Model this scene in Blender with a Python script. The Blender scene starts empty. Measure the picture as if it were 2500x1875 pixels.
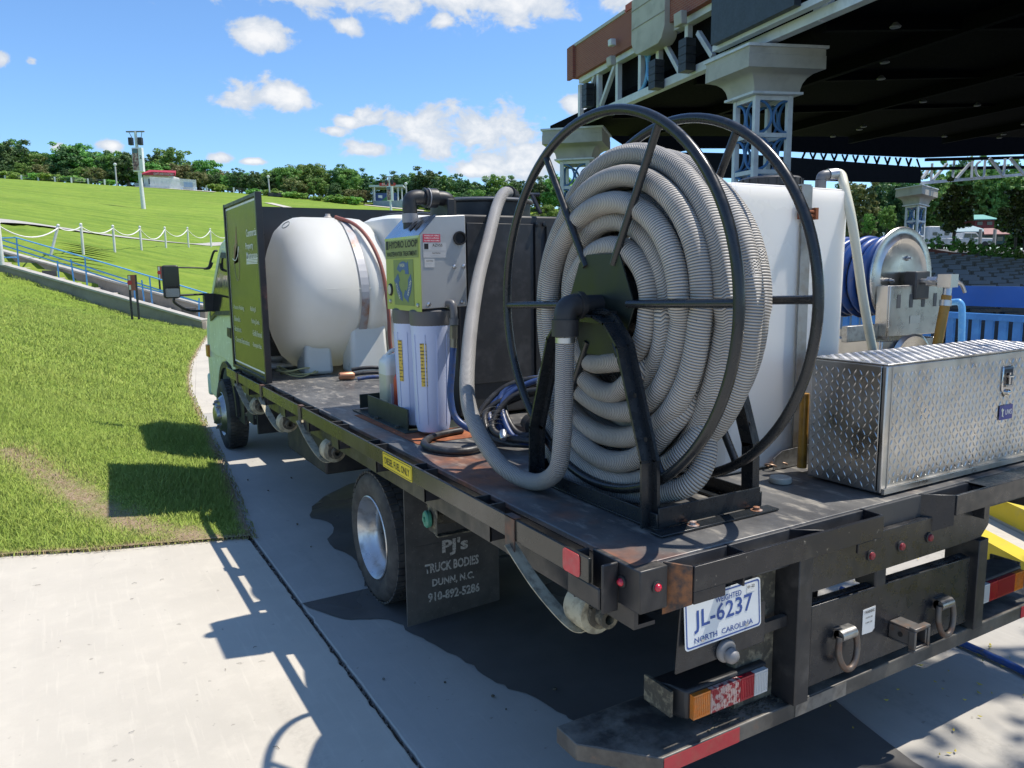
import bpy, bmesh, math, random
import numpy as np
from mathutils import Vector, Matrix
R = math.radians
random.seed(7); rng = np.random.default_rng(7)
scene = bpy.context.scene
COL = scene.collection

# ------------------------------------------------------------------ camera
CX, CY, FPX = 1250.0, 937.5, 1888.0
YAW, PIT, ROL = R(-30.2), R(-8.3), R(-0.77)
CAM = np.array([-2.43, -1.49, 1.785])
FW = np.array([-math.sin(YAW)*math.cos(PIT), math.cos(YAW)*math.cos(PIT), math.sin(PIT)])
_rt = np.array([math.cos(YAW), math.sin(YAW), 0.0]); _up = np.cross(_rt, FW)
RT = _rt*math.cos(ROL)+_up*math.sin(ROL); UP = -_rt*math.sin(ROL)+_up*math.cos(ROL)
cam_data = bpy.data.cameras.new('camera'); cam = bpy.data.objects.new('camera', cam_data); COL.objects.link(cam)
cam.matrix_world = Matrix(((RT[0], UP[0], -FW[0], CAM[0]), (RT[1], UP[1], -FW[1], CAM[1]), (RT[2], UP[2], -FW[2], CAM[2]), (0, 0, 0, 1)))
cam_data.sensor_width = 36; cam_data.lens = 36*FPX/2500; cam_data.clip_start = 0.05; cam_data.clip_end = 3000
scene.camera = cam
scene.render.resolution_x, scene.render.resolution_y = 1024, 768

def ray(u, v): return RT*(u-CX)/FPX-UP*(v-CY)/FPX+FW
def atd(u, v, d): return CAM+ray(u, v)*d                  # a place at forward distance d
def atz(u, v, z): r = ray(u, v); return CAM+r*((z-CAM[2])/r[2])
def aty(u, v, y): r = ray(u, v); return CAM+r*((y-CAM[1])/r[1])

# ------------------------------------------------------------------ world, sun, exposure
TO_SUN = Vector((0.48, -0.13, 1.0)).normalized()
EL = math.asin(TO_SUN.z)
world = bpy.data.worlds.new('World'); scene.world = world; world.use_nodes = True
nt = world.node_tree; nt.nodes.clear()
def wn(t, **k):
    n = nt.nodes.new(t)
    for a, b in k.items(): setattr(n, a, b)
    return n
def wmath(op, a, b=None, c=None, clamp=False):
    n = wn('ShaderNodeMath', operation=op, use_clamp=clamp)
    for i, x in enumerate((a, b, c)):
        if x is None: continue
        if isinstance(x, (int, float)): n.inputs[i].default_value = x
        else: nt.links.new(x, n.inputs[i])
    return n.outputs[0]
sky = wn('ShaderNodeTexSky', sky_type='NISHITA', sun_disc=False)
sky.sun_elevation = EL; sky.sun_rotation = math.atan2(TO_SUN.x, TO_SUN.y)
sky.air_density = 1.0; sky.dust_density = 0.15; sky.ozone_density = 2.4; sky.altitude = 100
tc = wn('ShaderNodeTexCoord'); sx = wn('ShaderNodeSeparateXYZ'); nt.links.new(tc.outputs['Generated'], sx.inputs[0])
az = wmath('ARCTAN2', sx.outputs[0], sx.outputs[1]); el = wmath('ARCSINE', sx.outputs[2])
def wnoise(scale, detail, rough, dist=0.0, stretch=1.0):
    m = wn('ShaderNodeMapping'); m.inputs['Scale'].default_value = (1, 1, stretch); nt.links.new(tc.outputs['Generated'], m.inputs[0])
    n = wn('ShaderNodeTexNoise'); nt.links.new(m.outputs[0], n.inputs['Vector'])
    n.inputs['Scale'].default_value = scale; n.inputs['Detail'].default_value = detail; n.inputs['Roughness'].default_value = rough; n.inputs['Distortion'].default_value = dist
    return n.outputs['Fac']
clouds = [(1040, -35, 400, 70), (1240, 5, 150, 42), (800, -5, 180, 36), (646, 78, 66, 34), (600, 236, 88, 34), (690, 232, 74, 38), (850, 296, 60, 16), (895, 284, 44, 24), (800, 318, 50, 12),
          (892, 362, 58, 20), (1040, 312, 115, 48), (1180, 325, 165, 66), (1270, 390, 140, 50), (6, 138, 24, 26), (268, 354, 34, 20), (140, 362, 24, 13), (1545, 8, 84, 48), (1640, -30, 120, 60), (1398, 258, 34, 26),
          (1160, 414, 74, 18), (75, 150, 20, 14), (542, 386, 34, 13), (850, 62, 40, 20), (1080, 48, 30, 20), (1370, 560, 60, 40), (620, 394, 40, 8)]
best = None
for (u, v, hw, hh) in clouds:
    r = ray(u, v); r = r/np.linalg.norm(r)
    a0, e0 = math.atan2(r[0], r[1]), math.asin(r[2])
    k = math.cos(math.atan((u-CX)/FPX)) ** 2
    hw *= 1.22; hh *= 1.25; ha, he = hw/FPX*k/max(.4, math.cos(e0)), hh/FPX*k
    da = wmath('MULTIPLY_ADD', az, 1/ha, -a0/ha); de = wmath('MULTIPLY_ADD', el, 1/he, -e0/he)
    d2 = wmath('MULTIPLY', da, da); d2 = wmath('MULTIPLY_ADD', de, de, d2)
    best = d2 if best is None else wmath('MINIMUM', best, d2)
n1 = wnoise(24, 9, .58, .3, 1.5); n2 = wnoise(9, 8, .56, .2, 2.2); n3 = wnoise(42, 6, .6)
blob = wmath('SUBTRACT', 1.28, wmath('POWER', best, .5))
blob = wmath('MINIMUM', blob, 1.0)
dens = wmath('MULTIPLY_ADD', wmath('SUBTRACT', n1, .5), 2.7, blob)
def smooth(x, lo, hi):
    n = wn('ShaderNodeMapRange', interpolation_type='SMOOTHERSTEP'); nt.links.new(x, n.inputs[0])
    n.inputs[1].default_value = lo; n.inputs[2].default_value = hi; return n.outputs[0]
m_view = smooth(dens, .30, .85)
far = smooth(wmath('ABSOLUTE', wmath('SUBTRACT', az, R(30))), R(52), R(62))
m_out = wmath('MULTIPLY', smooth(n2, .56, .66), far)
mask = wmath('MULTIPLY', wmath('MAXIMUM', m_view, m_out), smooth(el, R(-1), R(2)))
shade = wmath('ADD', smooth(dens, .5, 1.6), wmath('MULTIPLY', wmath('SUBTRACT', n3, .5), .9), clamp=True)
ramp = wn('ShaderNodeMixRGB'); nt.links.new(shade, ramp.inputs[0]); ramp.inputs[1].default_value = (3.4, 3.75, 4.25, 1); ramp.inputs[2].default_value = (5.2, 5.2, 5.2, 1)
hz = wn('ShaderNodeMixRGB', blend_type='MULTIPLY'); hz.inputs[0].default_value = 1; nt.links.new(sky.outputs[0], hz.inputs[1]); hz.inputs[2].default_value = (.66, .85, 1.04, 1)
mx = wn('ShaderNodeMixRGB'); nt.links.new(wmath('MULTIPLY', mask, .95), mx.inputs[0]); nt.links.new(hz.outputs[0], mx.inputs[1]); nt.links.new(ramp.outputs[0], mx.inputs[2])
bg = wn('ShaderNodeBackground'); bg.inputs[1].default_value = 0.15; nt.links.new(mx.outputs[0], bg.inputs[0])
wo = wn('ShaderNodeOutputWorld'); nt.links.new(bg.outputs[0], wo.inputs[0])

sun_d = bpy.data.lights.new('sun', 'SUN'); sun = bpy.data.objects.new('sun', sun_d); COL.objects.link(sun)
sun_d.energy = 4.5; sun_d.angle = R(0.55); sun_d.color = (1.0, 0.93, 0.83)
sun.rotation_euler = TO_SUN.to_track_quat('Z', 'Y').to_euler(); sun.location = (30, -5, 60)
vs = scene.view_settings; vs.view_transform = 'Standard'; vs.look = 'None'; vs.exposure = 0.34; vs.gamma = 1.0; vs.use_curve_mapping = False
scene.render.engine = 'CYCLES'
scene.cycles.max_bounces = 6; scene.cycles.diffuse_bounces = 3; scene.cycles.glossy_bounces = 4; scene.cycles.transmission_bounces = 4; scene.cycles.transparent_max_bounces = 6
scene.cycles.caustics_reflective = False; scene.cycles.caustics_refractive = False
try: scene.cycles.use_denoising = True
except Exception: pass

# ------------------------------------------------------------------ mesh helpers
class MB:
    def __init__(s): s.v = []; s.f = []; s.uv = None
    def add(s, vs, fs):
        o = len(s.v); s.v += [tuple(map(float, p)) for p in vs]; s.f += [tuple(i+o for i in f) for f in fs]; return s
    def box(s, x0, x1, y0, y1, z0, z1):
        return s.add([(x0, y0, z0), (x1, y0, z0), (x1, y1, z0), (x0, y1, z0), (x0, y0, z1), (x1, y0, z1), (x1, y1, z1), (x0, y1, z1)],
                     [(3, 2, 1, 0), (4, 5, 6, 7), (0, 1, 5, 4), (1, 2, 6, 5), (2, 3, 7, 6), (3, 0, 4, 7)])
    def bar(s, p, q, w, h, up=(0, 0, 1)):
        p, q = Vector(p), Vector(q); d = (q-p).normalized(); sd = d.cross(Vector(up))
        if sd.length < 1e-5: sd = d.cross(Vector((1, 0, 0)))
        sd.normalize(); u = sd.cross(d); a, b = sd*w/2, u*h/2
        return s.add([p-a-b, p+a-b, p+a+b, p-a+b, q-a-b, q+a-b, q+a+b, q-a+b], [(0, 1, 2, 3), (7, 6, 5, 4), (0, 4, 5, 1), (1, 5, 6, 2), (2, 6, 7, 3), (3, 7, 4, 0)])
    def prism(s, pts, d):
        n = len(pts); d = Vector(d); a = [Vector(p) for p in pts]; b = [p+d for p in a]
        return s.add(a+b, [tuple(range(n))[::-1], tuple(range(n, 2*n))]+[(i, (i+1) % n, n+(i+1) % n, n+i) for i in range(n)])
    def tube(s, path, r, n=10, closed=False, caps=True, uv=False):
        P = [Vector(p) for p in path]; m = len(P); rr = r if isinstance(r, (list, tuple)) else [r]*m
        T = []
        for i in range(m):
            a = P[(i-1) % m] if (closed or i > 0) else P[i]; b = P[(i+1) % m] if (closed or i < m-1) else P[i]
            t = (b-a); T.append(t.normalized() if t.length > 1e-9 else Vector((0, 0, 1)))
        nrm = T[0].orthogonal().normalized(); vs = []; U = []; L = 0
        for i in range(m):
            if i:
                ax = T[i-1].cross(T[i])
                if ax.length > 1e-8: nrm = Matrix.Rotation(T[i-1].angle(T[i]), 3, ax.normalized()) @ nrm
                nrm = (nrm-T[i]*nrm.dot(T[i])).normalized(); L += (P[i]-P[i-1]).length
            bn = T[i].cross(nrm)
            for k in range(n):
                a = 2*math.pi*k/n; vs.append(P[i]+(nrm*math.cos(a)+bn*math.sin(a))*rr[i])
            U.append(L)
        fs = []; base = len(s.v)
        for i in range(m if closed else m-1):
            j = (i+1) % m
            for k in range(n): fs.append((i*n+k, i*n+(k+1) % n, j*n+(k+1) % n, j*n+k))
        if caps and not closed: fs += [tuple(range(n))[::-1], tuple(range((m-1)*n, m*n))]
        if uv:
            if s.uv is None: s.uv = {}
            for i in range(m):
                for k in range(n): s.uv[base+i*n+k] = (U[i], k/n)
        return s.add(vs, fs)
    def lathe(s, c, axis, prof, n=24, cap=True, ref=None):
        c, ax = Vector(c), Vector(axis).normalized(); e = Vector(ref) if ref else ax.orthogonal().normalized(); g = ax.cross(e); vs = []; fs = []
        for (r, h) in prof:
            for k in range(n):
                a = 2*math.pi*k/n; vs.append(c+ax*h+(e*math.cos(a)+g*math.sin(a))*r)
        m = len(prof)
        for i in range(m-1):
            for k in range(n): fs.append((i*n+k, i*n+(k+1) % n, (i+1)*n+(k+1) % n, (i+1)*n+k))
        if cap: fs += [tuple(range(n))[::-1], tuple(range((m-1)*n, m*n))]
        return s.add(vs, fs)
    def ring(s, c, axis, Rr, r, n=48, k=10, a0=0, a1=2*math.pi, ref=None):
        c, ax = Vector(c), Vector(axis).normalized(); e = Vector(ref) if ref else ax.orthogonal().normalized(); g = ax.cross(e)
        full = abs(a1-a0-2*math.pi) < 1e-6; m = n if full else n+1
        return s.tube([c+(e*math.cos(a0+(a1-a0)*i/n)+g*math.sin(a0+(a1-a0)*i/n))*Rr for i in range(m)], r, k, closed=full)
    def mesh(s, name, off=(0, 0, 0), recalc=True, smooth=None):
        me = bpy.data.meshes.new(name); o = Vector(off)
        me.from_pydata([tuple(Vector(p)-o) for p in s.v], [], s.f); me.update()
        if recalc:
            bm = bmesh.new(); bm.from_mesh(me); bmesh.ops.recalc_face_normals(bm, faces=bm.faces); bm.to_mesh(me); bm.free()
        if s.uv:
            ul = me.uv_layers.new(name='UVMap'); li = np.zeros(len(me.loops), dtype=np.int32); me.loops.foreach_get('vertex_index', li)
            arr = np.array([s.uv.get(int(i), (0, 0)) for i in li], dtype=np.float32); ul.data.foreach_set('uv', arr.ravel())
        if smooth:
            me.polygons.foreach_set('use_smooth', [True]*len(me.polygons)); me.set_sharp_from_angle(angle=R(smooth))
        return me
    def build(s, name, mat, parent=None, smooth=None, bevel=0, label=None, kind=None, recalc=True):
        off = (0, 0, 0)
        p = parent
        while p is not None: off = (off[0]+p.location.x, off[1]+p.location.y, off[2]+p.location.z); p = p.parent
        me = s.mesh(name, off, recalc, smooth); me.materials.append(mat)
        o = bpy.data.objects.new(name, me); COL.objects.link(o); o.parent = parent
        if bevel:
            b = o.modifiers.new('bevel', 'BEVEL'); b.width = bevel; b.segments = 2; b.limit_method = 'ANGLE'; b.angle_limit = R(40)
            if not smooth: me.polygons.foreach_set('use_smooth', [True]*len(me.polygons)); me.set_sharp_from_angle(angle=R(35))
        if label: o['label'] = label
        if kind: o['kind'] = kind
        return o
def tag(o, label, cat=None, group=None, kind=None):
    if label: o['label'] = label
    if cat: o['category'] = cat
    if group: o['group'] = group
    if kind: o['kind'] = kind
    return o
def thing(name, label, cat, loc=(0, 0, 0), group=None, rz=0):
    o = bpy.data.objects.new(name, None); COL.objects.link(o); o.location = loc; o.rotation_euler.z = rz; o.empty_display_size = .1
    return tag(o, label, cat, group)
def link(name, me, parent=None, loc=(0, 0, 0), rz=0, sc=(1, 1, 1)):
    o = bpy.data.objects.new(name, me); COL.objects.link(o); o.parent = parent; o.location = loc; o.rotation_euler.z = rz; o.scale = sc; return o
def copy_tree(o, parent=None):
    c = o.copy(); COL.objects.link(c); c.parent = parent
    for ch in o.children: copy_tree(ch, c)
    return c
def text(body, parent, origin, right, up, height, mat, width=None, name='lettering', shear=0, font_scale=1.0, lift=.0015, spacing=1.0, bold=.012):
    """flat print: letters laid on a surface, centred on origin"""
    cu = bpy.data.curves.new('t', 'FONT'); cu.body = body; cu.size = 1; cu.align_x = 'CENTER'; cu.resolution_u = 2; cu.shear = shear; cu.space_character = spacing; cu.offset = bold
    ob = bpy.data.objects.new('t', cu); COL.objects.link(ob); dg = bpy.context.evaluated_depsgraph_get()
    me = bpy.data.meshes.new_from_object(ob.evaluated_get(dg)); bpy.data.objects.remove(ob); bpy.data.curves.remove(cu)
    r, u = Vector(right).normalized(), Vector(up).normalized(); n = r.cross(u); o = Vector(origin)
    xs = [v.co.x for v in me.vertices]; ys = [v.co.y for v in me.vertices]
    w = max(xs)-min(xs); h = max(ys)-min(ys); sy = height/h; sxx = (width/w) if width else sy
    cxx, cyy = (max(xs)+min(xs))/2, (max(ys)+min(ys))/2
    off = Vector((0, 0, 0)); p = parent
    while p is not None: off += p.location; p = p.parent
    for v in me.vertices: v.co = o+r*((v.co.x-cxx)*sxx)+u*((v.co.y-cyy)*sy)+n*lift-off
    me.materials.clear(); me.materials.append(mat); me.name = name
    t = bpy.data.objects.new(name, me); COL.objects.link(t); t.parent = parent; return t
def rrect(w, h, r, n=5):
    pts = []
    for cx_, cy_, a in ((w/2-r, h/2-r, 0), (-w/2+r, h/2-r, 90), (-w/2+r, -h/2+r, 180), (w/2-r, -h/2+r, 270)):
        for i in range(n+1): t = R(a+90*i/n); pts.append((cx_+r*math.cos(t), cy_+r*math.sin(t)))
    return pts
def plate(mb, c, right, up, pts, th):
    c, r, u = Vector(c), Vector(right).normalized(), Vector(up).normalized(); n = r.cross(u)
    return mb.prism([c+r*x+u*y for x, y in pts], n*th)
def spline(pts, k=8, closed=False):
    """Catmull-Rom through points"""
    P = [Vector(p) for p in pts]; m = len(P); out = []
    for i in range(m if closed else m-1):
        if closed: p0, p1, p2, p3 = P[(i-1) % m], P[i], P[(i+1) % m], P[(i+2) % m]
        else: p0, p1, p2, p3 = P[max(i-1, 0)], P[i], P[i+1], P[min(i+2, m-1)]
        for j in range(k):
            t = j/k; out.append(.5*((2*p1)+(p2-p0)*t+(2*p0-5*p1+4*p2-p3)*t*t+(3*p1-p0-3*p2+p3)*t**3))
    if not closed: out.append(P[-1])
    return out

# ------------------------------------------------------------------ materials
class NT:
    def __init__(s, name):
        s.m = bpy.data.materials.new(name); s.m.use_nodes = True; s.t = s.m.node_tree; s.b = s.t.nodes['Principled BSDF']
        s.tc = s.t.nodes.new('ShaderNodeTexCoord'); s.co = s.tc.outputs['Object']
    def n(s, t, **k):
        n = s.t.nodes.new(t)
        for a, b in k.items(): setattr(n, a, b)
        return n
    def l(s, a, b): s.t.links.new(a, b)
    def put(s, sock, x):
        if isinstance(x, (int, float)): sock.default_value = x
        elif isinstance(x, (tuple, list)): sock.default_value = tuple(x)+((1,) if len(x) == 3 and sock.type == 'RGBA' else ())
        else: s.l(x, sock)
    def map(s, scale=(1, 1, 1), rot=(0, 0, 0), co=None):
        m = s.n('ShaderNodeMapping'); s.l(co or s.co, m.inputs[0]); m.inputs['Scale'].default_value = scale; m.inputs['Rotation'].default_value = rot; return m.outputs[0]
    def noise(s, scale, detail=5, rough=.55, co=None, dist=0):
        n = s.n('ShaderNodeTexNoise'); s.l(co or s.co, n.inputs['Vector']); n.inputs['Scale'].default_value = scale; n.inputs['Detail'].default_value = detail
        n.inputs['Roughness'].default_value = rough; n.inputs['Distortion'].default_value = dist; return n.outputs['Fac']
    def rng(s, x, lo, hi, a=0, b=1):
        n = s.n('ShaderNodeMapRange'); s.put(n.inputs[0], x); n.inputs[1].default_value = lo; n.inputs[2].default_value = hi; n.inputs[3].default_value = a; n.inputs[4].default_value = b; return n.outputs[0]
    def mix(s, f, a, b, mode='MIX'):
        n = s.n('ShaderNodeMixRGB', blend_type=mode); s.put(n.inputs[0], f); s.put(n.inputs[1], a); s.put(n.inputs[2], b); return n.outputs[0]
    def math(s, op, a, b=0, c=0):
        n = s.n('ShaderNodeMath', operation=op); s.put(n.inputs[0], a); s.put(n.inputs[1], b); s.put(n.inputs[2], c); return n.outputs[0]
    def sep(s, co=None):
        n = s.n('ShaderNodeSeparateXYZ'); s.l(co or s.co, n.inputs[0]); return n.outputs
    def bump(s, h, strength=.3, dist=.01):
        n = s.n('ShaderNodeBump'); s.put(n.inputs['Height'], h); n.inputs['Strength'].default_value = strength; n.inputs['Distance'].default_value = dist; s.l(n.outputs[0], s.b.inputs['Normal']); return n
    def set(s, col=None, rough=None, metal=None, spec=None, **k):
        if col is not None: s.put(s.b.inputs['Base Color'], col)
        if rough is not None: s.put(s.b.inputs['Roughness'], rough)
        if metal is not None: s.put(s.b.inputs['Metallic'], metal)
        if spec is not None: s.put(s.b.inputs['Specular IOR Level'], spec)
        for a, b in k.items(): s.put(s.b.inputs[a], b)
        return s.m
def mat(name, col, rough=.55, metal=0, col2=None, scale=6, lo=.48, hi=.68, col3=None, scale3=40, lo3=.6, hi3=.75, bump=0, bscale=60, bdist=.002, spec=.5, rvar=.1, **k):
    """base colour with a low contrast variation; col2/col3 show where noise is high (dirt, rust, wear)"""
    t = NT(name); n0 = t.noise(scale*.4, 4)
    c = t.mix(t.rng(n0, .3, .7, 0, 1), tuple(x*.88 for x in col), tuple(min(1, x*1.1) for x in col))
    if col2: c = t.mix(t.rng(t.noise(scale, 8, .62), lo, hi), c, col2)
    if col3: c = t.mix(t.rng(t.noise(scale3, 6, .6), lo3, hi3), c, col3)
    r = t.rng(t.noise(scale*1.7, 5), .3, .7, max(0, rough-rvar), min(1, rough+rvar))
    if bump: t.bump(t.noise(bscale, 4), bump, bdist)
    return t.set(c, r, metal, spec, **k)

M = {}
def dusty(m, col=(.20, .18, .15), lo=.44, hi=.7, amt=.75):
    """dust and scuffs that settle on upward facing steel"""
    t = NT.__new__(NT); t.m = m; t.t = m.node_tree; t.b = t.t.nodes['Principled BSDF']; t.tc = t.n('ShaderNodeTexCoord'); t.co = t.tc.outputs['Object']
    g = t.n('ShaderNodeNewGeometry'); nz = t.sep(g.outputs['Normal'])[2]; src = t.b.inputs['Base Color'].links[0].from_socket
    f = t.math('MULTIPLY', t.rng(nz, .5, .9, .12, 1), t.rng(t.noise(9, 7, .65), lo, hi, 0, amt)); t.l(t.mix(f, src, col), t.b.inputs['Base Color']); return m
M['black_paint'] = mat('black_paint', (.018, .019, .022), .42, col2=(.06, .06, .06), scale=9, lo=.55, hi=.8, col3=(.16, .065, .03), scale3=14, lo3=.68, hi3=.78, bump=.15, bscale=90)
dusty(M['black_paint'])
M['black_clean'] = mat('black_clean', (.016, .018, .022), .3, col2=(.04, .042, .045), scale=14, lo=.55, hi=.8)
dusty(M['black_clean'], lo=.5, hi=.75, amt=.6)
M['reel_paint'] = mat('reel_paint', (.016, .019, .022), .28, col2=(.035, .035, .035), scale=18, lo=.6, hi=.75, col3=(.12, .1, .08), scale3=120, lo3=.73, hi3=.78)
M['green_black'] = mat('green_black', (.008, .013, .010), .4)
M['black_plastic'] = mat('black_plastic', (.022, .023, .025), .5, col2=(.05, .05, .05), scale=10, lo=.55, hi=.8, bump=.1, bscale=200)
M['rubber'] = mat('rubber', (.035, .034, .033), .78, col2=(.10, .095, .085), scale=9, lo=.42, hi=.75, bump=.2, bscale=80)
M['dusty_rubber'] = mat('dusty_rubber', (.062, .058, .052), .88, col2=(.125, .115, .10), scale=7, lo=.4, hi=.8, col3=(.13, .12, .10), scale3=70, lo3=.62, hi3=.7, bump=.3, bscale=120)
M['chassis'] = mat('chassis', (.022, .022, .023), .7, col2=(.06, .055, .045), scale=6, lo=.45, hi=.75, bump=.2)
M['mud_steel'] = mat('mud_steel', (.075, .068, .052), .85, col2=(.22, .195, .135), scale=30, lo=.5, hi=.62, bump=.5, bscale=120, bdist=.004)
M['steel'] = mat('steel', (.42, .42, .41), .38, 1, col2=(.2, .19, .18), scale=12, lo=.5, hi=.8)
M['zinc'] = mat('zinc', (.55, .55, .55), .35, 1)
M['galv'] = mat('galv', (.42, .43, .43), .45, 1, col2=(.3, .3, .3), scale=40, lo=.45, hi=.6)
M['stainless'] = mat('stainless', (.58, .57, .55), .3, 1, col2=(.42, .41, .39), scale=5, lo=.45, hi=.7, rvar=.10, bump=.25, bscale=3.0, bdist=.02)
M['rim'] = mat('rim', (.62, .62, .61), .36, .85, col2=(.32, .29, .25), scale=14, lo=.5, hi=.75)
M['rust'] = mat('rust', (.22, .07, .03), .9, col2=(.38, .13, .05), scale=12, lo=.4, hi=.65, col3=(.05, .03, .025), scale3=30, bump=.4)
def glow(m, f):
    """plastic thin enough to pass some light"""
    t = m.node_tree; b = t.nodes['Principled BSDF']; tr = t.nodes.new('ShaderNodeBsdfTranslucent'); src = b.inputs['Base Color']
    t.links.new(src.links[0].from_socket, tr.inputs[0]); ms = t.nodes.new('ShaderNodeMixShader'); ms.inputs[0].default_value = f; t.links.new(b.outputs[0], ms.inputs[1]); t.links.new(tr.outputs[0], ms.inputs[2]); t.links.new(ms.outputs[0], t.nodes['Material Output'].inputs[0]); return m
M['hdpe'] = mat('hdpe', (.78, .77, .71), .34, col2=(.70, .72, .64), scale=1.6, lo=.4, hi=.8, bump=.06, bscale=25, bdist=.004)
M['white_paint'] = mat('white_paint', (.78, .78, .76), .45)
M['white_wood'] = mat('white_wood', (.72, .72, .70), .6, col2=(.5, .48, .45), scale=9, lo=.55, hi=.8)
M['mint'] = mat('mint', (.42, .60, .47), .22, scale=2, coat=0) if False else mat('mint', (.58, .70, .61), .2, spec=.6)
M['blue_paint'] = mat('blue_paint', (.03, .18, .50), .42, col2=(.05, .24, .58), scale=6)
M['light_blue'] = mat('light_blue', (.12, .38, .72), .4, col2=(.2, .46, .75), scale=20)
M['trim_blue'] = mat('trim_blue', (.06, .17, .36), .45)
M['red_paint'] = mat('red_paint', (.5, .03, .03), .4)
M['red_roof'] = mat('red_roof', (.42, .035, .05), .55)
M['grey_white'] = mat('grey_white', (.62, .64, .66), .5, col2=(.5, .52, .54), scale=2)
M['stone'] = mat('stone', (.44, .42, .37), .75, col2=(.36, .34, .30), scale=1.2, bump=.1)
M['glass_dark'] = mat('glass_dark', (.01, .012, .013), .05, spec=.8)
M['mirror'] = mat('mirror', (.035, .04, .045), .08, 1, rvar=.02)
M['brass'] = mat('brass', (.45, .33, .14), .35, 1)
M['red_rubber'] = mat('red_rubber', (.30, .10, .07), .6, col2=(.22, .1, .09), scale=20)
M['blue_rubber'] = mat('blue_rubber', (.025, .055, .17), .42, col2=(.12, .13, .16), scale=16, lo=.52, hi=.68)
M['blue_hose'] = mat('blue_hose', (.022, .07, .26), .38, col2=(.10, .10, .12), scale=22, lo=.55, hi=.68)
M['black_rubber'] = mat('black_rubber', (.02, .02, .022), .45, col2=(.06, .06, .06), scale=20)
M['clear_hose'] = mat('clear_hose', (.72, .70, .56), .32, col2=(.62, .58, .42), scale=4)
M['yellow'] = mat('yellow', (.72, .56, .03), .45)
M['ink'] = mat('ink', (.012, .012, .012), .6)
M['white_ink'] = mat('white_ink', (.75, .76, .74), .5)
M['cream_ink'] = mat('cream_ink', (.62, .64, .52), .5)
# ------------------------------------------------------------------ terrain
XR = np.array([(3.3, -1.45), (3.8, -1.43), (4.8, -1.33), (6.2, -1.2), (7.6, -1.08), (9.1, -.98), (11.1, -.8), (12.8, -.59), (15.5, -.16), (18.6, .44), (23, 1.34), (25.5, 2.2), (29, 10), (33, 30), (40, 70), (200, 130)])
def xr(y): return np.interp(y, XR[:, 0], XR[:, 1])
FE = np.array([(-30, 9.0), (-12, 6.2), (-6, 5.0), (-2.9, 4.33), (-2.4, 4.12), (-2.0, 4.0), (-1.4, 3.8), (200, 3.8)])
def yf(x): return np.interp(x, FE[:, 0], FE[:, 1])
ctrl = [(-12, 6.2, .0), (-6, 5.0, .0), (-2.9, 4.36, .0), (-2.0, 4.0, .0), (-1.4, 3.8, .0), (-1.3, 4.8, .0), (-1.18, 6.2, .0), (-1.07, 7.6, .01), (-.97, 9.1, .01), (-.8, 11.1, .01), (-.59, 12.8, .01), (-.16, 15.5, .01), (.44, 18.6, .01), (1.34, 23, .01), (2.2, 25.5, .02),
        (-2.1, 5.3, .17), (-2.2, 7, .26), (-3.3, 5.6, .22), (-3, 9, .5), (-2.6, 13, .62), (-1.9, 17, .6), (-.7, 21, .5), (10, 29, .1), (30, 33, .2), (20, 60, 2.2), (40, 60, 1.5), (70, 40, .1), (60, 90, 6)]
for (u, v, d) in [(0, 658, 26), (166, 716, 25.6), (314, 767, 25.3), (-300, 600, 27), (-600, 560, 28), (121, 624, 29), (204, 619, 30.5), (283, 617, 33), (349, 612, 36), (409, 607, 41), (462, 605, 45), (516, 602, 50), (600, 598, 56),
                  (0, 541, 33.5), (130, 556, 37), (300, 580, 43.5), (410, 592, 48.5), (517, 601, 54), (640, 605, 60), (-400, 500, 34), (351, 511, 75), (60, 482, 65), (700, 545, 78), (900, 552, 85), (1240, 560, 88), (560, 530, 75),
                  (0, 438, 105), (200, 448, 105), (330, 456, 105), (520, 467, 108), (640, 476, 110), (800, 490, 112), (1000, 505, 115), (1240, 514, 118), (-500, 420, 100), (1600, 540, 120)]:
    p = atd(u, v, d); ctrl.append(tuple(p))
for (u, v, d) in [(-500, 420, 100), (0, 438, 105), (330, 456, 105), (640, 476, 110), (1000, 505, 115), (1240, 514, 118), (1600, 540, 120)]:
    p = atd(u, v, d); q = CAM+(p-CAM)*1.5; ctrl.append((q[0], q[1], p[2]+.4))
ctrl = np.array(ctrl)
def _U(r2): return np.where(r2 > 1e-12, r2*np.log(np.maximum(r2, 1e-12)), 0)
_n = len(ctrl); _K = _U(((ctrl[:, None, :2]-ctrl[None, :, :2])**2).sum(-1))+np.eye(_n)*1.5
_P = np.c_[np.ones(_n), ctrl[:, :2]]; _A = np.block([[_K, _P], [_P.T, np.zeros((3, 3))]])
_w = np.linalg.solve(_A, np.r_[ctrl[:, 2], 0, 0, 0])
def hz_(x, y):
    x = np.asarray(x, float); y = np.asarray(y, float); sh = x.shape; q = np.c_[x.ravel(), y.ravel()]; out = np.zeros(len(q))
    for i in range(0, len(q), 20000):
        c = q[i:i+20000]; out[i:i+20000] = _U(((c[:, None, :]-ctrl[None, :, :2])**2).sum(-1)) @ _w[:_n]+_w[_n]+c @ _w[_n+1:]
    out = out.reshape(sh)
    edge = np.minimum(np.maximum(xr(y)-x, 0), np.maximum(y-yf(x), 0))           # distance from the paving
    near = np.clip(edge/.5, 0, 1); out = np.where(y < 26, np.maximum(out, .015)*near+.02*(1-near), out)
    if STAIR is not None:
        a, e, n, L, W = STAIR; s_ = (x-a[0])*e[0]+(y-a[1])*e[1]; w = (x-a[0])*n[0]+(y-a[1])*n[1]; out = out-np.where((s_ > -.6) & (s_ < L+3), np.clip(np.minimum(w+.1, W-w)/.35, 0, 1), 0)*.75
    return out
STAIR = None
def hgt(x, y): return float(hz_(np.array([x]), np.array([y]))[0])
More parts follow.
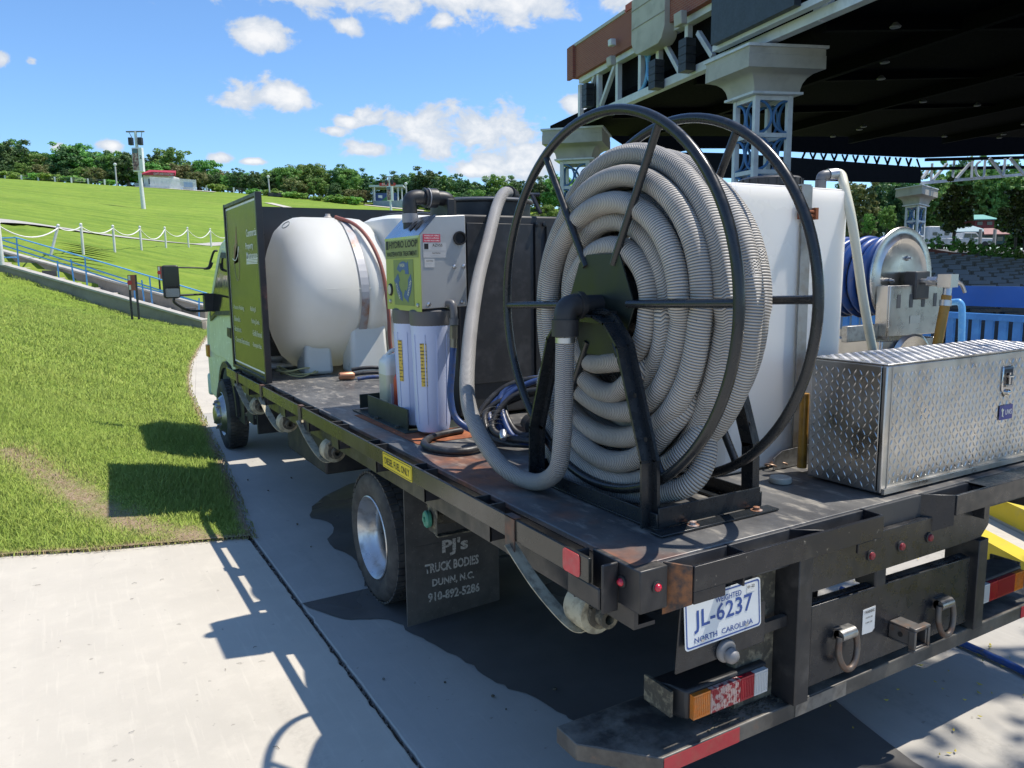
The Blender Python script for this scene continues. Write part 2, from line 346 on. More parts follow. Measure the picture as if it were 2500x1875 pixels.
DIRT = [atz(20, 1105, .28), atz(110, 1150, .24), atz(230, 1210, .18), atz(340, 1262, .10), atz(470, 1300, .04)]
def dirt_at(x, y):
    best = np.full(x.shape, 9.0)
    for a, b in zip(DIRT[:-1], DIRT[1:]):
        ax, ay, bx, by = a[0], a[1], b[0], b[1]; L = (bx-ax)**2+(by-ay)**2
        t = np.clip(((x-ax)*(bx-ax)+(y-ay)*(by-ay))/L, 0, 1); best = np.minimum(best, np.hypot(x-ax-t*(bx-ax), y-ay-t*(by-ay)))
    edge = np.minimum(np.maximum(xr(y)-x, 0), np.maximum(y-yf(x), 0))
    return np.maximum(np.clip(1.15-best/.27, 0, 1)*.85, np.clip(1-edge/.10, 0, 1)*.95)
t = NT('lawn'); sp = t.sep()
big = t.noise(.06, 4); mid_ = t.noise(.5, 6, .6); fine = t.noise(9, 6, .7); fst = t.noise(1.0, 3, .5, co=t.map((.05, .9, .3), (0, 0, R(-20))))
g1 = t.mix(t.rng(fine, .3, .7), (.105, .185, .022), (.245, .35, .052))
g2 = t.mix(t.rng(mid_, .35, .7), g1, (.225, .315, .042))
g3 = t.mix(t.math('MULTIPLY', t.rng(fst, .46, .62), .5), g2, (.085, .175, .020))
g3 = t.mix(t.math('MULTIPLY', t.rng(big, .4, .65), .4), g3, (.25, .36, .05)); g3 = t.mix(t.math('MULTIPLY', t.rng(t.noise(1.3, 8, .78), .46, .68), .7), g3, (.095, .165, .024)); g3 = t.mix(t.math('MULTIPLY', t.rng(t.noise(.8, 6, .7, co=t.map((.12, 1.6, .5), (0, 0, R(-35)))), .52, .66), .6), g3, (.29, .36, .06)); g3 = t.mix(t.math('MULTIPLY', t.rng(t.noise(.22, 5, .6), .56, .72), .35), g3, (.27, .30, .07))
at = t.n('ShaderNodeAttribute', attribute_name='dirt')
dm = t.rng(t.math('ADD', at.outputs['Fac'], t.math('MULTIPLY', t.math('SUBTRACT', t.noise(5, 7, .75), .5), 1.5)), .35, .9)
soil = t.mix(t.rng(t.noise(30, 5, .7), .35, .7), (.24, .17, .105), (.42, .32, .22))
t.bump(t.math('ADD', t.math('MULTIPLY', fine, .6), t.noise(60, 3)), .7, .03)
M['lawn'] = t.set(t.mix(dm, g3, soil), .9, 0, .15)
_a = atd(499, 785, 25.0); _b = atd(-90, 620, 26.2); _e = (_b-_a)[:2]; _L = float(np.hypot(*_e)); _e = _e/_L; _f = (atd(505, 750, 27.0)-_a)[:2]; _sn = np.array([-_e[1], _e[0]]); _sn = _sn if _sn@_f > 0 else -_sn
STAIR = (_a, _e, _sn, _L, float(_f@_sn)*.8)
S = np.r_[np.arange(0, 4, .14), np.arange(4, 60, .5), np.arange(60, 170, 3)]
Dd = np.r_[np.arange(0, 3, .14), np.arange(3, 50, .5), np.arange(50, 230, 4)]
px = np.zeros((len(S), len(Dd))); py = px.copy()
for j, s_ in enumerate(S):
    xx = xr(3.8+s_)-Dd; px[j] = xx; py[j] = yf(xx)+s_
px = px.T; py = py.T
pz = hz_(px, py); dd = dirt_at(px, py); nI, nJ = px.shape
verts = np.c_[px.ravel(), py.ravel(), pz.ravel()]
me = bpy.data.meshes.new('lawn'); idx = np.arange(nI*nJ).reshape(nI, nJ)
fc = np.stack([idx[:-1, :-1], idx[:-1, 1:], idx[1:, 1:], idx[1:, :-1]], -1).reshape(-1, 4)
me.from_pydata(verts.tolist(), [], fc.tolist()); me.update(); me.polygons.foreach_set('use_smooth', [True]*len(me.polygons))
a_ = me.attributes.new('dirt', 'FLOAT', 'POINT'); a_.data.foreach_set('value', dd.ravel().astype(np.float32)); me.materials.append(M['lawn'])
lawn = bpy.data.objects.new('lawn', me); COL.objects.link(lawn); tag(lawn, 'mown green lawn rising to the treeline', None, kind='structure')

# blades on the near bank
def blades(n, ymax, dmin, dmax, h0, h1, w0, name):
    X = []; Y = []
    while len(X) < n:
        u = rng.uniform(-80, 640, n); tt = dmin*(dmax/dmin)**rng.random(n)
        r = RT[None]*((u-CX)/FPX)[:, None]-UP[None]*((800-CY)/FPX)+FW[None]; x = CAM[0]+r[:, 0]*tt; y = CAM[1]+r[:, 1]*tt
        a, e, nn, L, W = STAIR; w = (x-a[0])*nn[0]+(y-a[1])*nn[1]
        ok = (x < xr(y)+.045) & (y > yf(x)-.045) & (y < ymax) & (w < -.15)
        X += x[ok].tolist(); Y += y[ok].tolist()
    x = np.array(X[:n]); y = np.array(Y[:n]); z = hz_(x, y); dt = dirt_at(x, y)
    k = rng.random(n) > dt*.75; x, y, z, dt = x[k], y[k], z[k], dt[k]; n = len(x)
    cl = .5+.5*np.sin(x*3.1+1.3*np.sin(y*2.3))*np.sin(y*2.7+np.sin(x*1.9))
    pt = np.clip(.5+.35*np.sin(x*1.7+2*np.sin(y*.9))*np.cos(y*1.3+x*.6)+.3*np.sin(x*5.1+y*4.3+np.sin(x*2.2)*2), 0, 1); tuft = (rng.random(n) < .05)*rng.uniform(.3, 1.1, n)
    h = (1+tuft)*rng.uniform(h0, h1, n)*(.55+.75*cl)*(1-.55*dt); a = rng.uniform(0, 2*np.pi, n); w = rng.uniform(.7, 1.3, n)*w0; ln = rng.uniform(.2, .9, n)*h; b = rng.uniform(0, 2*np.pi, n)
    dx, dy = np.cos(a)*w, np.sin(a)*w; lx, ly = np.cos(b)*ln, np.sin(b)*ln
    V = np.empty((n, 5, 3)); zb = z-.01
    V[:, 0] = np.c_[x-dx, y-dy, zb]; V[:, 1] = np.c_[x+dx, y+dy, zb]; V[:, 2] = np.c_[x+dx*.7+lx*.35, y+dy*.7+ly*.35, zb+h*.65]; V[:, 3] = np.c_[x-dx*.7+lx*.35, y-dy*.7+ly*.35, zb+h*.65]; V[:, 4] = np.c_[x+lx, y+ly, zb+h]
    me = bpy.data.meshes.new(name); me.vertices.add(n*5); me.vertices.foreach_set('co', V.ravel())
    o = np.arange(n)[:, None]*5
    loops = np.concatenate([o+np.array([[0, 1, 2, 3]]), o+np.array([[3, 2, 4]])], 1).ravel()
    me.loops.add(len(loops)); me.loops.foreach_set('vertex_index', loops.astype(np.int32))
    st = np.empty(2*n, np.int32); st[0::2] = np.arange(n)*7; st[1::2] = np.arange(n)*7+4
    me.polygons.add(2*n); me.polygons.foreach_set('loop_start', st); me.update(calc_edges=True)
    me.polygons.foreach_set('use_smooth', [True]*(2*n))
    at = me.attributes.new('rnd', 'FLOAT', 'POINT'); at.data.foreach_set('value', np.repeat(np.clip(rng.random(n)*.60+.18*pt+dt*.6, 0, 1), 5).astype(np.float32))
    return me
t = NT('grass_blade'); at = t.n('ShaderNodeAttribute', attribute_name='rnd')
cr = t.n('ShaderNodeValToRGB'); t.l(at.outputs['Fac'], cr.inputs[0]); cr.color_ramp.elements[0].color = (.25, .385, .06, 1); cr.color_ramp.elements[1].color = (.40, .31, .17, 1); cr.color_ramp.elements[1].position = 1.0
e = cr.color_ramp.elements.new(.72); e.color = (.47, .57, .14, 1)
M['blade'] = t.set(cr.outputs[0], .6, 0, .15); upn = t.n('ShaderNodeCombineXYZ'); upn.inputs[2].default_value = 1; gn = t.n('ShaderNodeNewGeometry'); vm = t.n('ShaderNodeMix', data_type='VECTOR'); vm.inputs[0].default_value = .7; t.l(gn.outputs['Normal'], vm.inputs[4]); t.l(upn.outputs[0], vm.inputs[5]); t.l(vm.outputs[1], t.b.inputs['Normal']); t.put(t.b.inputs['Transmission Weight'], 0)
tr = t.n('ShaderNodeBsdfTranslucent'); t.l(cr.outputs[0], tr.inputs[0]); ms = t.n('ShaderNodeMixShader'); ms.inputs[0].default_value = .3
out = t.t.nodes['Material Output']; t.l(t.b.outputs[0], ms.inputs[1]); t.l(tr.outputs[0], ms.inputs[2]); t.l(ms.outputs[0], out.inputs[0])
for args in ((150000, 30, 4.5, 11, .022, .062, .0030, 'grass'), (110000, 40, 9, 27, .03, .075, .0065, 'grass')):
    me = blades(*args); me.materials.append(M['blade']); o = bpy.data.objects.new('grass', me); COL.objects.link(o); tag(o, 'short green grass blades on the near bank' if args[2] < 5 else 'grass blades further up the bank by the stairs', None, kind='stuff')

# ------------------------------------------------------------------ paving
def concrete(name, base=(.55, .51, .43), dark=(.47, .437, .37)):
    t = NT(name); a = t.noise(1.1, 6, .6); b = t.noise(6, 6, .6); c = t.noise(150, 3); d = t.noise(3.0, 4, .6, co=t.map((14, .8, 1), (0, 0, R(8))))
    x = t.mix(t.rng(a, .35, .7), base, dark); x = t.mix(t.math('MULTIPLY', t.rng(b, .5, .75), .35), x, tuple(q*1.2 for q in base))
    x = t.mix(t.math('MULTIPLY', t.rng(d, .56, .7), .35), x, tuple(q*1.15 for q in base)); x = t.mix(t.math('MULTIPLY', t.rng(c, .55, .8), .4), x, tuple(q*.75 for q in base))
    x = t.mix(t.math('MULTIPLY', t.rng(t.noise(22, 3, .5), .69, .74), .5), x, (.2, .18, .15))
    ty = t.noise(1.6, 3, .5, co=t.map((2.2, .10, 1), (0, 0, R(-4)))); x = t.mix(t.math('MULTIPLY', t.math('MULTIPLY', t.rng(ty, .58, .66), t.rng(t.noise(30, 4, .7), .4, .65)), .35), x, tuple(q*.55 for q in base))
    vo = t.n('ShaderNodeTexVoronoi', feature='DISTANCE_TO_EDGE'); vo.inputs['Scale'].default_value = .42; wv = t.n('ShaderNodeVectorMath', operation='ADD'); nv = t.n('ShaderNodeTexNoise'); t.l(t.co, nv.inputs['Vector']); nv.inputs['Scale'].default_value = 2.5; nv.inputs['Detail'].default_value = 6; t.l(t.co, wv.inputs[0]); t.l(nv.outputs['Color'], wv.inputs[1]); t.l(wv.outputs[0], vo.inputs['Vector'])
    x = t.mix(t.math('MULTIPLY', t.math('MULTIPLY', t.rng(vo.outputs['Distance'], .0035, .001), t.rng(t.noise(.5, 2), .5, .6)), .6), x, (.13, .12, .10))
    spv = t.n('ShaderNodeTexVoronoi'); spv.inputs['Scale'].default_value = 3.1; t.l(t.co, spv.inputs['Vector']); x = t.mix(t.math('MULTIPLY', t.rng(spv.outputs['Distance'], .055, .03), t.rng(t.noise(1.3, 2), .5, .62)), x, tuple(q*.62 for q in base))
    t.bump(t.math('ADD', c, t.math('MULTIPLY', d, .6)), .12, .003); return t.set(x, t.rng(b, .3, .7, .75, .92), 0, .3)
M['concrete'] = concrete('concrete'); M['concrete_b'] = concrete('concrete_b', (.45, .43, .385), (.385, .37, .335))
M['old_concrete'] = concrete('old_concrete', (.30, .28, .245), (.20, .185, .16))
M['soil'] = mat('soil', (.055, .042, .03), .95, col2=(.12, .09, .06), scale=30, bump=.6)
g = MB(); g.add([(-160, -120, -.06), (260, -120, -.06), (260, 260, -.06), (-160, 260, -.06)], [(0, 1, 2, 3)])
tag(g.build('ground', mat('asphalt_ground', (.12, .115, .105), .9, col2=(.16, .15, .14), scale=.5)), 'dark ground far beyond the paving', None, kind='structure')
pav = bpy.data.objects.new('pavement', None); COL.objects.link(pav); tag(pav, 'pale concrete paving in large slabs', None, kind='structure')
JX = -1.43
def slab(pts, m, z=0.0):
    mb = MB(); mb.prism([(x, y, z-.12) for x, y in pts], (0, 0, .12)); return mb.build('slab', m, pav, bevel=.006)
jl = [(JX-.009+rng.normal(0, .0016)-(rng.random() < .05)*.008, y) for y in np.arange(-1.6, 3.8, .045)]; jr = [(JX+.009+rng.normal(0, .0014)+(rng.random() < .05)*.007, y) for y in np.arange(-1.6, 2.55, .045)]
slab([(-14, -9), (JX-.014, -9)]+jl+[(JX-.016, 3.86), (-2.0, 4.06), (-2.4, 4.18), (-2.9, 4.4), (-6, 5.1), (-14, 6.7)], M['concrete'])
slab([(JX+.014, -9), (2.5, -9), (2.5, 2.571), (JX+.016, 2.571)]+jr[::-1], M['concrete_b'])
cur = [(float(x)-.05, float(y)) for y, x in XR[2:9]]
slab([(JX+.014, 2.581), (2.5, 2.581), (2.5, 9.1), (-1.03, 9.1)]+[c for c in cur[::-1] if c[1] < 9]+[(JX+.02, 3.83)], M['concrete_b'])
cur = [(float(x)-.05, float(y)) for y, x in XR[5:12]]
slab([(-1.03, 9.112), (2.5, 9.112), (7, 30), (3, 30)]+cur[::-1], M['concrete'])
jo = MB(); jo.add([(JX-.03, -9, -.022), (JX+.03, -9, -.022), (JX+.03, 4, -.022), (JX-.03, 4, -.022)], [(0, 1, 2, 3)]); jo.build('joint_filler', M['soil'], pav)
gr = MB()
for i in range(420):
    y = rng.uniform(-1.4, 3.8); x = JX+rng.normal(0, .008); s_ = rng.uniform(.003, .009); gr.lathe((x, y, -.016+s_*.3), (rng.uniform(-.3, .3), rng.uniform(-.3, .3), 1), [(s_*.7, -s_*.5), (s_, 0), (s_*.6, s_*.6)], 5)
gr.build('grit', mat('grit', (.16, .14, .12), .9, col2=(.4, .38, .34), scale=60), pav, kind='stuff')
# dead grass thatch along the cut edge
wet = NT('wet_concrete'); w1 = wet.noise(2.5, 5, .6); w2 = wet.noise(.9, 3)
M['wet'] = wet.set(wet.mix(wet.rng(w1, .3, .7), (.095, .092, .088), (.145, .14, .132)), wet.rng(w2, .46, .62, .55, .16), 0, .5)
pts = [(-1.41, 2.565), (-1.33, 2.33), (-1.25, 2.225), (-1.14, 2.17), (-1.076, 2.085), (-1.04, 1.9), (-.998, 1.743), (-.965, 1.6), (-.937, 1.472), (-.93, 1.33), (-.892, 1.212), (-.83, 1.1), (-.82, .961), (-.79, .86), (-.785, .753), (-.70, .6), (-.66, .42), (-.70, .2), (-.62, .02), (-.52, -.12), (-.40, -.30), (-.2, -.42), (-.02, -.46), (.08, -.30), (.10, -.1), (.18, .3), (.40, .9), (.7, 1.8), (.9, 2.57)]
fine_pts = [tuple(p) for p in spline([(x, y, 0) for x, y in pts], 3)]
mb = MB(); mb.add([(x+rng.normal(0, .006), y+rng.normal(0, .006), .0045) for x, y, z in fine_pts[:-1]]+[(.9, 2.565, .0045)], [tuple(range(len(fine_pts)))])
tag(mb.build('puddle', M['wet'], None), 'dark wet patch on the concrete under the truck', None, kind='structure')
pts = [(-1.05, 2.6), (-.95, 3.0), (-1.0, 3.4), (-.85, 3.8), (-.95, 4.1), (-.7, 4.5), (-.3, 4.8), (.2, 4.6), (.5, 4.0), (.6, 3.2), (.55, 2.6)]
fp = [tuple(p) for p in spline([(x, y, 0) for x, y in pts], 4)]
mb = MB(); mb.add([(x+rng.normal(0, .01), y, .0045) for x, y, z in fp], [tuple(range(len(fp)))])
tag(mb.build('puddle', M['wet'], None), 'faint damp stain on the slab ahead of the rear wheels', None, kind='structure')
# steps beside the truck
SE = Vector((.49, .872, 0)).normalized(); SN = Vector((SE.y, -SE.x, 0)); S0 = Vector((2.159, .782, 0))
def stepbox(mb, n0_, n1_, z0, z1): a = S0+SE*-2.2; b = S0+SE*60; mb.prism([a+SN*n0_+Vector((0, 0, z0)), b+SN*n0_+Vector((0, 0, z0)), b+SN*n1_+Vector((0, 0, z0)), a+SN*n1_+Vector((0, 0, z0))], (0, 0, z1-z0)); return mb
for k, (n0_, n1_, z1, nm) in enumerate(((0, .295, .15, 'lower'), (.295, 90, .30, 'upper'))):
    o = stepbox(MB(), n0_, n1_, -.1, z1).build('step', M['concrete'], None, bevel=.008); tag(o, '%s concrete step beside the truck' % nm, None, kind='structure')
    yl = stepbox(MB(), n0_-.004, n0_+.12, z1-.001, z1+.004); stepbox(yl, n0_-.004, n0_-.0015, .02 if k == 0 else .17, z1-.001)
    yl.build('nosing', mat('yellow_line_%d' % k, (.66, .52, .03), .7, col2=(.42, .36, .16), scale=5, lo=.55, hi=.75), o)
# litter
lf = MB()
for i in range(150):
    x, y = rng.uniform(.1, 2.1), rng.uniform(-1.0, 1.2); a = rng.uniform(0, 6.28); s_ = rng.uniform(.005, .016)
    lf.add([(x+s_*math.cos(a), y+s_*math.sin(a), .012), (x+s_*.4*math.cos(a+1.6), y+s_*.4*math.sin(a+1.6), .008), (x-s_*math.cos(a), y-s_*math.sin(a), .012), (x+s_*.4*math.cos(a-1.6), y+s_*.4*math.sin(a-1.6), .009)], [(0, 1, 2), (0, 2, 3)])
tag(lf.build('fallen_leaves', mat('leaf_yellow', (.55, .45, .04), .6), None), 'tiny yellow leaves scattered on the paving behind the truck', None, kind='stuff')
tw = MB()
for i in range(22):
    x, y = rng.uniform(-3.2, -1.5), rng.uniform(.4, 4.0); a = rng.uniform(0, 6.28); L = rng.uniform(.008, .03); c = Vector((x, y, .004))
    tw.tube([c, c+Vector((math.cos(a)*L*.6, math.sin(a)*L*.6, .003)), c+Vector((math.cos(a+.4)*L, math.sin(a+.4)*L, .001))], .0011, 4)
for i in range(26):
    x, y = rng.uniform(-1.4, .2), rng.uniform(.2, 6); s_ = rng.uniform(.004, .011); tw.lathe((x, y, .004+s_*.5), (.2, .1, 1), [(s_*.5, -s_*.6), (s_, 0), (s_*.6, s_*.5)], 6)
tag(tw.build('litter', mat('litter', (.10, .085, .06), .9, col2=(.5, .5, .47), scale=2), None), 'bits of twig and grit lying on the slabs', None, kind='stuff')
# ------------------------------------------------------------------ the flatbed truck
def atx(u, v, x): r = ray(u, v); return CAM+r*((x-CAM[0])/r[0])
t = NT('deck_steel'); s_ = t.sep(); a = t.noise(3.2, 8, .65); b = t.noise(22, 6, .6, co=t.map((1, .35, 1))); c = t.noise(1.5, 5, .6); d = t.noise(60, 4)
base = t.mix(t.rng(a, .3, .7), (.075, .077, .083), (.20, .197, .19)); base = t.mix(t.math('MULTIPLY', t.rng(b, .54, .68), .85), base, (.36, .335, .29))
base = t.mix(t.math('MULTIPLY', t.rng(d, .62, .72), .5), base, (.33, .31, .28))
# rust is worst on the left margin of the deck, round the reel and filter stand
lm = t.math('MULTIPLY', t.rng(s_[0], -.82, -1.0, 0, .12), t.rng(s_[1], .6, -.1, .2, 1)); ym = t.rng(s_[1], -1.2, -2.2, 0, .05)
lm2 = t.math('MULTIPLY', t.math('MULTIPLY', t.rng(s_[0], -.86, -1.02), t.rng(s_[1], -2.0, -2.25)), .13); ru = t.rng(t.math('ADD', t.math('ADD', t.math('ADD', c, lm2), lm), ym), .63, .76); rc = t.mix(t.rng(t.noise(14, 6, .6), .35, .7), (.13, .042, .02), (.36, .13, .055))
M['deck'] = t.set(t.mix(t.math('MULTIPLY', ru, .85), base, rc), t.rng(b, .3, .7, .34, .58), t.rng(ru, 0, 1, .35, 0), .6); t.bump(t.math('ADD', b, t.math('MULTIPLY', a, 2)), .2, .003)

truck = thing('flatbed_truck', 'pale green cab-over flatbed truck loaded with tanks and a hose reel', 'truck', (0, 2.4, 0))
DZ = .985
def part(name, mb, m, par=truck, **k): return mb.build(name, M[m] if isinstance(m, str) else m, par, **k)
dk = MB(); dk.box(-1.135, 1.135, .085, 5.56, DZ-.02, DZ); part('deck', dk, 'deck', bevel=.003)
for sg in (-1, 1):
    mb = MB(); x0, x1 = sorted((sg*1.211, sg*1.199)); mb.box(x0, x1, .193, 5.56, .914, .987)
    r_ = part('side_rail', mb, mat('rail_paint', (.024, .025, .022), .27, col2=(.085, .08, .07), scale=2.2, lo=.45, hi=.75, spec=.5, rvar=.08) if sg < 0 else 'black_paint', bevel=.002)
    if sg < 0: rail = r_
    mb = MB(); x0, x1 = sorted((sg*1.135, sg*1.12)); mb.box(x0, x1, .085, 5.56, .80, DZ-.021); x0, x1 = sorted((sg*1.12, sg*1.06)); mb.box(x0, x1, .085, 5.56, .80, .812); part('edge_channel', mb, 'black_paint')
PK = [5.34, 4.78, 4.22, 3.66, 3.10, 2.54, 1.97, 1.41, .85]
for y in PK:
    for sg in (-1, 1):
        mb = MB()
        for yy in (y-.058, y+.05):
            x0, x1 = sorted((sg*1.198, sg*1.1355)); mb.box(x0, x1, yy, yy+.008, .852, .984)
        x0, x1 = sorted((sg*1.2, sg*1.192)); mb.box(x0, x1, y-.058, y+.058, .850, .9135); mb.box(*sorted((sg*1.19, sg*1.136)), y-.05, y+.05, .852, .858)
        part('stake_pocket', mb, 'black_paint')
# cross members and chassis
for y in np.arange(.5, 5.6, .56):
    mb = MB(); mb.box(-1.118, 1.118, y, y+.05, .84, .964); part('crossmember', mb, 'chassis')
for sg in (-1, 1):
    mb = MB(); mb.box(sg*.42-.035, sg*.42+.035, 1.0, 7.4, .62, .83); part('chassis_rail', mb, 'chassis')
mb = MB(); mb.tube([(-.95, 2.4, .36), (.95, 2.4, .36)], .07, 10); mb.lathe((0, 2.4, .36), (0, 1, 0), [(.06, -.2), (.17, -.1), (.17, .1), (.06, .2)], 14); part('rear_axle', mb, 'chassis')
mb = MB()
for sg in (-1, 1): mb.box(sg*.55-.04, sg*.55+.04, 1.7, 3.1, .44, .52)
part('leaf_spring', mb, 'chassis')
mb = MB(); mb.box(-.95, -.5, 3.6, 4.6, .42, .78); part('battery_box', mb, 'chassis', bevel=.02)
mb = MB(); mb.box(.4, .95, 3.4, 4.9, .42, .8); part('fuel_tank', mb, 'chassis', bevel=.04)
mb = MB(); mb.tube([(-.9, 6.85, .36), (.9, 6.85, .36)], .05, 8); mb.box(-.4, .4, 5.9, 7.4, .35, .8); part('front_axle', mb, 'chassis')

def wheel(cx_, cy_, outer, w=.2, rad=.36, dish=True):
    """outer = sign of the outward direction along x"""
    e = bpy.data.objects.new('wheel', None); COL.objects.link(e); e.parent = truck; e.location = (0, 0, 0); C = (cx_, cy_, rad)
    ax = (outer, 0, 0); h = w/2
    tb = MB(); tb.lathe(C, ax, [(.222, h-.012), (.236, h-.002), (.262, h+.004), (.30, h+.006), (.325, h-.002), (.343, h-.014), (.352, h-.03), (.354, 0), (.352, -h+.03), (.343, -h+.014), (.30, -h-.004), (.24, -h), (.222, -h+.012)], 64, cap=False)
    tb.build('tyre', M['rubber'], e, smooth=50)
    lg = MB(); n = 54
    for k in range(n):
        a = 2*math.pi*k/n
        for (u0, u1, da) in ((-h+.012, -h*.42, .0), (-h*.36, h*.36, .06), (h*.42, h-.012, .0)):
            vs = []
            for uu in (u0, u1):
                for rr in (.35, .361 if abs(uu) < h*.9 else .352):
                    for aa in (a+da-.042, a+da+.042): vs.append((C[0]+outer*uu, C[1]+rr*math.cos(aa), C[2]+rr*math.sin(aa)))
            lg.add(vs, [(0, 1, 3, 2), (4, 6, 7, 5), (0, 4, 5, 1), (2, 3, 7, 6), (0, 2, 6, 4), (1, 5, 7, 3)])
    lg.build('tread', M['rubber'], e, kind='stuff')
    rb = MB()
    if dish: rb.lathe(C, ax, [(.21, -h), (.2, -.02), (.196, h-.075), (.205, h-.05), (.217, h-.022), (.229, h-.002), (.224, h+.002), (.212, h-.016), (.192, h-.05), (.186, h-.075), (.178, h-.082), (.172, h-.10), (.170, h-.15), (.176, h-.165)], 56, cap=False); hb2 = MB(); hb2.lathe(C, ax, [(.176, h-.166), (.15, h-.172), (.115, h-.160), (.105, h-.13), (.06, h-.12), (.055, h-.10), (.04, h-.095)], 40); hb2.build('hub', M['mud_steel'], e, smooth=40)  # disc darker than the barrel: depth shade of the evenly lit dish as colour
    else: rb.lathe(C, ax, [(.21, -h), (.216, h-.02), (.229, h-.002), (.224, h+.002), (.205, h-.02), (.19, h+.0), (.165, h+.035), (.11, h+.045), (.10, h+.07), (.07, h+.085), (.06, h+.085)], 48)
    rb.build('rim', M['rim'] if dish else M['steel'], e, smooth=40)
    nb = MB()
    for k in range(5 if dish else 8):
        a = 2*math.pi*k/(5 if dish else 8); nb.lathe((C[0]+outer*(h-.15 if dish else h+.03), C[1]+.135*math.cos(a), C[2]+.135*math.sin(a)), ax, [(.017, 0), (.017, .02 if dish else .035), (.008, .03 if dish else .045)], 6)
    nb.build('wheel_nuts', M['mud_steel'] if dish else M['steel'], e, kind='stuff')
wheel(-.965, 2.40, -1); wheel(-.72, 2.40, 1, dish=True); wheel(.965, 2.40, 1); wheel(.72, 2.40, -1)
wheel(-.955, 6.85, -1, dish=False); wheel(.955, 6.85, 1, dish=False)

# mud flap with print
FY = 1.90
mb = MB(); mb.prism([(-1.075, FY, .055), (-.555, FY, .075), (-.56, FY, .79), (-1.072, FY, .80)], (0, -.010, 0)); flap = part('mud_flap', mb, 'dusty_rubber')
mb = MB(); mb.box(-1.02, -.575, FY-.0125, FY-.0105, .10, .455); part('flap_panel', mb, 'dusty_rubber', flap)
fm = NT('worn_print'); M['worn_print'] = fm.set(fm.mix(fm.rng(fm.noise(90, 5, .7), .50, .66), (.46, .445, .40), (.11, .10, .09)), .8, 0, .2)
for body, u, v, h, w in (("PJ's", 1111, 1333, .088, .145), ('TRUCK BODIES', 1104, 1377, .05, .30), ('DUNN, N.C.', 1107, 1414, .046, .235), ('910-892-5286', 1109, 1446, .05, .29)):
    text(body, flap, aty(u, v, FY-.013), (1, 0, -.02), (0.02, 0, 1), h, M['worn_print'], w, bold=.035)
mb = MB(); mb.box(-1.07, -.56, FY-.04, FY+.03, .80, .83); part('flap_bracket', mb, 'chassis')
mb = MB(); mb.prism([(.555, FY, .075), (1.075, FY, .055), (1.072, FY, .80), (.56, FY, .79)], (0, -.01, 0)); part('mud_flap', mb, 'dusty_rubber')
# fuel filler
fc_ = atx(1040, 1268, -1.05)
mb = MB(); mb.tube([(-1.02, fc_[1], fc_[2]), (-.90, fc_[1]-.005, fc_[2]-.005), (-.86, fc_[1]-.01, fc_[2]-.012), (-.6, fc_[1]-.03, fc_[2]-.035)], [.03, .032, .042, .042], 14); mb.ring((-.80, fc_[1]-.015, fc_[2]-.016), (1, 0, 0), .044, .006, 20, 6); fl = part('fuel_filler', mb, 'mud_steel', smooth=40)
mb = MB(); mb.lathe((-1.03, fc_[1], fc_[2]), (-1, .12, 0), [(.036, 0), (.04, .004), (.04, .02), (.034, .026), (.012, .027), (.012, .034), (0.001, .034)], 20); part('fuel_cap', mb, mat('green_cap', (.06, .26, .17), .5, col2=(.15, .3, .22), scale=20), fl, smooth=40)
mb = MB(); plate(mb, (-1.022, fc_[1]-.02, fc_[2]), (0, -1, 0), (0, 0, 1), rrect(.10, .125, .012), .004); mb.box(-1.02, -.58, fc_[1]-.07, fc_[1]-.03, fc_[2]-.075, fc_[2]-.068); part('filler_bracket', mb, 'mud_steel', fl)
mb = MB(); mb.ring((-1.04, fc_[1]-.03, fc_[2]+.055), (1, 0, 0), .035, .0012, 18, 4, 0, math.pi, ref=(0, 1, 0)); part('cap_chain', mb, 'steel', fl)
# diesel sticker on the rail
sa, sb = atx(940, 1105, -1.2125), atx(999, 1160, -1.2125); yc = (sa[1]+sb[1])/2+.0; L = abs(sa[1]-sb[1])+.06
mb = MB(); plate(mb, (-1.2115, yc, .947), (0, -1, 0), (0, 0, 1), rrect(L, .070, .006, 3), .0012); st = part('fuel_label', mb, 'yellow')
mb = MB(); plate(mb, (-1.2125, yc, .947), (0, -1, 0), (0, 0, 1), rrect(L-.012, .061, .004, 3), .0004); b_ = part('label_border', mb, 'ink', st)
mb = MB(); plate(mb, (-1.2130, yc, .947), (0, -1, 0), (0, 0, 1), rrect(L-.018, .055, .004, 3), .0004); part('label_field', mb, 'yellow', st)
text('DIESEL FUEL ONLY', st, (-1.2136, yc, .947), (0, -1, 0), (0, 0, 1), .032, M['ink'], L-.05, lift=.0006)

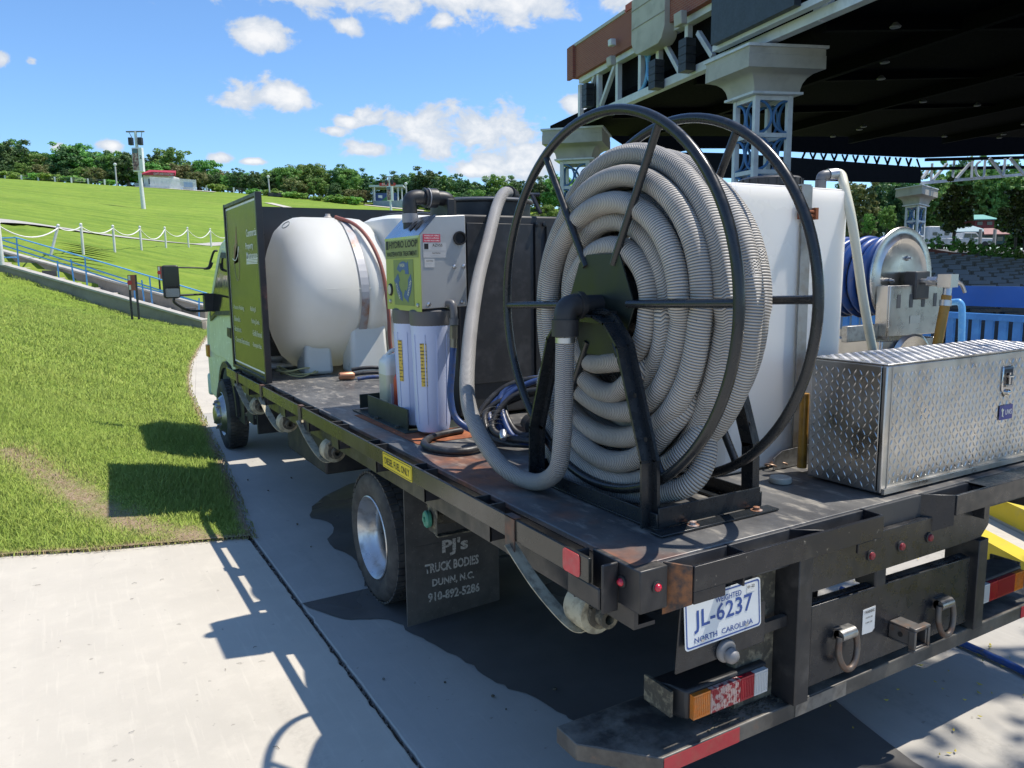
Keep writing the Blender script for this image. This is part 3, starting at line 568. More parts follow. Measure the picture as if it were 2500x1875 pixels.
# strap winches under the left rail
M['strap'] = mat('strap', (.42, .39, .28), .85, col2=(.16, .14, .10), scale=26, lo=.45, hi=.7, bump=.4, bscale=300)
for i, (u, v) in enumerate(((633, 990), (701, 1030), (812, 1098), (1440, 1482))):
    c = atx(u, v, -1.11); y, z = float(c[1]), float(c[2]); c = (-1.11, y, z)
    mb = MB(); mb.box(-1.15, -1.07, y-.062, y-.052, z-.02, .80); mb.box(-1.15, -1.07, y+.052, y+.062, z-.02, .80); mb.box(-1.15, -1.07, y-.062, y+.062, .796, .803)
    mb.lathe((-1.11, y-.057, z), (0, 1, 0), [(.045, -.006), (.045, .006)], 20); mb.lathe((-1.11, y-.06, z), (0, -1, 0), [(.030, 0), (.030, .04), (.017, .04), (.017, .005), (.001, .005)], 18); w_ = part('strap_winch', mb, 'mud_steel', smooth=40)
    mb = MB(); mb.lathe((-1.11, y-.05, z), (0, 1, 0), [(.02, 0), (.066, .003), (.068, .01), (.068, .09), (.066, .097), (.02, .1)], 26); part('strap_roll', mb, 'strap', w_, smooth=40)
    top = Vector((-1.214, y+.30, .90)); bot = Vector((-1.165, y+.03, z-.045)); mb = MB()
    path = [top, (top+bot)/2+Vector((-.005, .0, -.012)), bot, Vector((-1.12, y, z-.07)), Vector((-1.06, y, z-.04))]
    P = spline(path, 5); vs = []; n = Vector((1, .2, 0)).normalized()*.024
    for p in P: vs += [p-n, p+n]
    mb.add(vs, [(2*k, 2*k+1, 2*k+3, 2*k+2) for k in range(len(P)-1)]); s2 = part('strap', mb, 'strap', w_); s2.modifiers.new('thick', 'SOLIDIFY').thickness = .004
    mb = MB(); yy = y+.30; mb.box(-1.2165, -1.2125, yy-.03, yy+.03, .885, .992); mb.box(-1.2165, -1.188, yy-.03, yy+.03, .9885, .9925); mb.prism([(-1.2165, yy-.03, .884), (-1.2165, yy+.03, .884), (-1.2165, yy+.022, .86), (-1.2165, yy-.022, .86)], (.004, 0, 0)); part('strap_hook', mb, mat('hook', (.10, .085, .075), .6, .4, col2=(.2, .1, .07), scale=12), w_)

# rear end
mb = MB(); mb.box(-1.148, -1.05, .045, .26, .862, .9845); mb.box(-1.205, -1.15, .135, .145, .842, .984); mb.box(-1.205, -1.15, .27, .278, .842, .984); mb.box(-1.2095, -1.2, .146, .30, .850, .9135); part('corner_block', mb, 'black_paint', bevel=.004)
mb = MB(); mb.box(1.05, 1.148, .045, .26, .765, .9845); part('corner_block', mb, 'black_paint', bevel=.004)
for (u, v, y, nx) in ((1603, 1433, .045, 0), (1519, 1420, None, -1)):
    p = aty(u, v, y) if y is not None else atx(u, v, -1.149); ax = (0, -1, 0) if nx == 0 else (-1, 0, 0)
    mb = MB(); mb.lathe(p, ax, [(.017, 0), (.017, .004), (.012, .005)], 18); l_ = part('marker_light', mb, 'black_plastic'); mb = MB(); mb.lathe(p, ax, [(.0115, .003), (.011, .009), (.007, .014), (.001, .016)], 16); part('lens', mb, mat('red_lens', (.5, .015, .04), .2, spec=.7), l_, smooth=60)
mb = MB(); plate(mb, (-1.2118, .275, .950), (0, -1, 0), (0, 0, 1), rrect(.085, .068, .012), .002); part('reflector', mb, mat('reflector_red', (.62, .06, .07), .45, col2=(.5, .1, .1), scale=40))
mb = MB(); mb.prism([(-1.047, .07, .83), (-1.003, .0, .875), (-1.003, .0, .984), (-1.047, .07, .984)], (.006, .004, 0)); part('pocket_gusset', mb, mat('rusty_gusset', (.06, .048, .042), .8, col2=(.28, .12, .05), scale=14, lo=.48, hi=.64, col3=(.05, .05, .05), scale3=20, bump=.4, bscale=70)); mb = MB(); mb.box(-1.0, -.176, -.006, .006, .912, .985); mb.box(-.999, -.88, -.004, .004, .875, .9115); mb.box(-.30, -.177, -.004, .004, .880, .9115); mb.box(-.1765, -.170, .0065, .085, .88, .985); mb.prism([(-.55, .084, .90), (-.45, .01, .90), (-.45, .01, .982), (-.55, .084, .982)], (.006, .004, 0)); mb.box(-.8, -.793, .0065, .084, .88, .984); part('rear_rail', mb, mat('rear_paint', (.012, .013, .017), .3, col2=(.05, .048, .045), scale=7, lo=.55, hi=.8, col3=(.3, .27, .22), scale3=60, lo3=.66, hi3=.75), bevel=.0015)
mb = MB(); mb.box(.235, 1.15, -.006, .006, .912, .985); mb.prism([(.14, .078, .83), (.235, .0, .875), (.235, .0, .985), (.14, .078, .985)], (.006, .004, 0)); mb.box(.44, .447, .0065, .085, .86, .985); mb.box(.44, 1.15, .0065, .08, .974, .984); part('rear_rail', mb, 'black_clean', bevel=.0015)
mb = MB(); mb.box(-1.049, 1.049, .0715, .084, .862, .982); part('end_channel', mb, mat('end_paint', (.05, .052, .056), .5, col2=(.1, .1, .1), scale=6), bevel=.002)
mb = MB(); mb.prism([(-.52, .045, .905), (-.52, .045, .80), (-.47, .045, .765), (.50, .045, .765), (.55, .045, .81), (.55, .045, .905)], (0, .024, 0)); hd = part('rear_header', mb, 'black_clean', bevel=.003)
for x in (-.164, 0, .164):
    mb = MB(); mb.lathe((x, .045, .832), (0, -1, 0), [(.019, 0), (.019, .005), (.014, .006)], 18); l_ = part('marker_light', mb, 'black_plastic'); mb = MB(); mb.lathe((x, .04, .832), (0, -1, 0), [(.0135, 0), (.012, .007), (.001, .01)], 16); part('lens', mb, mat('dim_red', (.22, .02, .03), .4), l_, smooth=60)
mb = MB(); mb.prism([(-.44, .05, .715), (-.44, .05, .44), (.45, .05, .44), (.45, .05, .70)], (0, .014, 0)); mb.prism([(-.44, .0655, .715), (.45, .0655, .70), (.45, .09, .705), (-.44, .09, .72)], (0, 0, -.012)); hp = part('hitch_plate', mb, 'black_clean', bevel=.003)
for (x0, x1) in ((-.53, -.465), (.47, .53)):
    mb = MB(); mb.box(x0, x1, .03, .16, .41, .764 if x0 > 0 else .905); part('hitch_post', mb, 'black_paint', bevel=.003)
mb = MB(); mb.box(-.70, -.532, .12, .16, .41, .90); part('mud_panel', mb, 'mud_steel')
z0 = .535; mb = MB()
for (a0, a1, b0, b1) in ((-.0325, .0325, .026, .0325), (-.0325, .0325, -.0325, -.026), (-.0325, -.026, -.026, .026), (.026, .0325, -.026, .026)): mb.box(a0, a1, -.05, .049, z0+b0, z0+b1)
for (a0, a1, b0, b1) in ((-.043, .043, .0328, .043), (-.043, .043, -.043, -.0328), (-.043, -.0328, -.0328, .0328), (.0328, .043, -.0328, .0328)): mb.box(a0, a1, -.055, -.03, z0+b0, z0+b1)
rc_ = part('hitch_receiver', mb, mat('hitch_steel', (.16, .155, .15), .5, .7, col2=(.2, .12, .08), scale=18), hp, bevel=.003)
mb = MB(); mb.lathe((-.0327, .005, z0), (-1, 0, 0), [(.009, 0), (.009, .0015)], 14); part('pin_hole', mb, 'ink', rc_)
for (u, v) in ((2058, 1565), (2297, 1490)):
    p = aty(u, v, .04); x, z = p[0], p[2]+.03
    mb = MB(); mb.tube([(x-.036, .03, z), (x+.036, .03, z)], .02, 14); mb.box(x-.036, x+.036, .03, .05, z-.02, z+.02); dr = part('d_ring', mb, 'steel', hp, smooth=40)
    mb = MB(); path = spline([(x-.04, .024, z), (x-.047, .02, z-.05), (x-.03, .014, z-.098), (x, .012, z-.115), (x+.03, .014, z-.098), (x+.047, .02, z-.05), (x+.04, .024, z)], 5); mb.tube(path, .0105, 10); part('ring', mb, mat('ring_steel', (.15, .135, .12), .55, .6, col2=(.16, .09, .06), scale=20), dr, smooth=60)
p = aty(2122, 1515, .047); mb = MB(); plate(mb, (p[0], .0495, p[2]), (1, 0, 0), (0, 0, 1), [(-.033, -.044), (.02, -.046), (.033, -.036), (.033, .045), (-.033, .044)], .0012); w_ = part('warning_sticker', mb, 'white_ink', hp)
text('! WARNING', w_, (p[0], .048, p[2]+.033), (1, 0, 0), (0, 0, 1), .011, M['ink'], .054, lift=.0006)
for k, b_ in enumerate(('10,000 LBS', '1,000 LBS')): text(b_, w_, (p[0], .048, p[2]+.012-.018*k), (1, 0, 0), (0, 0, 1), .006, M['ink'], .036, lift=.0006)
mb = MB(); mb.box(-.12, -.06, .05, .13, .70, .80); mb.box(-.05, -.10, .13, .16, .72, .77); part('trailer_socket', mb, 'black_plastic', hp, bevel=.006)
mb = MB(); mb.tube(spline([(-.2, .3, .8), (-.2, .24, .74), (-.19, .24, .62), (-.15, .3, .55)], 5), .014, 8); part('cable', mb, 'black_rubber', hp, smooth=50)
# plate, bracket, lamp
mb = MB(); mb.prism([(-1.0, .062, .64), (-.64, .062, .645), (-.64, .062, .775), (-.70, .062, .775), (-.70, .062, .9), (-.98, .062, .9)], (0, .006, 0)); br = part('plate_bracket', mb, 'black_clean', bevel=.002)
mb = MB(); mb.box(-.64, -.531, .07, .09, .665, .70); part('bracket_arm', mb, 'black_paint', br)
P0 = aty(1674, 1586, .05); P1 = aty(1858, 1527, .05); P2 = aty(1854, 1413, .05); pc = (np.array(P0)+np.array(P2))/2; rv = Vector(P1-P0).normalized(); uv = Vector((-.018, .05, 1)).normalized(); rv = (rv-uv*rv.dot(uv)).normalized()
mb = MB(); plate(mb, pc, rv, uv, rrect(.305, .152, .012), .0014); lp = part('licence_plate', mb, mat('plate_white', (.70, .74, .76), .35), br)
M['plate_blue'] = mat('plate_blue', (.03, .08, .30), .45); pcv = Vector(pc); nn = rv.cross(uv)
fr = MB(); o_ = rrect(.296, .143, .010); i_ = rrect(.287, .134, .008); k = len(o_)
fr.add([pcv+rv*x+uv*y+nn*.0019 for x, y in o_]+[pcv+rv*x+uv*y+nn*.0019 for x, y in i_], [(j, (j+1) % k, k+(j+1) % k, k+j) for j in range(k)]); part('plate_border', fr, 'plate_blue', lp)
text('WEIGHTED', lp, pcv+rv*.02+uv*.047, rv, uv, .017, M['plate_blue'], .105, lift=.0024)
text('JL-6237', lp, pcv+uv*.002, rv, uv, .068, M['plate_blue'], .235, lift=.0024)
text('NORTH  CAROLINA', lp, pcv-uv*.052, rv, uv, .017, M['plate_blue'], .235, lift=.0024)
mb = MB(); plate(mb, pcv+rv*.112+uv*.052+nn*.0016, rv, uv, rrect(.036, .026, .002, 2), .0006); vt = part('validation_sticker', mb, 'white_ink', lp); text('01-22', vt, pcv+rv*.112+uv*.056, rv, uv, .009, M['ink'], .03, lift=.003)
mb = MB()
for x in (-.086, .092): mb.lathe(pcv+rv*x-uv*.056+nn*.0015, nn, [(.006, 0), (.006, .002), (.003, .004)], 10)
part('plate_bolt', mb, 'zinc', lp, kind='stuff')
p = aty(1773, 1588, .055); mb = MB(); mb.lathe((p[0], .06, p[2]), (0, -1, 0), [(.036, 0), (.036, .008), (.03, .014), (.024, .016)], 24, ref=(1, 0, 0)); mb.lathe((p[0]+.004, .048, p[2]-.006), (0, -.9, -.4), [(.023, 0), (.023, .018), (.017, .028), (.002, .032)], 18); part('plate_lamp', mb, mat('lamp_grey', (.22, .22, .225), .5, .3), br, smooth=45)
def lamp(sg):
    zb, zt = .462, .538
    mb = MB(); mb.prism([(sg*.585, .095, zt+.012), (sg*.925, .095, zt+.012), (sg*.945, .15, zt+.02), (sg*.945, .24, zt-.01), (sg*.585, .24, zt)], (0, 0, -(zt-zb)-.018)); h_ = part('tail_lamp', mb, 'black_plastic', bevel=.008)
    dirty = mat('dirty_red', (.30, .02, .03), .5, col2=(.5, .38, .34), scale=60, lo=.46, hi=.52)
    for (a0, a1, m) in ((.912, .845, mat('amber', (.62, .18, .02), .25, col2=(.5, .2, .06), scale=30)), (.843, .72, dirty if sg < 0 else mat('red_b', (.28, .015, .02), .3)), (.718, .66, mat('red_a', (.34, .012, .025), .22)), (.658, .60, mat('clear_lens', (.55, .56, .55), .3))):
        x0, x1 = sorted((sg*a0, sg*a1)); mb = MB(); mb.box(x0, x1, .078, .0945, zb, zt)
        nrib = max(3, int((x1-x0)/.007))
        for q in range(nrib): xx = x0+(q+.5)*(x1-x0)/nrib; mb.box(xx-.0016, xx+.0016, .0765, .0779, zb+.006, zt-.006)
        mb.build('lens', m, h_)
    mb = MB(); mb.box(*sorted((sg*.955, sg*.965)), .12, .24, zb+.005, zt+.01); part('side_bracket', mb, 'mud_steel', h_)
lamp(-1); lamp(1)
M['bumper'] = mat('bumper', (.045, .044, .042), .45, col2=(.16, .15, .13), scale=5, lo=.45, hi=.75, col3=(.20, .09, .045), scale3=9, lo3=.62, hi3=.74, bump=.25, bscale=70)
dusty(M['bumper'], (.26, .24, .20), .42, .66, .8)
bp = [(-1.055, .05), (1.055, .05), (1.225, .235), (1.225, .34), (-1.225, .34), (-1.225, .235)]
mb = MB(); mb.prism([(x, y, .352) for x, y in bp], (0, 0, .055)); bm_ = part('step_bumper', mb, 'bumper', bevel=.004)
mb = MB(); n = 0
for i in range(700):
    x = rng.uniform(-.86, -.5); y = rng.uniform(.065, .2); 
    if rng.random() < .25+.5*(x+.86)/.36: mb.box(x, x+rng.uniform(.003, .009), y, y+rng.uniform(.003, .007), .4072, .4072+rng.uniform(.001, .003))
part('grip_grit', mb, 'mud_steel', bm_, kind='stuff')
for (x0, x1, m) in ((-1.05, -.75, mat('tape_red', (.42, .03, .04), .5, col2=(.35, .06, .05), scale=25)), (-.5, -.25, 'steel'), (.85, 1.05, mat('tape_red_b', (.4, .03, .04), .5))):
    mb = MB(); mb.box(x0, x1, .0476, .0488, .356, .404); part('reflective_tape' if m != 'steel' else 'worn_edge', mb, mat('worn_edge', (.22, .21, .19), .5, .3, col2=(.10, .09, .08), scale=14) if m == 'steel' else m, bm_)

# headboard and lettered side panel
mb = MB(); mb.box(-1.13, 1.13, 5.535, 5.56, DZ+.004, 2.37); part('headboard', mb, mat('headboard', (.012, .013, .018), .35))
mb = MB(); mb.box(-1.136, -1.118, 4.36, 5.53, DZ+.03, 2.355); sp_ = part('side_panel', mb, 'black_clean')
mb = MB(); mb.box(1.118, 1.136, 4.36, 5.53, DZ+.03, 2.355); part('side_panel', mb, 'black_clean')
mb = MB(); mb.box(-1.15, -1.105, 4.325, 4.36, DZ+.003, 2.375); mb.box(-1.15, -1.105, 5.535, 5.57, DZ+.003, 2.375); mb.box(-1.148, -1.108, 4.361, 5.534, 2.345, 2.372); mb.box(-1.148, -1.108, 4.361, 5.534, DZ+.004, DZ+.034); part('panel_frame', mb, mat('frame_worn', (.02, .02, .022), .4, col2=(.14, .07, .06), scale=5, lo=.6, hi=.72), sp_, bevel=.002)
def quad_yz(x, y0, y1, z0, z1, th=.001): mb = MB(); mb.box(x-th, x, y0, y1, z0, z1); return mb
M['sign_green'] = mat('sign_green', (.056, .072, .026), .22, spec=.45, rvar=.03)
part('sign_border', quad_yz(-1.1365, 4.365, 5.525, 1.045, 2.335), 'white_ink', sp_); sg_ = part('sign_face', quad_yz(-1.138, 4.382, 5.508, 1.06, 2.32), 'sign_green', sp_)
SX = -1.1395
def sp(u, v): p = atx(u, v, SX); return (SX, p[1], p[2])
LF = (0, -1, 0)
for body, u, v, h, w in (('Commercial', 613.5, 567, .058, .36), ('Property', 609, 602, .062, .26), ('Maintenance', 615, 623, .052, .38)): text(body, sg_, sp(u, v), LF, (0, 0, 1), h, M['white_ink'], w)
for k in range(4):
    p = sp(615, 632.5+k*3.6); part('rule', quad_yz(SX, p[1]-.19, p[1]+.19, p[2]-.0035, p[2]+.0035, .0008), 'white_ink', sg_)
for body, u, v, w in (('-Pressure Washing', 583, 752, .42), ('-Sidewalks', 579, 778, .26), ('-Storefronts', 581, 803, .28), ('-Concrete Restorations', 592, 832, .56), ('-Building &', 618, 756, .20), ('Parking Decks', 624, 787, .27), ('-Graffiti Removal', 628, 815, .32), ('-Dumpster Pads', 628, 845, .30)):
    text(body, sg_, sp(u, v), LF, (0, 0, 1), .046, M['cream_ink'], w)
mb = MB(); c = Vector(sp(578, 640)); mb.tube([c+Vector((0, .10*math.cos(a), .15*math.sin(a))) for a in np.linspace(0, 2*math.pi, 40)[:-1]], .004, 4, closed=True); part('emblem_loop', mb, mat('emblem_gold', (.32, .30, .16), .5), sg_)
mb = MB(); pk = Vector(sp(576, 553)); l0 = Vector(sp(571, 645)); r0 = Vector(sp(580, 640)); mb.prism([pk, l0, l0+Vector((0, -.035, 0)), pk+Vector((0, -.01, -.12)), r0, r0+Vector((0, -.03, 0))], (-.0008, 0, 0)); part('emblem_letter', mb, mat('emblem_copper', (.30, .17, .10), .5), sg_)
mb = MB(); b0 = Vector(sp(569, 632)); mb.tube(spline([b0, b0+Vector((0, -.1, -.015)), b0+Vector((0, -.2, .02)), b0+Vector((0, -.26, .09))], 5), .005, 4); part('emblem_swoosh', mb, 'white_ink', sg_)

# cab
def cabx(z): return .985-.10*max(0, (z-1.35)/.8)**1.2
prof = [(6.12, .62), (6.12, 2.08), (6.2, 2.14), (7.1, 2.16), (7.28, 2.12), (7.42, 2.0), (7.86, 1.32), (7.96, 1.18), (8.0, .9), (7.98, .42), (7.5, .40), (7.43, .45), (7.38, .62), (7.28, .76), (7.1, .86), (6.85, .89), (6.6, .86), (6.42, .76), (6.32, .62)]
mb = MB(); k = len(prof); vs = [(-cabx(z), y, z) for y, z in prof]+[(cabx(z), y, z) for y, z in prof]
mb.add(vs, [tuple(range(k)), tuple(range(k, 2*k))[::-1]]+[(j, (j+1) % k, k+(j+1) % k, k+j) for j in range(k)]); cab = part('cab', mb, 'mint', bevel=.03)
def onside(y, z, o=.004): return (-cabx(z)-o, y, z)
def sideplate(pts, th=.004, o=.001):
    mb = MB(); a = [Vector(onside(y, z, o)) for y, z in pts]; b = [Vector(onside(y, z, o+th)) for y, z in pts]; n = len(a)
    mb.add(a+b, [tuple(range(n)), tuple(range(n, 2*n))[::-1]]+[(j, (j+1) % n, n+(j+1) % n, n+j) for j in range(n)]); return mb
wf = [(6.34, 1.40), (6.34, 1.99), (7.14, 2.02), (7.62, 1.36), (7.58, 1.28), (7.25, 1.36)]
dr = part('door', sideplate([(6.28, .92), (6.28, 2.06), (7.2, 2.07), (7.72, 1.36), (7.76, .95), (7.42, .92), (7.05, .93)], .006), 'mint', cab, bevel=.003)
w_ = part('window_frame', sideplate(wf, .004, .0075), 'black_plastic', dr)
cx0, cz0 = 6.95, 1.66; part('window_glass', sideplate([(cx0+(y-cx0)*.86, cz0+(z-cz0)*.84) for y, z in wf], .002, .012), 'glass_dark', dr)
part('door_handle', sideplate([(6.42, 1.17), (6.42, 1.27), (6.58, 1.27), (6.60, 1.18)], .012, .007), 'black_plastic', dr, bevel=.004)
part('door_seam', sideplate([(6.272, .92), (6.272, 2.06), (6.279, 2.06), (6.279, .92)], .003, .002), 'ink', dr)
mb = MB()
for j in range(15):
    a0, a1 = math.pi*j/15, math.pi*(j+1)/15
    pts = [(6.85+.50*math.cos(a0), .40+.50*math.sin(a0)), (6.85+.50*math.cos(a1), .40+.50*math.sin(a1)), (6.85+.44*math.cos(a1), .40+.44*math.sin(a1)), (6.85+.44*math.cos(a0), .40+.44*math.sin(a0))]
    mb.prism([(-.972, y, z) for y, z in pts], (-.03, 0, 0))
part('wheel_arch', mb, 'black_plastic', cab)
mb = MB(); mb.box(-.97, -.95, 6.15, 6.5, .35, .9); part('mud_guard', mb, 'black_plastic', cab)
mb = MB(); mb.box(-1.01, -.94, 7.84, 7.95, .86, 1.0); part('side_marker', mb, mat('amber_marker', (.5, .2, .03), .3), cab, bevel=.01)
mb = MB(); mb.add([(-.84, 7.43, 1.98), (.84, 7.43, 1.98), (.94, 7.88, 1.33), (-.94, 7.88, 1.33)], [(0, 1, 2, 3)]); part('windscreen', mb, 'glass_dark', cab)
mb = MB(); mb.box(-1.0, 1.0, 7.97, 8.05, .40, .66); part('front_bumper', mb, 'mint', cab, bevel=.03)
mb = MB(); mb.lathe((-.80, 7.99, .78), (0, 1, 0), [(.08, 0), (.08, .02), (.06, .03)], 20); mb.lathe((.80, 7.99, .78), (0, 1, 0), [(.08, 0), (.08, .02), (.06, .03)], 20); part('headlight', mb, 'zinc', cab, kind='stuff')
mc = Vector((-1.395, 7.30, 1.722)); rvm = Vector((1, -.12, 0)).normalized()
mb = MB(); plate(mb, mc+Vector((0, .035, 0)), (-1, .12, 0), (0, 0, 1), rrect(.165, .345, .03), .06); mb.v = [(x, y-.0, z) for x, y, z in mb.v]; mir = part('mirror', mb, 'black_plastic', cab, bevel=.014)
nr = Vector((-.12, -1, 0)).normalized(); f0 = mc+Vector((0, -.027, 0))
mb = MB(); plate(mb, f0+Vector((0, -.002, .055)), rvm, (0, 0, 1), rrect(.138, .205, .014), .003); part('mirror_glass', mb, 'mirror', mir)
mb = MB(); plate(mb, f0+Vector((0, -.002, -.112)), rvm, (0, 0, 1), rrect(.132, .088, .014), .003); part('convex_mirror', mb, mat('mirror_b', (.2, .22, .25), .12, 1), mir)
mb = MB(); mb.tube(spline([(-1.33, 7.34, 1.87), (-1.15, 7.36, 1.865), (-1.05, 7.36, 1.86)], 4), .008, 8); mb.tube(spline([(-1.06, 7.36, 1.855), (-1.01, 7.36, 1.87), (-.985, 7.33, 1.95), (-.965, 7.25, 2.03), (-.93, 7.25, 2.04)], 5), .012, 8); mb.tube(spline([(-1.06, 7.36, 1.855), (-1.0, 7.36, 1.86), (-.97, 7.35, 1.92)], 4), .011, 8); part('mirror_arm', mb, 'black_plastic', mir, smooth=50)
mb = MB(); mb.tube([(-1.32, 7.33, 1.58), (-1.02, 7.42, 1.585)], .011, 8); mb.tube(spline([(-1.38, 7.32, 1.55), (-1.37, 7.33, 1.50), (-1.24, 7.4, 1.42), (-1.10, 7.45, 1.405), (-.97, 7.46, 1.41)], 6), .014, 8); mb.box(-1.07, -.96, 7.39, 7.50, 1.40, 1.59); part('mirror_arm', mb, 'black_plastic', mir, smooth=40)
# antenna wires, tail bracket steps behind the cab
mb = MB(); mb.box(-.98, -.80, 5.72, 5.98, .42, .86); part('air_tank_box', mb, 'chassis', bevel=.01)
mb = MB(); mb.box(-.96, -.6, 5.62, 5.66, .35, .95); mb.bar((-.95, 5.66, .5), (-.95, 6.2, .45), .03, .03); part('step_bracket', mb, 'chassis')
# ------------------------------------------------------------------ ribbed suction hose material (UV x = metres along the hose)
def ribbed(name, c1, c2, pitch):
    t = NT(name); uvn = t.n('ShaderNodeUVMap', uv_map='UVMap'); s_ = t.sep(uvn.outputs[0])
    w = t.math('PINGPONG', t.math('MULTIPLY_ADD', s_[0], 1/pitch, t.math('MULTIPLY', s_[1], 1.0)), .5)
    gap = t.rng(w, .07, .17); dirt_ = t.noise(5, 6, .6)
    body = t.mix(t.rng(dirt_, .35, .75), c1, c2); body = t.mix(t.math('MULTIPLY', t.rng(t.noise(70, 4, .7), .66, .72), .8), body, (.04, .04, .04))
    t.bump(t.rng(w, .05, .4), .9, .004); return t.set(t.mix(gap, (.095, .09, .085), body), .48, 0, .4)
M['ribbed'] = ribbed('ribbed', (.52, .495, .455), (.36, .34, .31), .0086); M['ribbed_dark'] = ribbed('ribbed_dark', (.46, .45, .43), (.36, .35, .335), .0068)

# ------------------------------------------------------------------ big hose reel
RC = Vector((-.69, .63, 1.67)); XN, XF = -.85, -.53
reel = thing('hose_reel', 'large black steel reel wound with ribbed grey suction hose', 'hose reel', (-.69, .63, DZ))
mb = MB(); mb.box(-.905, -.85, .262, 1.0, DZ+.002, DZ+.01); mb.box(-.905, -.897, .262, 1.0, DZ+.0105, DZ+.058); mb.box(-.50, -.445, .262, 1.0, DZ+.002, DZ+.01); mb.box(-.453, -.445, .262, 1.0, DZ+.0105, DZ+.058)
mb.box(-.896, -.454, .262, .27, DZ+.0105, DZ+.075); mb.box(-.896, -.454, .99, .998, DZ+.0105, DZ+.075); mb.box(-.93, -.42, .21, .2615, DZ+.002, DZ+.009); part('base_frame', mb, 'reel_paint', reel, bevel=.002)
mb = MB()
for x in (-.78, -.5): mb.lathe((x, .235, DZ+.009), (0, 0, 1), [(.02, 0), (.02, .002), (.011, .003), (.011, .012), (.004, .014)], 10)
part('base_bolt', mb, mat('rusty_bolt', (.3, .15, .09), .6, .5, col2=(.5, .5, .5), scale=40), reel, kind='stuff')
def aframe(x, sg):
    near = [(.30, DZ+.012), (.305, 1.20), (.43, 1.545), (.50, 1.615), (.56, 1.635), (.70, 1.635), (.76, 1.615), (.83, 1.545), (.955, 1.20), (.96, DZ+.012)]
    mb = MB(); w = .05
    for i in range(len(near)-1):
        a = Vector((x, *near[i])); b = Vector((x, *near[i+1])); d = (b-a).normalized()*.004; mb.bar(a-d, b+d, w, .012, up=(1, 0, 0)); mb.bar(a-d+Vector((sg*.024, 0, 0)), b+d+Vector((sg*.024, 0, 0)), .008, .05, up=(1, 0, 0))
    return mb
for x, sg in ((-.885, -1), (-.47, 1)):
    o = part('support_frame', aframe(x, sg), 'reel_paint', reel)
    mb = MB()
    for (y, z) in ((.307, 1.10), (.307, 1.27), (.36, 1.40)): mb.lathe((x-.0285 if sg < 0 else x, y, z), (-1, 0, 0), [(.008, 0), (.008, .001)], 10)
    part('bolt_hole', mb, 'ink', o, kind='stuff')
mb = MB(); mb.box(-.905, -.86, .52, .74, 1.642, 1.652); part('bearing_plate', mb, 'reel_paint', reel)
def rp(x, a, r): return (x, RC.y-r*math.cos(a), RC.z+r*math.sin(a))
for x in (XN, XF):
    mb = MB(); mb.ring((x, RC.y, RC.z), (1, 0, 0), .625, .0165, 96, 14); part('ring', mb, 'reel_paint', reel, smooth=80)
    mb = MB(); mb.prism([(x, RC.y-r*math.cos(a), RC.z+r*math.sin(a)) for a, r in ((R(0), .185), (R(58), .198), (R(122), .198), (R(180), .185), (R(238), .205), (R(302), .205))], (.006, 0, 0)); part('hub_plate', mb, 'green_black', reel, bevel=.001)
    for k in range(6):
        a = R(60*k+2); mb = MB(); mb.tube([rp(x+.003, a, .15), rp(x+.001, a, .615)], .0135, 10); part('spoke', mb, 'reel_paint', reel, smooth=60)
mb = MB(); mb.tube([(-.94, RC.y, RC.z), (-.44, RC.y, RC.z)], .033, 18); part('axle', mb, 'black_plastic', reel, smooth=60)
mb = MB(); mb.lathe(RC, (1, 0, 0), [(.14, -.15), (.14, .15)], 24, cap=False); part('drum', mb, 'reel_paint', reel, smooth=40)
el = MB(); ex = -.99
el.tube(spline([(-.93, RC.y, RC.z), (-.955, RC.y, RC.z), (-.98, RC.y, RC.z-.008), (ex, RC.y, RC.z-.035), (ex, RC.y, RC.z-.06)], 6), .038, 20); el.tube([(ex, RC.y, RC.z-.045), (ex, RC.y, RC.z-.10)], .045, 20); el.tube([(-.945, RC.y, RC.z), (-.925, RC.y, RC.z)], .046, 20); part('elbow', el, 'black_plastic', reel, smooth=50)
# coil: layered turns, loose and sagging at the bottom
hr = .0365
random.seed(11)
def turn(x, r, seed, dx=0):
    rs = random.Random(seed); p1, p2 = rs.uniform(0, 6.28), rs.uniform(0, 6.28); sag = rs.uniform(.05, .09)*(r/.5); wob = rs.uniform(.006, .014); pts = []
    for k in range(72):
        a = 2*math.pi*k/72; low = max(0, -math.sin(a)); rr = r+wob*math.sin(2*a+p1)+low**2*sag+low*wob*2*math.sin(3*a+p2)
        z = RC.z+rr*math.sin(a); pts.append((x+dx*math.sin(a*.5+p2)+.012*low*math.sin(a*2+p1), RC.y-rr*math.cos(a), z))
    return pts
k = 0
LAY = [.20, .273, .346, .419, .49]
for c, x in enumerate((-.808, -.737, -.666, -.596)):
    nl = (4, 5, 5, 5)[c]
    for l in range(nl):
        r = LAY[l]+(.0, -.006, .0, -.036)[c]
        if c in (1, 2) and l < 2: continue                       # hidden inside the coil
        mb = MB(); pts = turn(x+(.022 if l % 2 else 0)-(.022 if c == 3 and l % 2 else 0), r, 100+k, .010); k += 1
        sft = (k*29) % 72; pts = pts[sft:]+pts[:sft]; mb.tube([Vector(p) for p in pts+pts[:3]], [hr*.985]*2+[hr]*70+[hr*.985]*3, 16, caps=False, uv=True); part('hose_turn', mb, 'ribbed', reel, smooth=80, recalc=False)
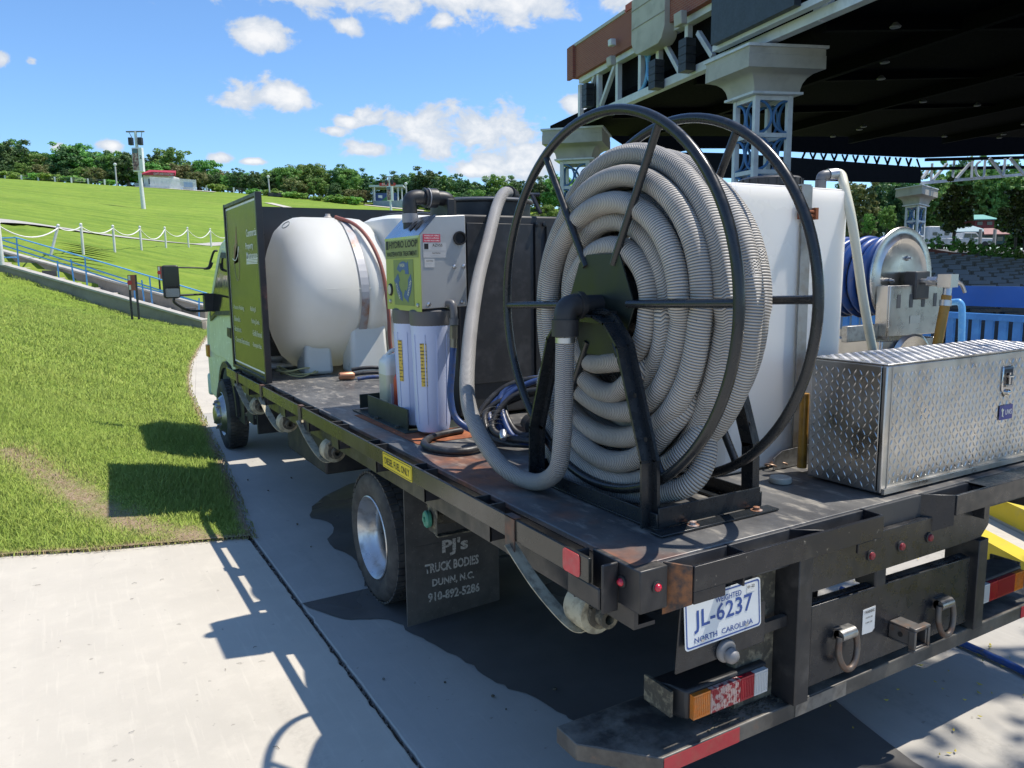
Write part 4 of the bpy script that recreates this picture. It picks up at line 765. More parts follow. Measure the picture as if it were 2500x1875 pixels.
# loose lengths hanging low at the bottom of the coil
for i, (pp) in enumerate(([(-.62, 1.04, 1.42), (-.80, .98, 1.32), (-.815, .90, 1.22), (-.82, .68, 1.13), (-.81, .48, 1.16), (-.79, .33, 1.30), (-.74, .29, 1.40), (-.66, .33, 1.5)], [(-.60, 1.12, 1.5), (-.77, 1.08, 1.38), (-.80, 1.0, 1.2), (-.81, .78, 1.08), (-.80, .52, 1.07), (-.78, .34, 1.17), (-.72, .26, 1.30), (-.66, .32, 1.42)], [(-.62, 1.08, 1.25), (-.78, 1.02, 1.12), (-.82, .88, 1.035), (-.81, .66, 1.025), (-.79, .46, 1.04), (-.75, .30, 1.10), (-.70, .27, 1.20), (-.66, .34, 1.34)], [(-.66, .88, 1.55), (-.80, .83, 1.46), (-.815, .72, 1.38), (-.82, .58, 1.37), (-.81, .46, 1.45), (-.66, .40, 1.55)])):
    mb = MB(); mb.tube(spline(pp, 10), hr, 16, uv=True); part('loose_hose', mb, 'ribbed', reel, smooth=80, recalc=False)
# hose from the reel to the black tank
sh = thing('suction_hose', 'ribbed grey hose looping from reel elbow up to the black tank', 'hose', (-.99, .63, DZ))
pp = [(ex, RC.y, 1.60), (ex, RC.y+.005, 1.45), (ex, RC.y+.02, 1.22), (-.985, RC.y+.07, 1.09), (-.985, .86, 1.02), (-1.035, 1.03, 1.07), (-1.03, 1.26, 1.24), (-.905, 1.5, 1.456), (-.70, 1.8, 1.72), (-.53, 2.0, 1.93), (-.36, 2.2, 2.13), (-.24, 2.33, 2.215), (-.13, 2.45, 2.225)]
mb = MB(); mb.tube(spline(pp, 12), .0315, 18, uv=True); part('hose', mb, 'ribbed_dark', sh, smooth=80, recalc=False)
mb = MB(); mb.tube([(ex, RC.y, 1.566), (ex, RC.y, 1.548)], .0335, 20, caps=False); part('hose_clamp', mb, 'zinc', sh, smooth=60)
mb = MB(); mb.tube([(-.165, 2.413, 2.226), (-.10, 2.48, 2.226)], .036, 20); mb.tube([(-.17, 2.405, 2.226), (-.155, 2.42, 2.226)], .041, 20); mb.tube(spline([(-.10, 2.48, 2.226), (-.07, 2.51, 2.22), (-.06, 2.52, 2.18)], 4), .034, 16); part('hose_cuff', mb, 'black_plastic', sh, smooth=50)

# ------------------------------------------------------------------ black tank
bt = thing('black_tank', 'tall square black plastic tank with round clamped lid', 'tank', (-.28, 2.55, DZ))
mb = MB(); mb.box(-.60, .06, 2.22, 2.90, DZ+.02, 2.085); b_ = part('body', mb, mat('tank_black', (.028, .029, .031), .55, col2=(.055, .055, .057), scale=4, lo=.4, hi=.75), bt, bevel=.012)
mb = MB(); mb.box(-.54, -.13, 2.208, 2.219, 1.18, 2.04); part('side_plate', mb, mat('plate_black', (.034, .035, .037), .45, col2=(.07, .07, .072), scale=9), bt, bevel=.002)
mb = MB(); mb.box(-.12, -.085, 2.20, 2.2195, 1.10, 2.03); mb.box(-.045, -.012, 2.20, 2.2195, 1.10, 2.03); part('rib', mb, 'black_plastic', bt, kind='stuff')
mb = MB(); mb.lathe((-.27, 2.56, 2.086), (0, 0, 1), [(.29, 0), (.29, .075), (.30, .08), (.30, .098), (.29, .103), (.1, .11)], 48); part('lid', mb, 'black_plastic', bt, smooth=40)
mb = MB(); mb.ring((-.27, 2.56, 2.176), (0, 0, 1), .302, .008, 56, 8); part('lid_rim', mb, mat('rim_grey', (.14, .145, .15), .4), bt, smooth=60)
mb = MB(); mb.tube([(-.10, 2.26, 2.20), (-.085, 2.20, 2.10)], .012, 8); mb.tube([(-.14, 2.27, 2.205), (-.06, 2.25, 2.205)], .01, 8); mb.lathe((-.11, 2.206, 2.04), (0, -1, 0), [(.014, 0), (.014, .014), (.006, .016)], 8); mb.lathe((-.06, 2.206, 2.04), (0, -1, 0), [(.014, 0), (.014, .014), (.006, .016)], 8); part('latch', mb, 'black_clean', bt, smooth=40)
mb = MB(); mb.box(-.70, -.66, 2.10, 2.215, 1.95, 2.15); mb.box(-.70, -.60, 2.205, 2.219, 1.95, 2.15); part('bracket', mb, 'black_plastic', bt, bevel=.004)

# ------------------------------------------------------------------ filter unit: steel cabinet over two filter housings
hx0, hx1, hy0, hy1, hz0, hz1 = -.95, -.71, 1.89, 2.32, 1.60, 2.055
hu = thing('filter_unit', 'stainless water treatment cabinet with green front over two white filters', 'filter unit', (-.85, 2.1, DZ))
mb = MB(); mb.prism([(hx0, hy0, hz0+.012), (hx1, hy0, hz0+.02), (hx1, hy0, hz1), (-.866, hy0, hz1-.008), (hx0, hy0, 1.962)], (0, hy1-hy0, 0)); cb = part('cabinet', mb, mat('brushed_steel', (.52, .52, .505), .45, .55, col2=(.45, .45, .44), scale=3, rvar=.05, bump=.15, bscale=4, bdist=.01), hu, bevel=.004)
mb = MB(); mb.box(hx0-.004, hx0-.001, hy0-.004, hy1, hz0, 1.958); gp = part('front_panel', mb, mat('panel_green', (.36, .42, .11), .4), cb)
mb = MB(); mb.prism([(-.866, hy0-.002, hz1-.006), (hx0-.006, hy0-.002, 1.957), (hx0-.006, hy0-.002, 1.945), (hx0-.003, hy0-.002, 1.945), (hx0-.003, hy0-.002, 1.96), (-.862, hy0-.002, hz1-.002)], (0, hy1-hy0+.004, 0)); part('sloped_cover', mb, mat('cover_steel', (.55, .57, .58), .28, 1), cb)
hl = Vector((.084, 0, .088)).normalized()
for i, y in enumerate((1.99, 2.06)):
    c = Vector((-.909, y, 2.0065))+Vector((-.088, 0, .084)).normalized()*.003
    mb = MB(); plate(mb, c, (0, -1, 0), hl, [(-.02, .028), (.012, .034), (.022, -.012), (.006, -.034), (-.016, -.02)], .0015); part('emblem_mark', mb, 'ink', cb)
GX = hx0-.005
def gpt(u, v): p = atx(u, v, GX); return (GX, p[1], p[2])
yc = (hy0+hy1)/2
mb = MB(); mb.box(GX-.0008, GX, hy0+.01, hy1-.01, 1.855, 1.945); lb = part('name_strip', mb, mat('strip_olive', (.20, .24, .09), .4), gp)
text('HYDRO LOOP', lb, (GX-.001, yc-.022, 1.922), LF, (0, 0, 1), .034, M['ink'], .355); text('WASTEWATER TREATMENT', lb, (GX-.001, yc, 1.876), LF, (0, 0, 1), .023, M['ink'], .385)
mb = MB(); mb.box(GX-.0018, GX-.001, hy1-.046, hy1-.014, 1.90, 1.942); part('name_mark', mb, 'ink', lb)
mb = MB(); mb.box(GX-.0008, GX, 1.965, 2.215, 1.625, 1.848); dk_ = part('recycle_field', mb, mat('field_olive', (.17, .225, .085), .4), gp)
ctr = Vector((GX-.001, 2.09, 1.742)); blu = mat('recycle_blue', (.035, .09, .27), .4)
for k, wd in enumerate(('WASH', 'RECOVER', 'RECYCLE')):
    th = R(90-120*k); rad = lambda r, a: ctr+Vector((0, -r*math.cos(a)*1.05, r*math.sin(a)))
    arc = [rad(.098, th+R(52-13*i)) for i in range(7)]+[rad(.115, th-R(32)), rad(.075, th-R(62)), rad(.044, th-R(34))]+[rad(.058, th-R(26)+R(13*i)) for i in range(6)]
    mb = MB(); mb.prism(arc, (-.0008, 0, 0)); ar = part('recycle_arrow', mb, blu, dk_)
    tg = Vector((0, -math.cos(th-R(90)), math.sin(th-R(90)))); text(wd, ar, rad(.079, th+R(6))+Vector((-.001, 0, 0)), tg, Vector((0, -math.cos(th), math.sin(th))), .017, M['cream_ink'], .062 if len(wd) < 5 else .085)
mb = MB(); mb.lathe((GX, hy1-.055, 1.70), (-1, 0, 0), [(.031, 0), (.031, .004), (.026, .008)], 24); ga = part('gauge', mb, 'ink', gp); mb = MB(); mb.lathe((GX-.0085, hy1-.055, 1.70), (-1, 0, 0), [(.024, 0), (.001, .003)], 20); part('gauge_face', mb, mat('gauge_face', (.5, .5, .42), .2), ga)
mb = MB()
for (y, z) in ((hy0+.03, 1.63), (hy1-.05, 1.64)): mb.lathe((GX, y, z), (-1, 0, 0), [(.011, 0), (.01, .006), (.003, .009)], 12)
for (x, z) in ((-.915, 1.635), (-.735, 1.64), (-.775, 1.81), (-.725, 1.812)): mb.lathe((x, hy0, z), (0, -1, 0), [(.011, 0), (.01, .007), (.003, .01)], 12)
part('screw', mb, 'zinc', cb, kind='stuff')
mb = MB(); mb.lathe((-.745, hy0-.001, 1.945), (0, -1, 0), [(.033, 0), (.033, .012), (.026, .012), (.026, .001), (.001, .001)], 26); part('port', mb, 'ink', cb)
def lab(x0, x1, z0, z1, m, nm): mb = MB(); mb.box(x0, x1, hy0-.0018, hy0-.001, z0, z1); return part(nm, mb, m, cb)
w1 = lab(-.935, -.845, 1.925, 1.962, mat('label_red', (.55, .06, .10), .4), 'warning_label')
for i, b_ in enumerate(('WARNING NON - POTABLE', 'WATER DO NOT DRINK', 'FOR AREA WASH SYSTEM')): text(b_, w1, (-.89, hy0-.002, 1.955-.0115*i), (1, 0, 0), (0, 0, 1), .0065, M['white_ink'], .078)
w2 = lab(-.935, -.815, 1.885, 1.923, mat('label_grey', (.5, .5, .49), .4), 'model_label'); text('AZV55', w2, (-.862, hy0-.002, 1.911), (1, 0, 0), (0, 0, 1), .013, M['ink'], .052)
mb = MB(); mb.box(-.929, -.908, hy0-.0025, hy0-.002, 1.893, 1.918); part('label_mark', mb, 'ink', w2)
w3 = lab(-.935, -.815, 1.853, 1.883, mat('label_grey2', (.48, .48, .47), .4), 'serial_label'); text('Serial Number', w3, (-.868, hy0-.002, 1.875), (1, 0, 0), (0, 0, 1), .007, M['ink'], .042)
w4 = lab(-.93, -.878, 1.808, 1.848, mat('label_grey3', (.52, .52, .5), .4), 'caution_label'); text('CAUTION', w4, (-.904, hy0-.002, 1.838), (1, 0, 0), (0, 0, 1), .006, M['ink'], .034)
# pipework on top
mb = MB(); ty = 2.16
mb.tube([(-.88, ty, 2.0), (-.88, ty, 2.09)], .036, 18); mb.tube(spline([(-.88, ty, 2.08), (-.88, ty, 2.12), (-.872, ty, 2.146), (-.845, ty, 2.155), (-.82, ty, 2.155)], 5), .037, 18); mb.tube([(-.83, ty, 2.155), (-.79, ty, 2.155)], .034, 18); mb.tube([(-.803, ty, 2.155), (-.793, ty, 2.155)], .05, 8); mb.tube([(-.775, ty, 2.155), (-.735, ty, 2.155)], .048, 20); mb.tube(spline([(-.735, ty, 2.155), (-.70, ty, 2.155), (-.672, ty, 2.146), (-.664, ty, 2.12), (-.664, ty, 2.07)], 5), .037, 18)
part('top_pipe', mb, 'black_plastic', cb, smooth=45)
mb = MB(); mb.tube([(-.783, ty, 2.155), (-.778, ty, 2.155)], .049, 20); part('pipe_collar', mb, mat('collar', (.3, .3, .31), .5), cb, smooth=45); mb = MB(); mb.tube([(-.88, ty, 2.03), (-.88, ty, 2.075)], .04, 18); part('pipe_collar', mb, bpy.data.materials['collar'], cb, smooth=45)
# filters
M['filter_blue'] = mat('filter_blue', (.50, .56, .74), .45, col2=(.42, .49, .72), scale=2.5, col3=(.2, .2, .22), scale3=60, lo3=.70, hi3=.74)
for i, y in enumerate((1.985, 2.205)):
    c = (-.865, y, DZ+.012)
    mb = MB(); mb.lathe((c[0], y, 1.53), (0, 0, 1), [(.098, 0), (.102, .01), (.102, .07), (.085, .08)], 32); hd_ = part('filter_head', mb, mat('head_grey', (.10, .10, .105), .5), hu, smooth=40)
    mb = MB(); mb.lathe(c, (0, 0, 1), [(.055, 0), (.078, .012), (.084, .04), (.09, .26), (.096, .50), (.098, .517), (.098, .535)], 36); fb = part('filter_housing', mb, 'filter_blue', hu, smooth=40)
    mb = MB()
    for k in range(10):
        a = 2*math.pi*k/10+.2; mb.bar((c[0]+.0855*math.cos(a), y+.0855*math.sin(a), c[2]+.05), (c[0]+.097*math.cos(a), y+.097*math.sin(a), c[2]+.49), .006, .004)
    part('rib', mb, 'filter_blue', fb, kind='stuff')
    a0 = R(222) if i == 0 else R(200); mb = MB(); n = 6
    for q in range(n):
        vs = []
        for aa in (a0-R(10)+R(20)*q/n, a0-R(10)+R(20)*(q+1)/n):
            for (z, r) in ((.24, .0915), (.45, .0975)): vs.append((c[0]+r*math.cos(aa), y+r*math.sin(aa), c[2]+z))
        mb.add(vs, [(0, 1, 3, 2)])
    lbm = NT('filter_label'); lz = lbm.sep(); wv = lbm.math('PINGPONG', lbm.math('MULTIPLY', lz[2], 60), .5); msk = lbm.math('MULTIPLY', lbm.rng(wv, .28, .34), lbm.rng(lbm.noise(50, 3), .42, .5)); part('filter_label', mb, lbm.set(lbm.mix(msk, (.60, .42, .06), (.12, .09, .03)), .5), fb)
hs = thing('filter_hose', 'short dark blue hose from filter cabinet down to the deck', 'hose', (-.82, 1.85, DZ))
mb = MB(); mb.tube(spline([(-.815, hy0-.005, 1.635), (-.81, hy0-.04, 1.635), (-.808, hy0-.05, 1.60), (-.808, hy0-.05, 1.56)], 5), .018, 14); mb.tube([(-.808, 1.84, 1.565), (-.81, 1.84, 1.535)], .023, 14); part('elbow', mb, mat('pipe_grey', (.13, .13, .135), .45), hs, smooth=45)
mb = MB(); mb.tube([(-.81, 1.84, 1.53), (-.812, 1.84, 1.47)], .019, 6); mb.tube([(-.812, 1.84, 1.47), (-.815, 1.838, 1.425)], .017, 14); part('coupling', mb, mat('coupling', (.25, .22, .16), .4, .8), hs, smooth=40)
mb = MB(); mb.tube(spline([(-.815, 1.838, 1.43), (-.83, 1.83, 1.32), (-.85, 1.81, 1.20), (-.845, 1.77, 1.10), (-.79, 1.70, 1.045), (-.70, 1.62, 1.03), (-.62, 1.58, 1.02)], 8), .0165, 12); part('hose', mb, mat('filter_hose_blue', (.022, .055, .17), .4, col2=(.05, .06, .1), scale=30), hs, smooth=60)

# ------------------------------------------------------------------ steel tray with jugs
tr_ = thing('bracket_tray', 'black steel angle tray bolted to the deck beside the filters', 'tray', (-.9, 2.35, DZ))
mb = MB(); mb.box(-.955, -.947, 2.10, 2.68, DZ+.004, 1.10); mb.box(-.946, -.62, 2.84, 2.848, DZ+.0135, 1.08); mb.box(-.99, -.60, 2.05, 2.86, DZ+.0035, DZ+.0075); part('tray_body', mb, mat('tray_green', (.022, .028, .022), .45), tr_, bevel=.002)
mb = MB(); mb.box(-1.03, -.7, 1.80, 2.70, DZ+.0012, DZ+.003); part('rust_plate', mb, 'rust', tr_)
mb = MB()
for y in (2.50, 2.2): mb.lathe((-.972, y, DZ+.008), (0, 0, 1), [(.014, 0), (.014, .008), (.005, .01)], 6)
part('bolt', mb, 'mud_steel', tr_, kind='stuff')
def jug(name, lab_, cat, c, w, d, h, m, capm):
    j = thing(name, lab_, cat, c); pts = rrect(w, d, .03, 4); mb = MB(); lev = [(0, .92), (.012, 1), (h*.72, 1), (h*.80, .97), (h*.90, .7), (h*.93, .3), (h*.97, .24)]
    k = len(pts); vs = []
    for z, s_ in lev: vs += [(c[0]+x*s_+(0 if s_ > .5 else w*.18), c[1]+y*s_, c[2]+z) for x, y in pts]
    fs = [tuple(range(k))[::-1], tuple(range((len(lev)-1)*k, len(lev)*k))]
    for i in range(len(lev)-1): fs += [(i*k+q, i*k+(q+1) % k, (i+1)*k+(q+1) % k, (i+1)*k+q) for q in range(k)]
    mb.add(vs, fs); part('body', mb, m, j, smooth=50)
    mb = MB(); mb.lathe((c[0]+w*.18, c[1], c[2]+h*.96), (0, 0, 1), [(.026, 0), (.026, .03), (.02, .034)], 16); part('cap', mb, capm, j, smooth=40)
    mb = MB(); mb.tube(spline([(c[0]+w*.1, c[1], c[2]+h*.93), (c[0]-w*.1, c[1], c[2]+h*.98), (c[0]-w*.3, c[1], c[2]+h*.9), (c[0]-w*.34, c[1], c[2]+h*.76)], 5), .012, 8); part('handle', mb, m, j, smooth=50); return j
jm = NT('jug_plastic'); jz = jm.sep(); liq = jm.rng(jz[2], .205, .209)
j1 = jug('plastic_jug', 'translucent white plastic jug half full of pale liquid', 'jug', (-.755, 2.73, DZ+.012), .18, .15, .35, jm.set(jm.mix(liq, (.60, .58, .44), (.74, .74, .69)), .3), M['hdpe'])
mb = MB(); mb.box(-.825, -.70, 2.647, 2.6535, DZ+.04, DZ+.17); l_ = part('paper_label', mb, mat('label_pale', (.66, .68, .68), .5), j1)
for k in range(6): text('xx xxxx xxx xx xxx', l_, (-.755, 2.4185, DZ+.15-.019*k), (1, 0, 0), (0, 0, 1), .006, mat('label_ink', (.25, .35, .4), .6) if k == 0 else bpy.data.materials['label_ink'], .09) if False else None
jug('plastic_jug', 'red plastic jug tucked between white jug and filters', 'jug', (-.765, 2.585, DZ+.012), .12, .09, .25, mat('jug_red', (.55, .035, .02), .35), M['black_plastic'])

# ------------------------------------------------------------------ white leg tank lying across the deck
lt = thing('leg_tank', 'large white horizontal leg tank with rusty strap at deck front', 'tank', (-.3, 4.95, DZ))
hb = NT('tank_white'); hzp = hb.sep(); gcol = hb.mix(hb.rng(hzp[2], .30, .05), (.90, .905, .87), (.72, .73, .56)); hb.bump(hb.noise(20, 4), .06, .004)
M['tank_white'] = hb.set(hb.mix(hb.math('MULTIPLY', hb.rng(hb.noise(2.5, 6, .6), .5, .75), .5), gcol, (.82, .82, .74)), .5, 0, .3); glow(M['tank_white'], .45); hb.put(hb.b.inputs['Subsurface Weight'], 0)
CYt, CZt, RT_ = 4.95, 1.625, .60
prof_ = [(.02, -.935), (.24, -.93), (.40, -.905), (.50, -.86), (.565, -.79), (.592, -.725), (.60, -.66), (.60, -.405), (.588, -.395), (.588, -.31), (.60, -.30), (.60, -.26), (.592, -.19), (.56, -.13), (.47, -.07), (.3, -.03), (.02, -.015)]
mb = MB(); n = 48; vs = []; fs = []
for (r, x) in prof_:
    for k in range(n):
        a = 2*math.pi*k/n; q = r/max(abs(math.cos(a)), abs(math.sin(a)))*.22+r*.80 if False else r*(1+.035*math.cos(4*a))
        vs.append((x, CYt+q*math.cos(a), CZt+q*math.sin(a)*1.0))
m_ = len(prof_)
for i in range(m_-1):
    for k in range(n): fs.append((i*n+k, i*n+(k+1) % n, (i+1)*n+(k+1) % n, (i+1)*n+k))
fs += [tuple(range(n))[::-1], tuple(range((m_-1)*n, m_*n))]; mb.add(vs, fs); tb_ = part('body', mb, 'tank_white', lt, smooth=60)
mb = MB(); mb.tube([(-.66, CYt-.615, 1.668), (-.2, CYt-.612, 1.668)], .003, 6); part('mould_seam', mb, 'tank_white', tb_)
for (x0, x1) in ((-.80, -.56), (-.46, -.14)):
    for sg in (-1, 1):
        y0 = CYt+sg*(.27 if x1 < -.5 else .40); zt_ = 1.30 if x1 < -.5 else 1.46; mb = MB(); mb.add([(x0, y0-.13, DZ+.003), (x1, y0-.13, DZ+.003), (x1, y0+.13, DZ+.003), (x0, y0+.13, DZ+.003), (x0+.02, y0-.115, zt_), (x1-.02, y0-.115, zt_), (x1-.02, y0+.115, zt_), (x0+.02, y0+.115, zt_)], [(0, 1, 2, 3), (4, 5, 6, 7), (0, 1, 5, 4), (1, 2, 6, 5), (2, 3, 7, 6), (3, 0, 4, 7)]); part('leg', mb, 'hdpe', lt, bevel=.03)
M['strap_steel'] = mat('strap_steel', (.40, .41, .43), .6, .4, col2=(.34, .15, .06), scale=3.2, lo=.52, hi=.66)
mb = MB(); n = 48; vs = []
for k in range(n+1):
    a = R(-35)+R(250)*k/n
    for x in (-.385, -.32): vs.append((x, CYt-.594*(1+.035*math.cos(4*a))*math.cos(a), CZt+.594*(1+.035*math.cos(4*a))*math.sin(a)))
mb.add(vs, [(2*k, 2*k+1, 2*k+3, 2*k+2) for k in range(n)]); s2 = part('strap', mb, 'strap_steel', lt); s2.modifiers.new('t', 'SOLIDIFY').thickness = -.005
mb = MB(); mb.lathe(aty(849+20, 586-30, CYt-.35), (-.6, -.6, .5), [(.028, 0), (.027, .001)], 18); 
mb = MB(); rp_ = [(-.40, CYt-.1, 2.245), (-.30, CYt-.30, 2.17), (-.24, CYt-.48, 2.02), (-.20, CYt-.60, 1.80), (-.18, CYt-.645, 1.5), (-.17, CYt-.64, 1.2), (-.12, CYt-.66, 1.04)]; mb.tube(spline(rp_, 8), .015, 10); rh = part('tie_hose', mb, 'red_rubber', lt, smooth=60)
mb = MB(); mb.lathe((-.44, 4.93, 2.215), (0, 0, 1), [(.035, 0), (.035, .03), (.022, .045), (.02, .06)], 14); part('bung', mb, mat('bung', (.45, .40, .36), .5), lt, smooth=40)
mb = MB(); dc = Vector((-.80, CYt-.20, CZt+.50)); nrm = Vector((-.65, -.28, .7)).normalized(); mb.ring(dc+nrm*.06, nrm, .035, .004, 24, 5); part('maker_stamp', mb, mat('stamp', (.16, .19, .19), .5), lt)

# ------------------------------------------------------------------ second upright white tank
vt2 = thing('upright_tank', 'white upright tank with dark lid behind the filter cabinet', 'tank', (.3, 4.85, DZ))
mb = MB(); o_ = rrect(.62, .60, .12, 5); k = len(o_); vs = []
for z, s_ in ((DZ+.003, .96), (DZ+.03, 1), (2.06, 1), (2.12, .97), (2.155, .8), (2.16, .6)): vs += [(.28+x*s_*1.2, 4.85+y*s_*1.3, z+(.10 if z > 2 else 0)) for x, y in o_]
fs = [tuple(range(k))[::-1], tuple(range(5*k, 6*k))]
for i in range(5): fs += [(i*k+q, i*k+(q+1) % k, (i+1)*k+(q+1) % k, (i+1)*k+q) for q in range(k)]
mb.add(vs, fs); part('body', mb, 'hdpe', vt2, smooth=45)
mb = MB(); mb.lathe((.28, 4.85, 2.258), (0, 0, 1), [(.25, 0), (.26, .008), (.26, .018), (.2, .028), (.06, .032), (.05, .05), (.03, .055)], 36); part('lid', mb, 'black_plastic', vt2, smooth=40)

# ------------------------------------------------------------------ tall white tank beside the reel
vt = thing('upright_tank', 'tall square white tank with steel band between reel and toolbox', 'tank', (.05, .95, DZ))
mb = MB(); X0, X1, Y0, Y1, ZT = -.30, .405, .605, 1.30, 2.10; fp = [(X0+.05, Y0), (X1-.02, Y0), (X1, Y0+.02), (X1, Y1-.02), (X1-.02, Y1), (X0+.02, Y1), (X0, Y1-.02), (X0, Y0+.05)]; k = len(fp); cxv, cyv = (X0+X1)/2, (Y0+Y1)/2; vs = []
for z, s_ in ((DZ+.003, .97), (DZ+.02, .985), (1.5, .99), (2.04, 1.0), (2.085, .985), (ZT, .95)): vs += [(cxv+(x-cxv)*s_, cyv+(y-cyv)*s_, z) for x, y in fp]
fs = [tuple(range(k))[::-1], tuple(range(5*k, 6*k))]
for i in range(5): fs += [(i*k+q, i*k+(q+1) % k, (i+1)*k+(q+1) % k, (i+1)*k+q) for q in range(k)]
mb.add(vs, fs); part('body', mb, mat('tank_clean', (.84, .82, .77), .35, col2=(.74, .78, .76), scale=.8, lo=.5, hi=.9, bump=.05, bscale=12, bdist=.006), vt, bevel=.012); bpy.data.materials['tank_clean'].node_tree.nodes['Principled BSDF'].inputs['Subsurface Weight'].default_value = .6; bpy.data.materials['tank_clean'].node_tree.nodes['Principled BSDF'].inputs['Subsurface Radius'].default_value = (1, 1, .9); bpy.data.materials['tank_clean'].node_tree.nodes['Principled BSDF'].inputs['Subsurface Scale'].default_value = .15
LDX, LDY = .15, .80; mb = MB(); mb.lathe((LDX, LDY, ZT), (0, 0, 1), [(.115, 0), (.115, .012), (.125, .014), (.125, .042), (.115, .05), (.08, .053)], 40); ld = part('lid', mb, 'black_plastic', vt, smooth=35)
mb = MB()
for k in range(20): a = 2*math.pi*k/20; mb.box(LDX+.126*math.cos(a)-.003, LDX+.126*math.cos(a)+.003, LDY+.126*math.sin(a)-.003, LDY+.126*math.sin(a)+.003, ZT+.014, ZT+.042)
part('grip_rib', mb, 'black_plastic', ld, kind='stuff')
mb = MB(); mb.lathe((.27, 1.1, ZT), (0, 0, 1), [(.11, 0), (.11, .02), (.09, .03)], 28); part('small_lid', mb, 'black_plastic', vt, smooth=35)
mb = MB(); mb.box(.10, .155, Y0-.012, Y0-.006, DZ+.02, 2.098); mb.box(.10, .155, Y0-.006, Y1, 2.099, 2.105); part('band', mb, mat('band', (.36, .36, .35), .5, .7, col2=(.25, .22, .18), scale=8), vt)
mb = MB(); mb.tube([(.085, Y0-.02, 1.985), (.17, Y0-.02, 1.985)], .006, 8); mb.tube([(.085, Y0-.02, 2.0), (.17, Y0-.02, 2.0)], .006, 8)
for x in (.085, .165): mb.box(x-.008, x+.008, Y0-.03, Y0-.008, 1.97, 2.015)
part('band_bolt', mb, 'rust', vt)
mb = MB(); mb.prism([(-.03, Y0-.03, DZ+.004), (.40, Y0-.03, DZ+.004), (.40, Y0-.03, DZ+.09), (.02, Y0-.03, DZ+.075), (-.03, Y0-.03, DZ+.05)], (0, .004, 0)); part('foot_plate', mb, 'galv', vt)
wh = thing('fill_hose', 'cream hose arching from tank fitting down behind the toolbox', 'hose', (.28, .7, 2.1))
mb = MB(); mb.tube([(.335, .70, ZT-.005), (.335, .70, ZT+.04)], .022, 12); mb.tube(spline([(.335, .70, ZT+.04), (.34, .698, ZT+.058), (.365, .69, ZT+.062)], 4), .02, 12); fi = part('fitting', mb, mat('fit_grey', (.16, .16, .165), .45), wh, smooth=45)
mb = MB(); mb.tube([(.365, .69, ZT+.062), (.405, .68, ZT+.066)], .024, 14); part('clamp', mb, 'zinc', wh, smooth=45)
HP = [(.38, .685, ZT+.064), (.42, .67, ZT+.064)]+[tuple(aty(u, v, y)) for u, v, y in ((2063, 462, .625), (2078, 530, .585), (2092, 620, .575), (2106, 720, .57), (2120, 800, .565), (2132, 860, .56), (2140, 900, .55))]
mb = MB(); mb.tube(spline(HP, 8), .019, 14); part('hose', mb, 'clear_hose', wh, smooth=60)

# ------------------------------------------------------------------ aluminium tread-plate toolbox
M['tread_alu'] = mat('tread_alu', (.60, .595, .58), .36, 1, col2=(.46, .45, .42), scale=4, lo=.5, hi=.75, rvar=.14, bump=.35, bscale=4.5, bdist=.02)
tb = thing('toolbox', 'shiny aluminium tread plate toolbox with latch on the rear deck', 'toolbox', (.6, .28, DZ))
bx0, bx1, by0, by1, bz0, bz1 = .0, 1.16, .128, .44, DZ+.008, 1.45
mb = MB(); mb.box(bx0, bx1, by0+.02, by1, bz0, bz1-.003); part('body', mb, 'tread_alu', tb, bevel=.006)
mb = MB(); mb.box(bx0-.003, bx1+.003, by0, by0+.0185, bz0+.003, bz1-.003); dr_ = part('door', mb, 'tread_alu', tb, bevel=.005)
mb = MB(); mb.box(bx0-.0035, bx0+.003, by0+.0185, by0+.0205, bz0+.01, bz1-.01); part('door_gap', mb, 'ink', tb)
mb = MB(); mb.box(bx0-.002, bx1+.002, by0-.002, by1+.002, bz1-.002, bz1+.003); tp_ = part('top_sheet', mb, 'tread_alu', tb, bevel=.002)
mb = MB(); mb.prism([(bx0+.0, by0-.001, bz0), (bx1, by0-.001, bz0), (bx1, by0-.012, bz0+.002), (bx0, by0-.012, bz0+.002)], (0, 0, .02)); part('bottom_lip', mb, 'tread_alu', dr_)
def tread(org, ru, rv_, W, H, step, L, wd, ht):
    mb = MB(); o = Vector(org); ru, rv_ = Vector(ru), Vector(rv_); nn_ = ru.cross(rv_); i = 0
    y = step*.5
    while y < H-step*.3:
        x = step*.5; j = 0
        while x < W-step*.3:
            s_ = 1 if (i+j) % 2 == 0 else -1; d = (ru*.5+rv_*.86*s_).normalized() if True else ru; e = nn_.cross(d); c = o+ru*x+rv_*y
            mb.add([c-d*L, c+e*wd, c+d*L, c-e*wd, c-d*L*.35+nn_*ht, c+d*L*.35+nn_*ht], [(0, 3, 4), (0, 4, 1), (1, 4, 5), (1, 5, 2), (2, 5, 3), (3, 5, 4)]); x += step; j += 1
        y += step; i += 1
    return mb
part('tread_pattern', tread((bx0+.03, by0-.0005, bz0+.03), (1, 0, 0), (0, 0, 1), bx1-bx0-.05, bz1-bz0-.04, .0235, .0125, .0030, .0022), 'tread_alu', dr_, kind='stuff')
part('tread_pattern', tread((bx0-.0005, by1-.01, bz0+.01), (0, -1, 0), (0, 0, 1), by1-by0-.03, bz1-bz0-.02, .0235, .0125, .0030, .0022), 'tread_alu', tb, kind='stuff')
part('tread_pattern', tread((bx0+.01, by0+.005, bz1+.003), (1, 0, 0), (0, 1, 0), bx1-bx0-.02, by1-by0-.01, .0235, .0125, .0030, .0022), 'tread_alu', tp_, kind='stuff')
mb = MB(); mb.box(bx0+.025, bx0+.029, by0-.003, by0-.0005, bz0+.02, bz1-.006); part('edge_trim', mb, 'zinc', dr_)
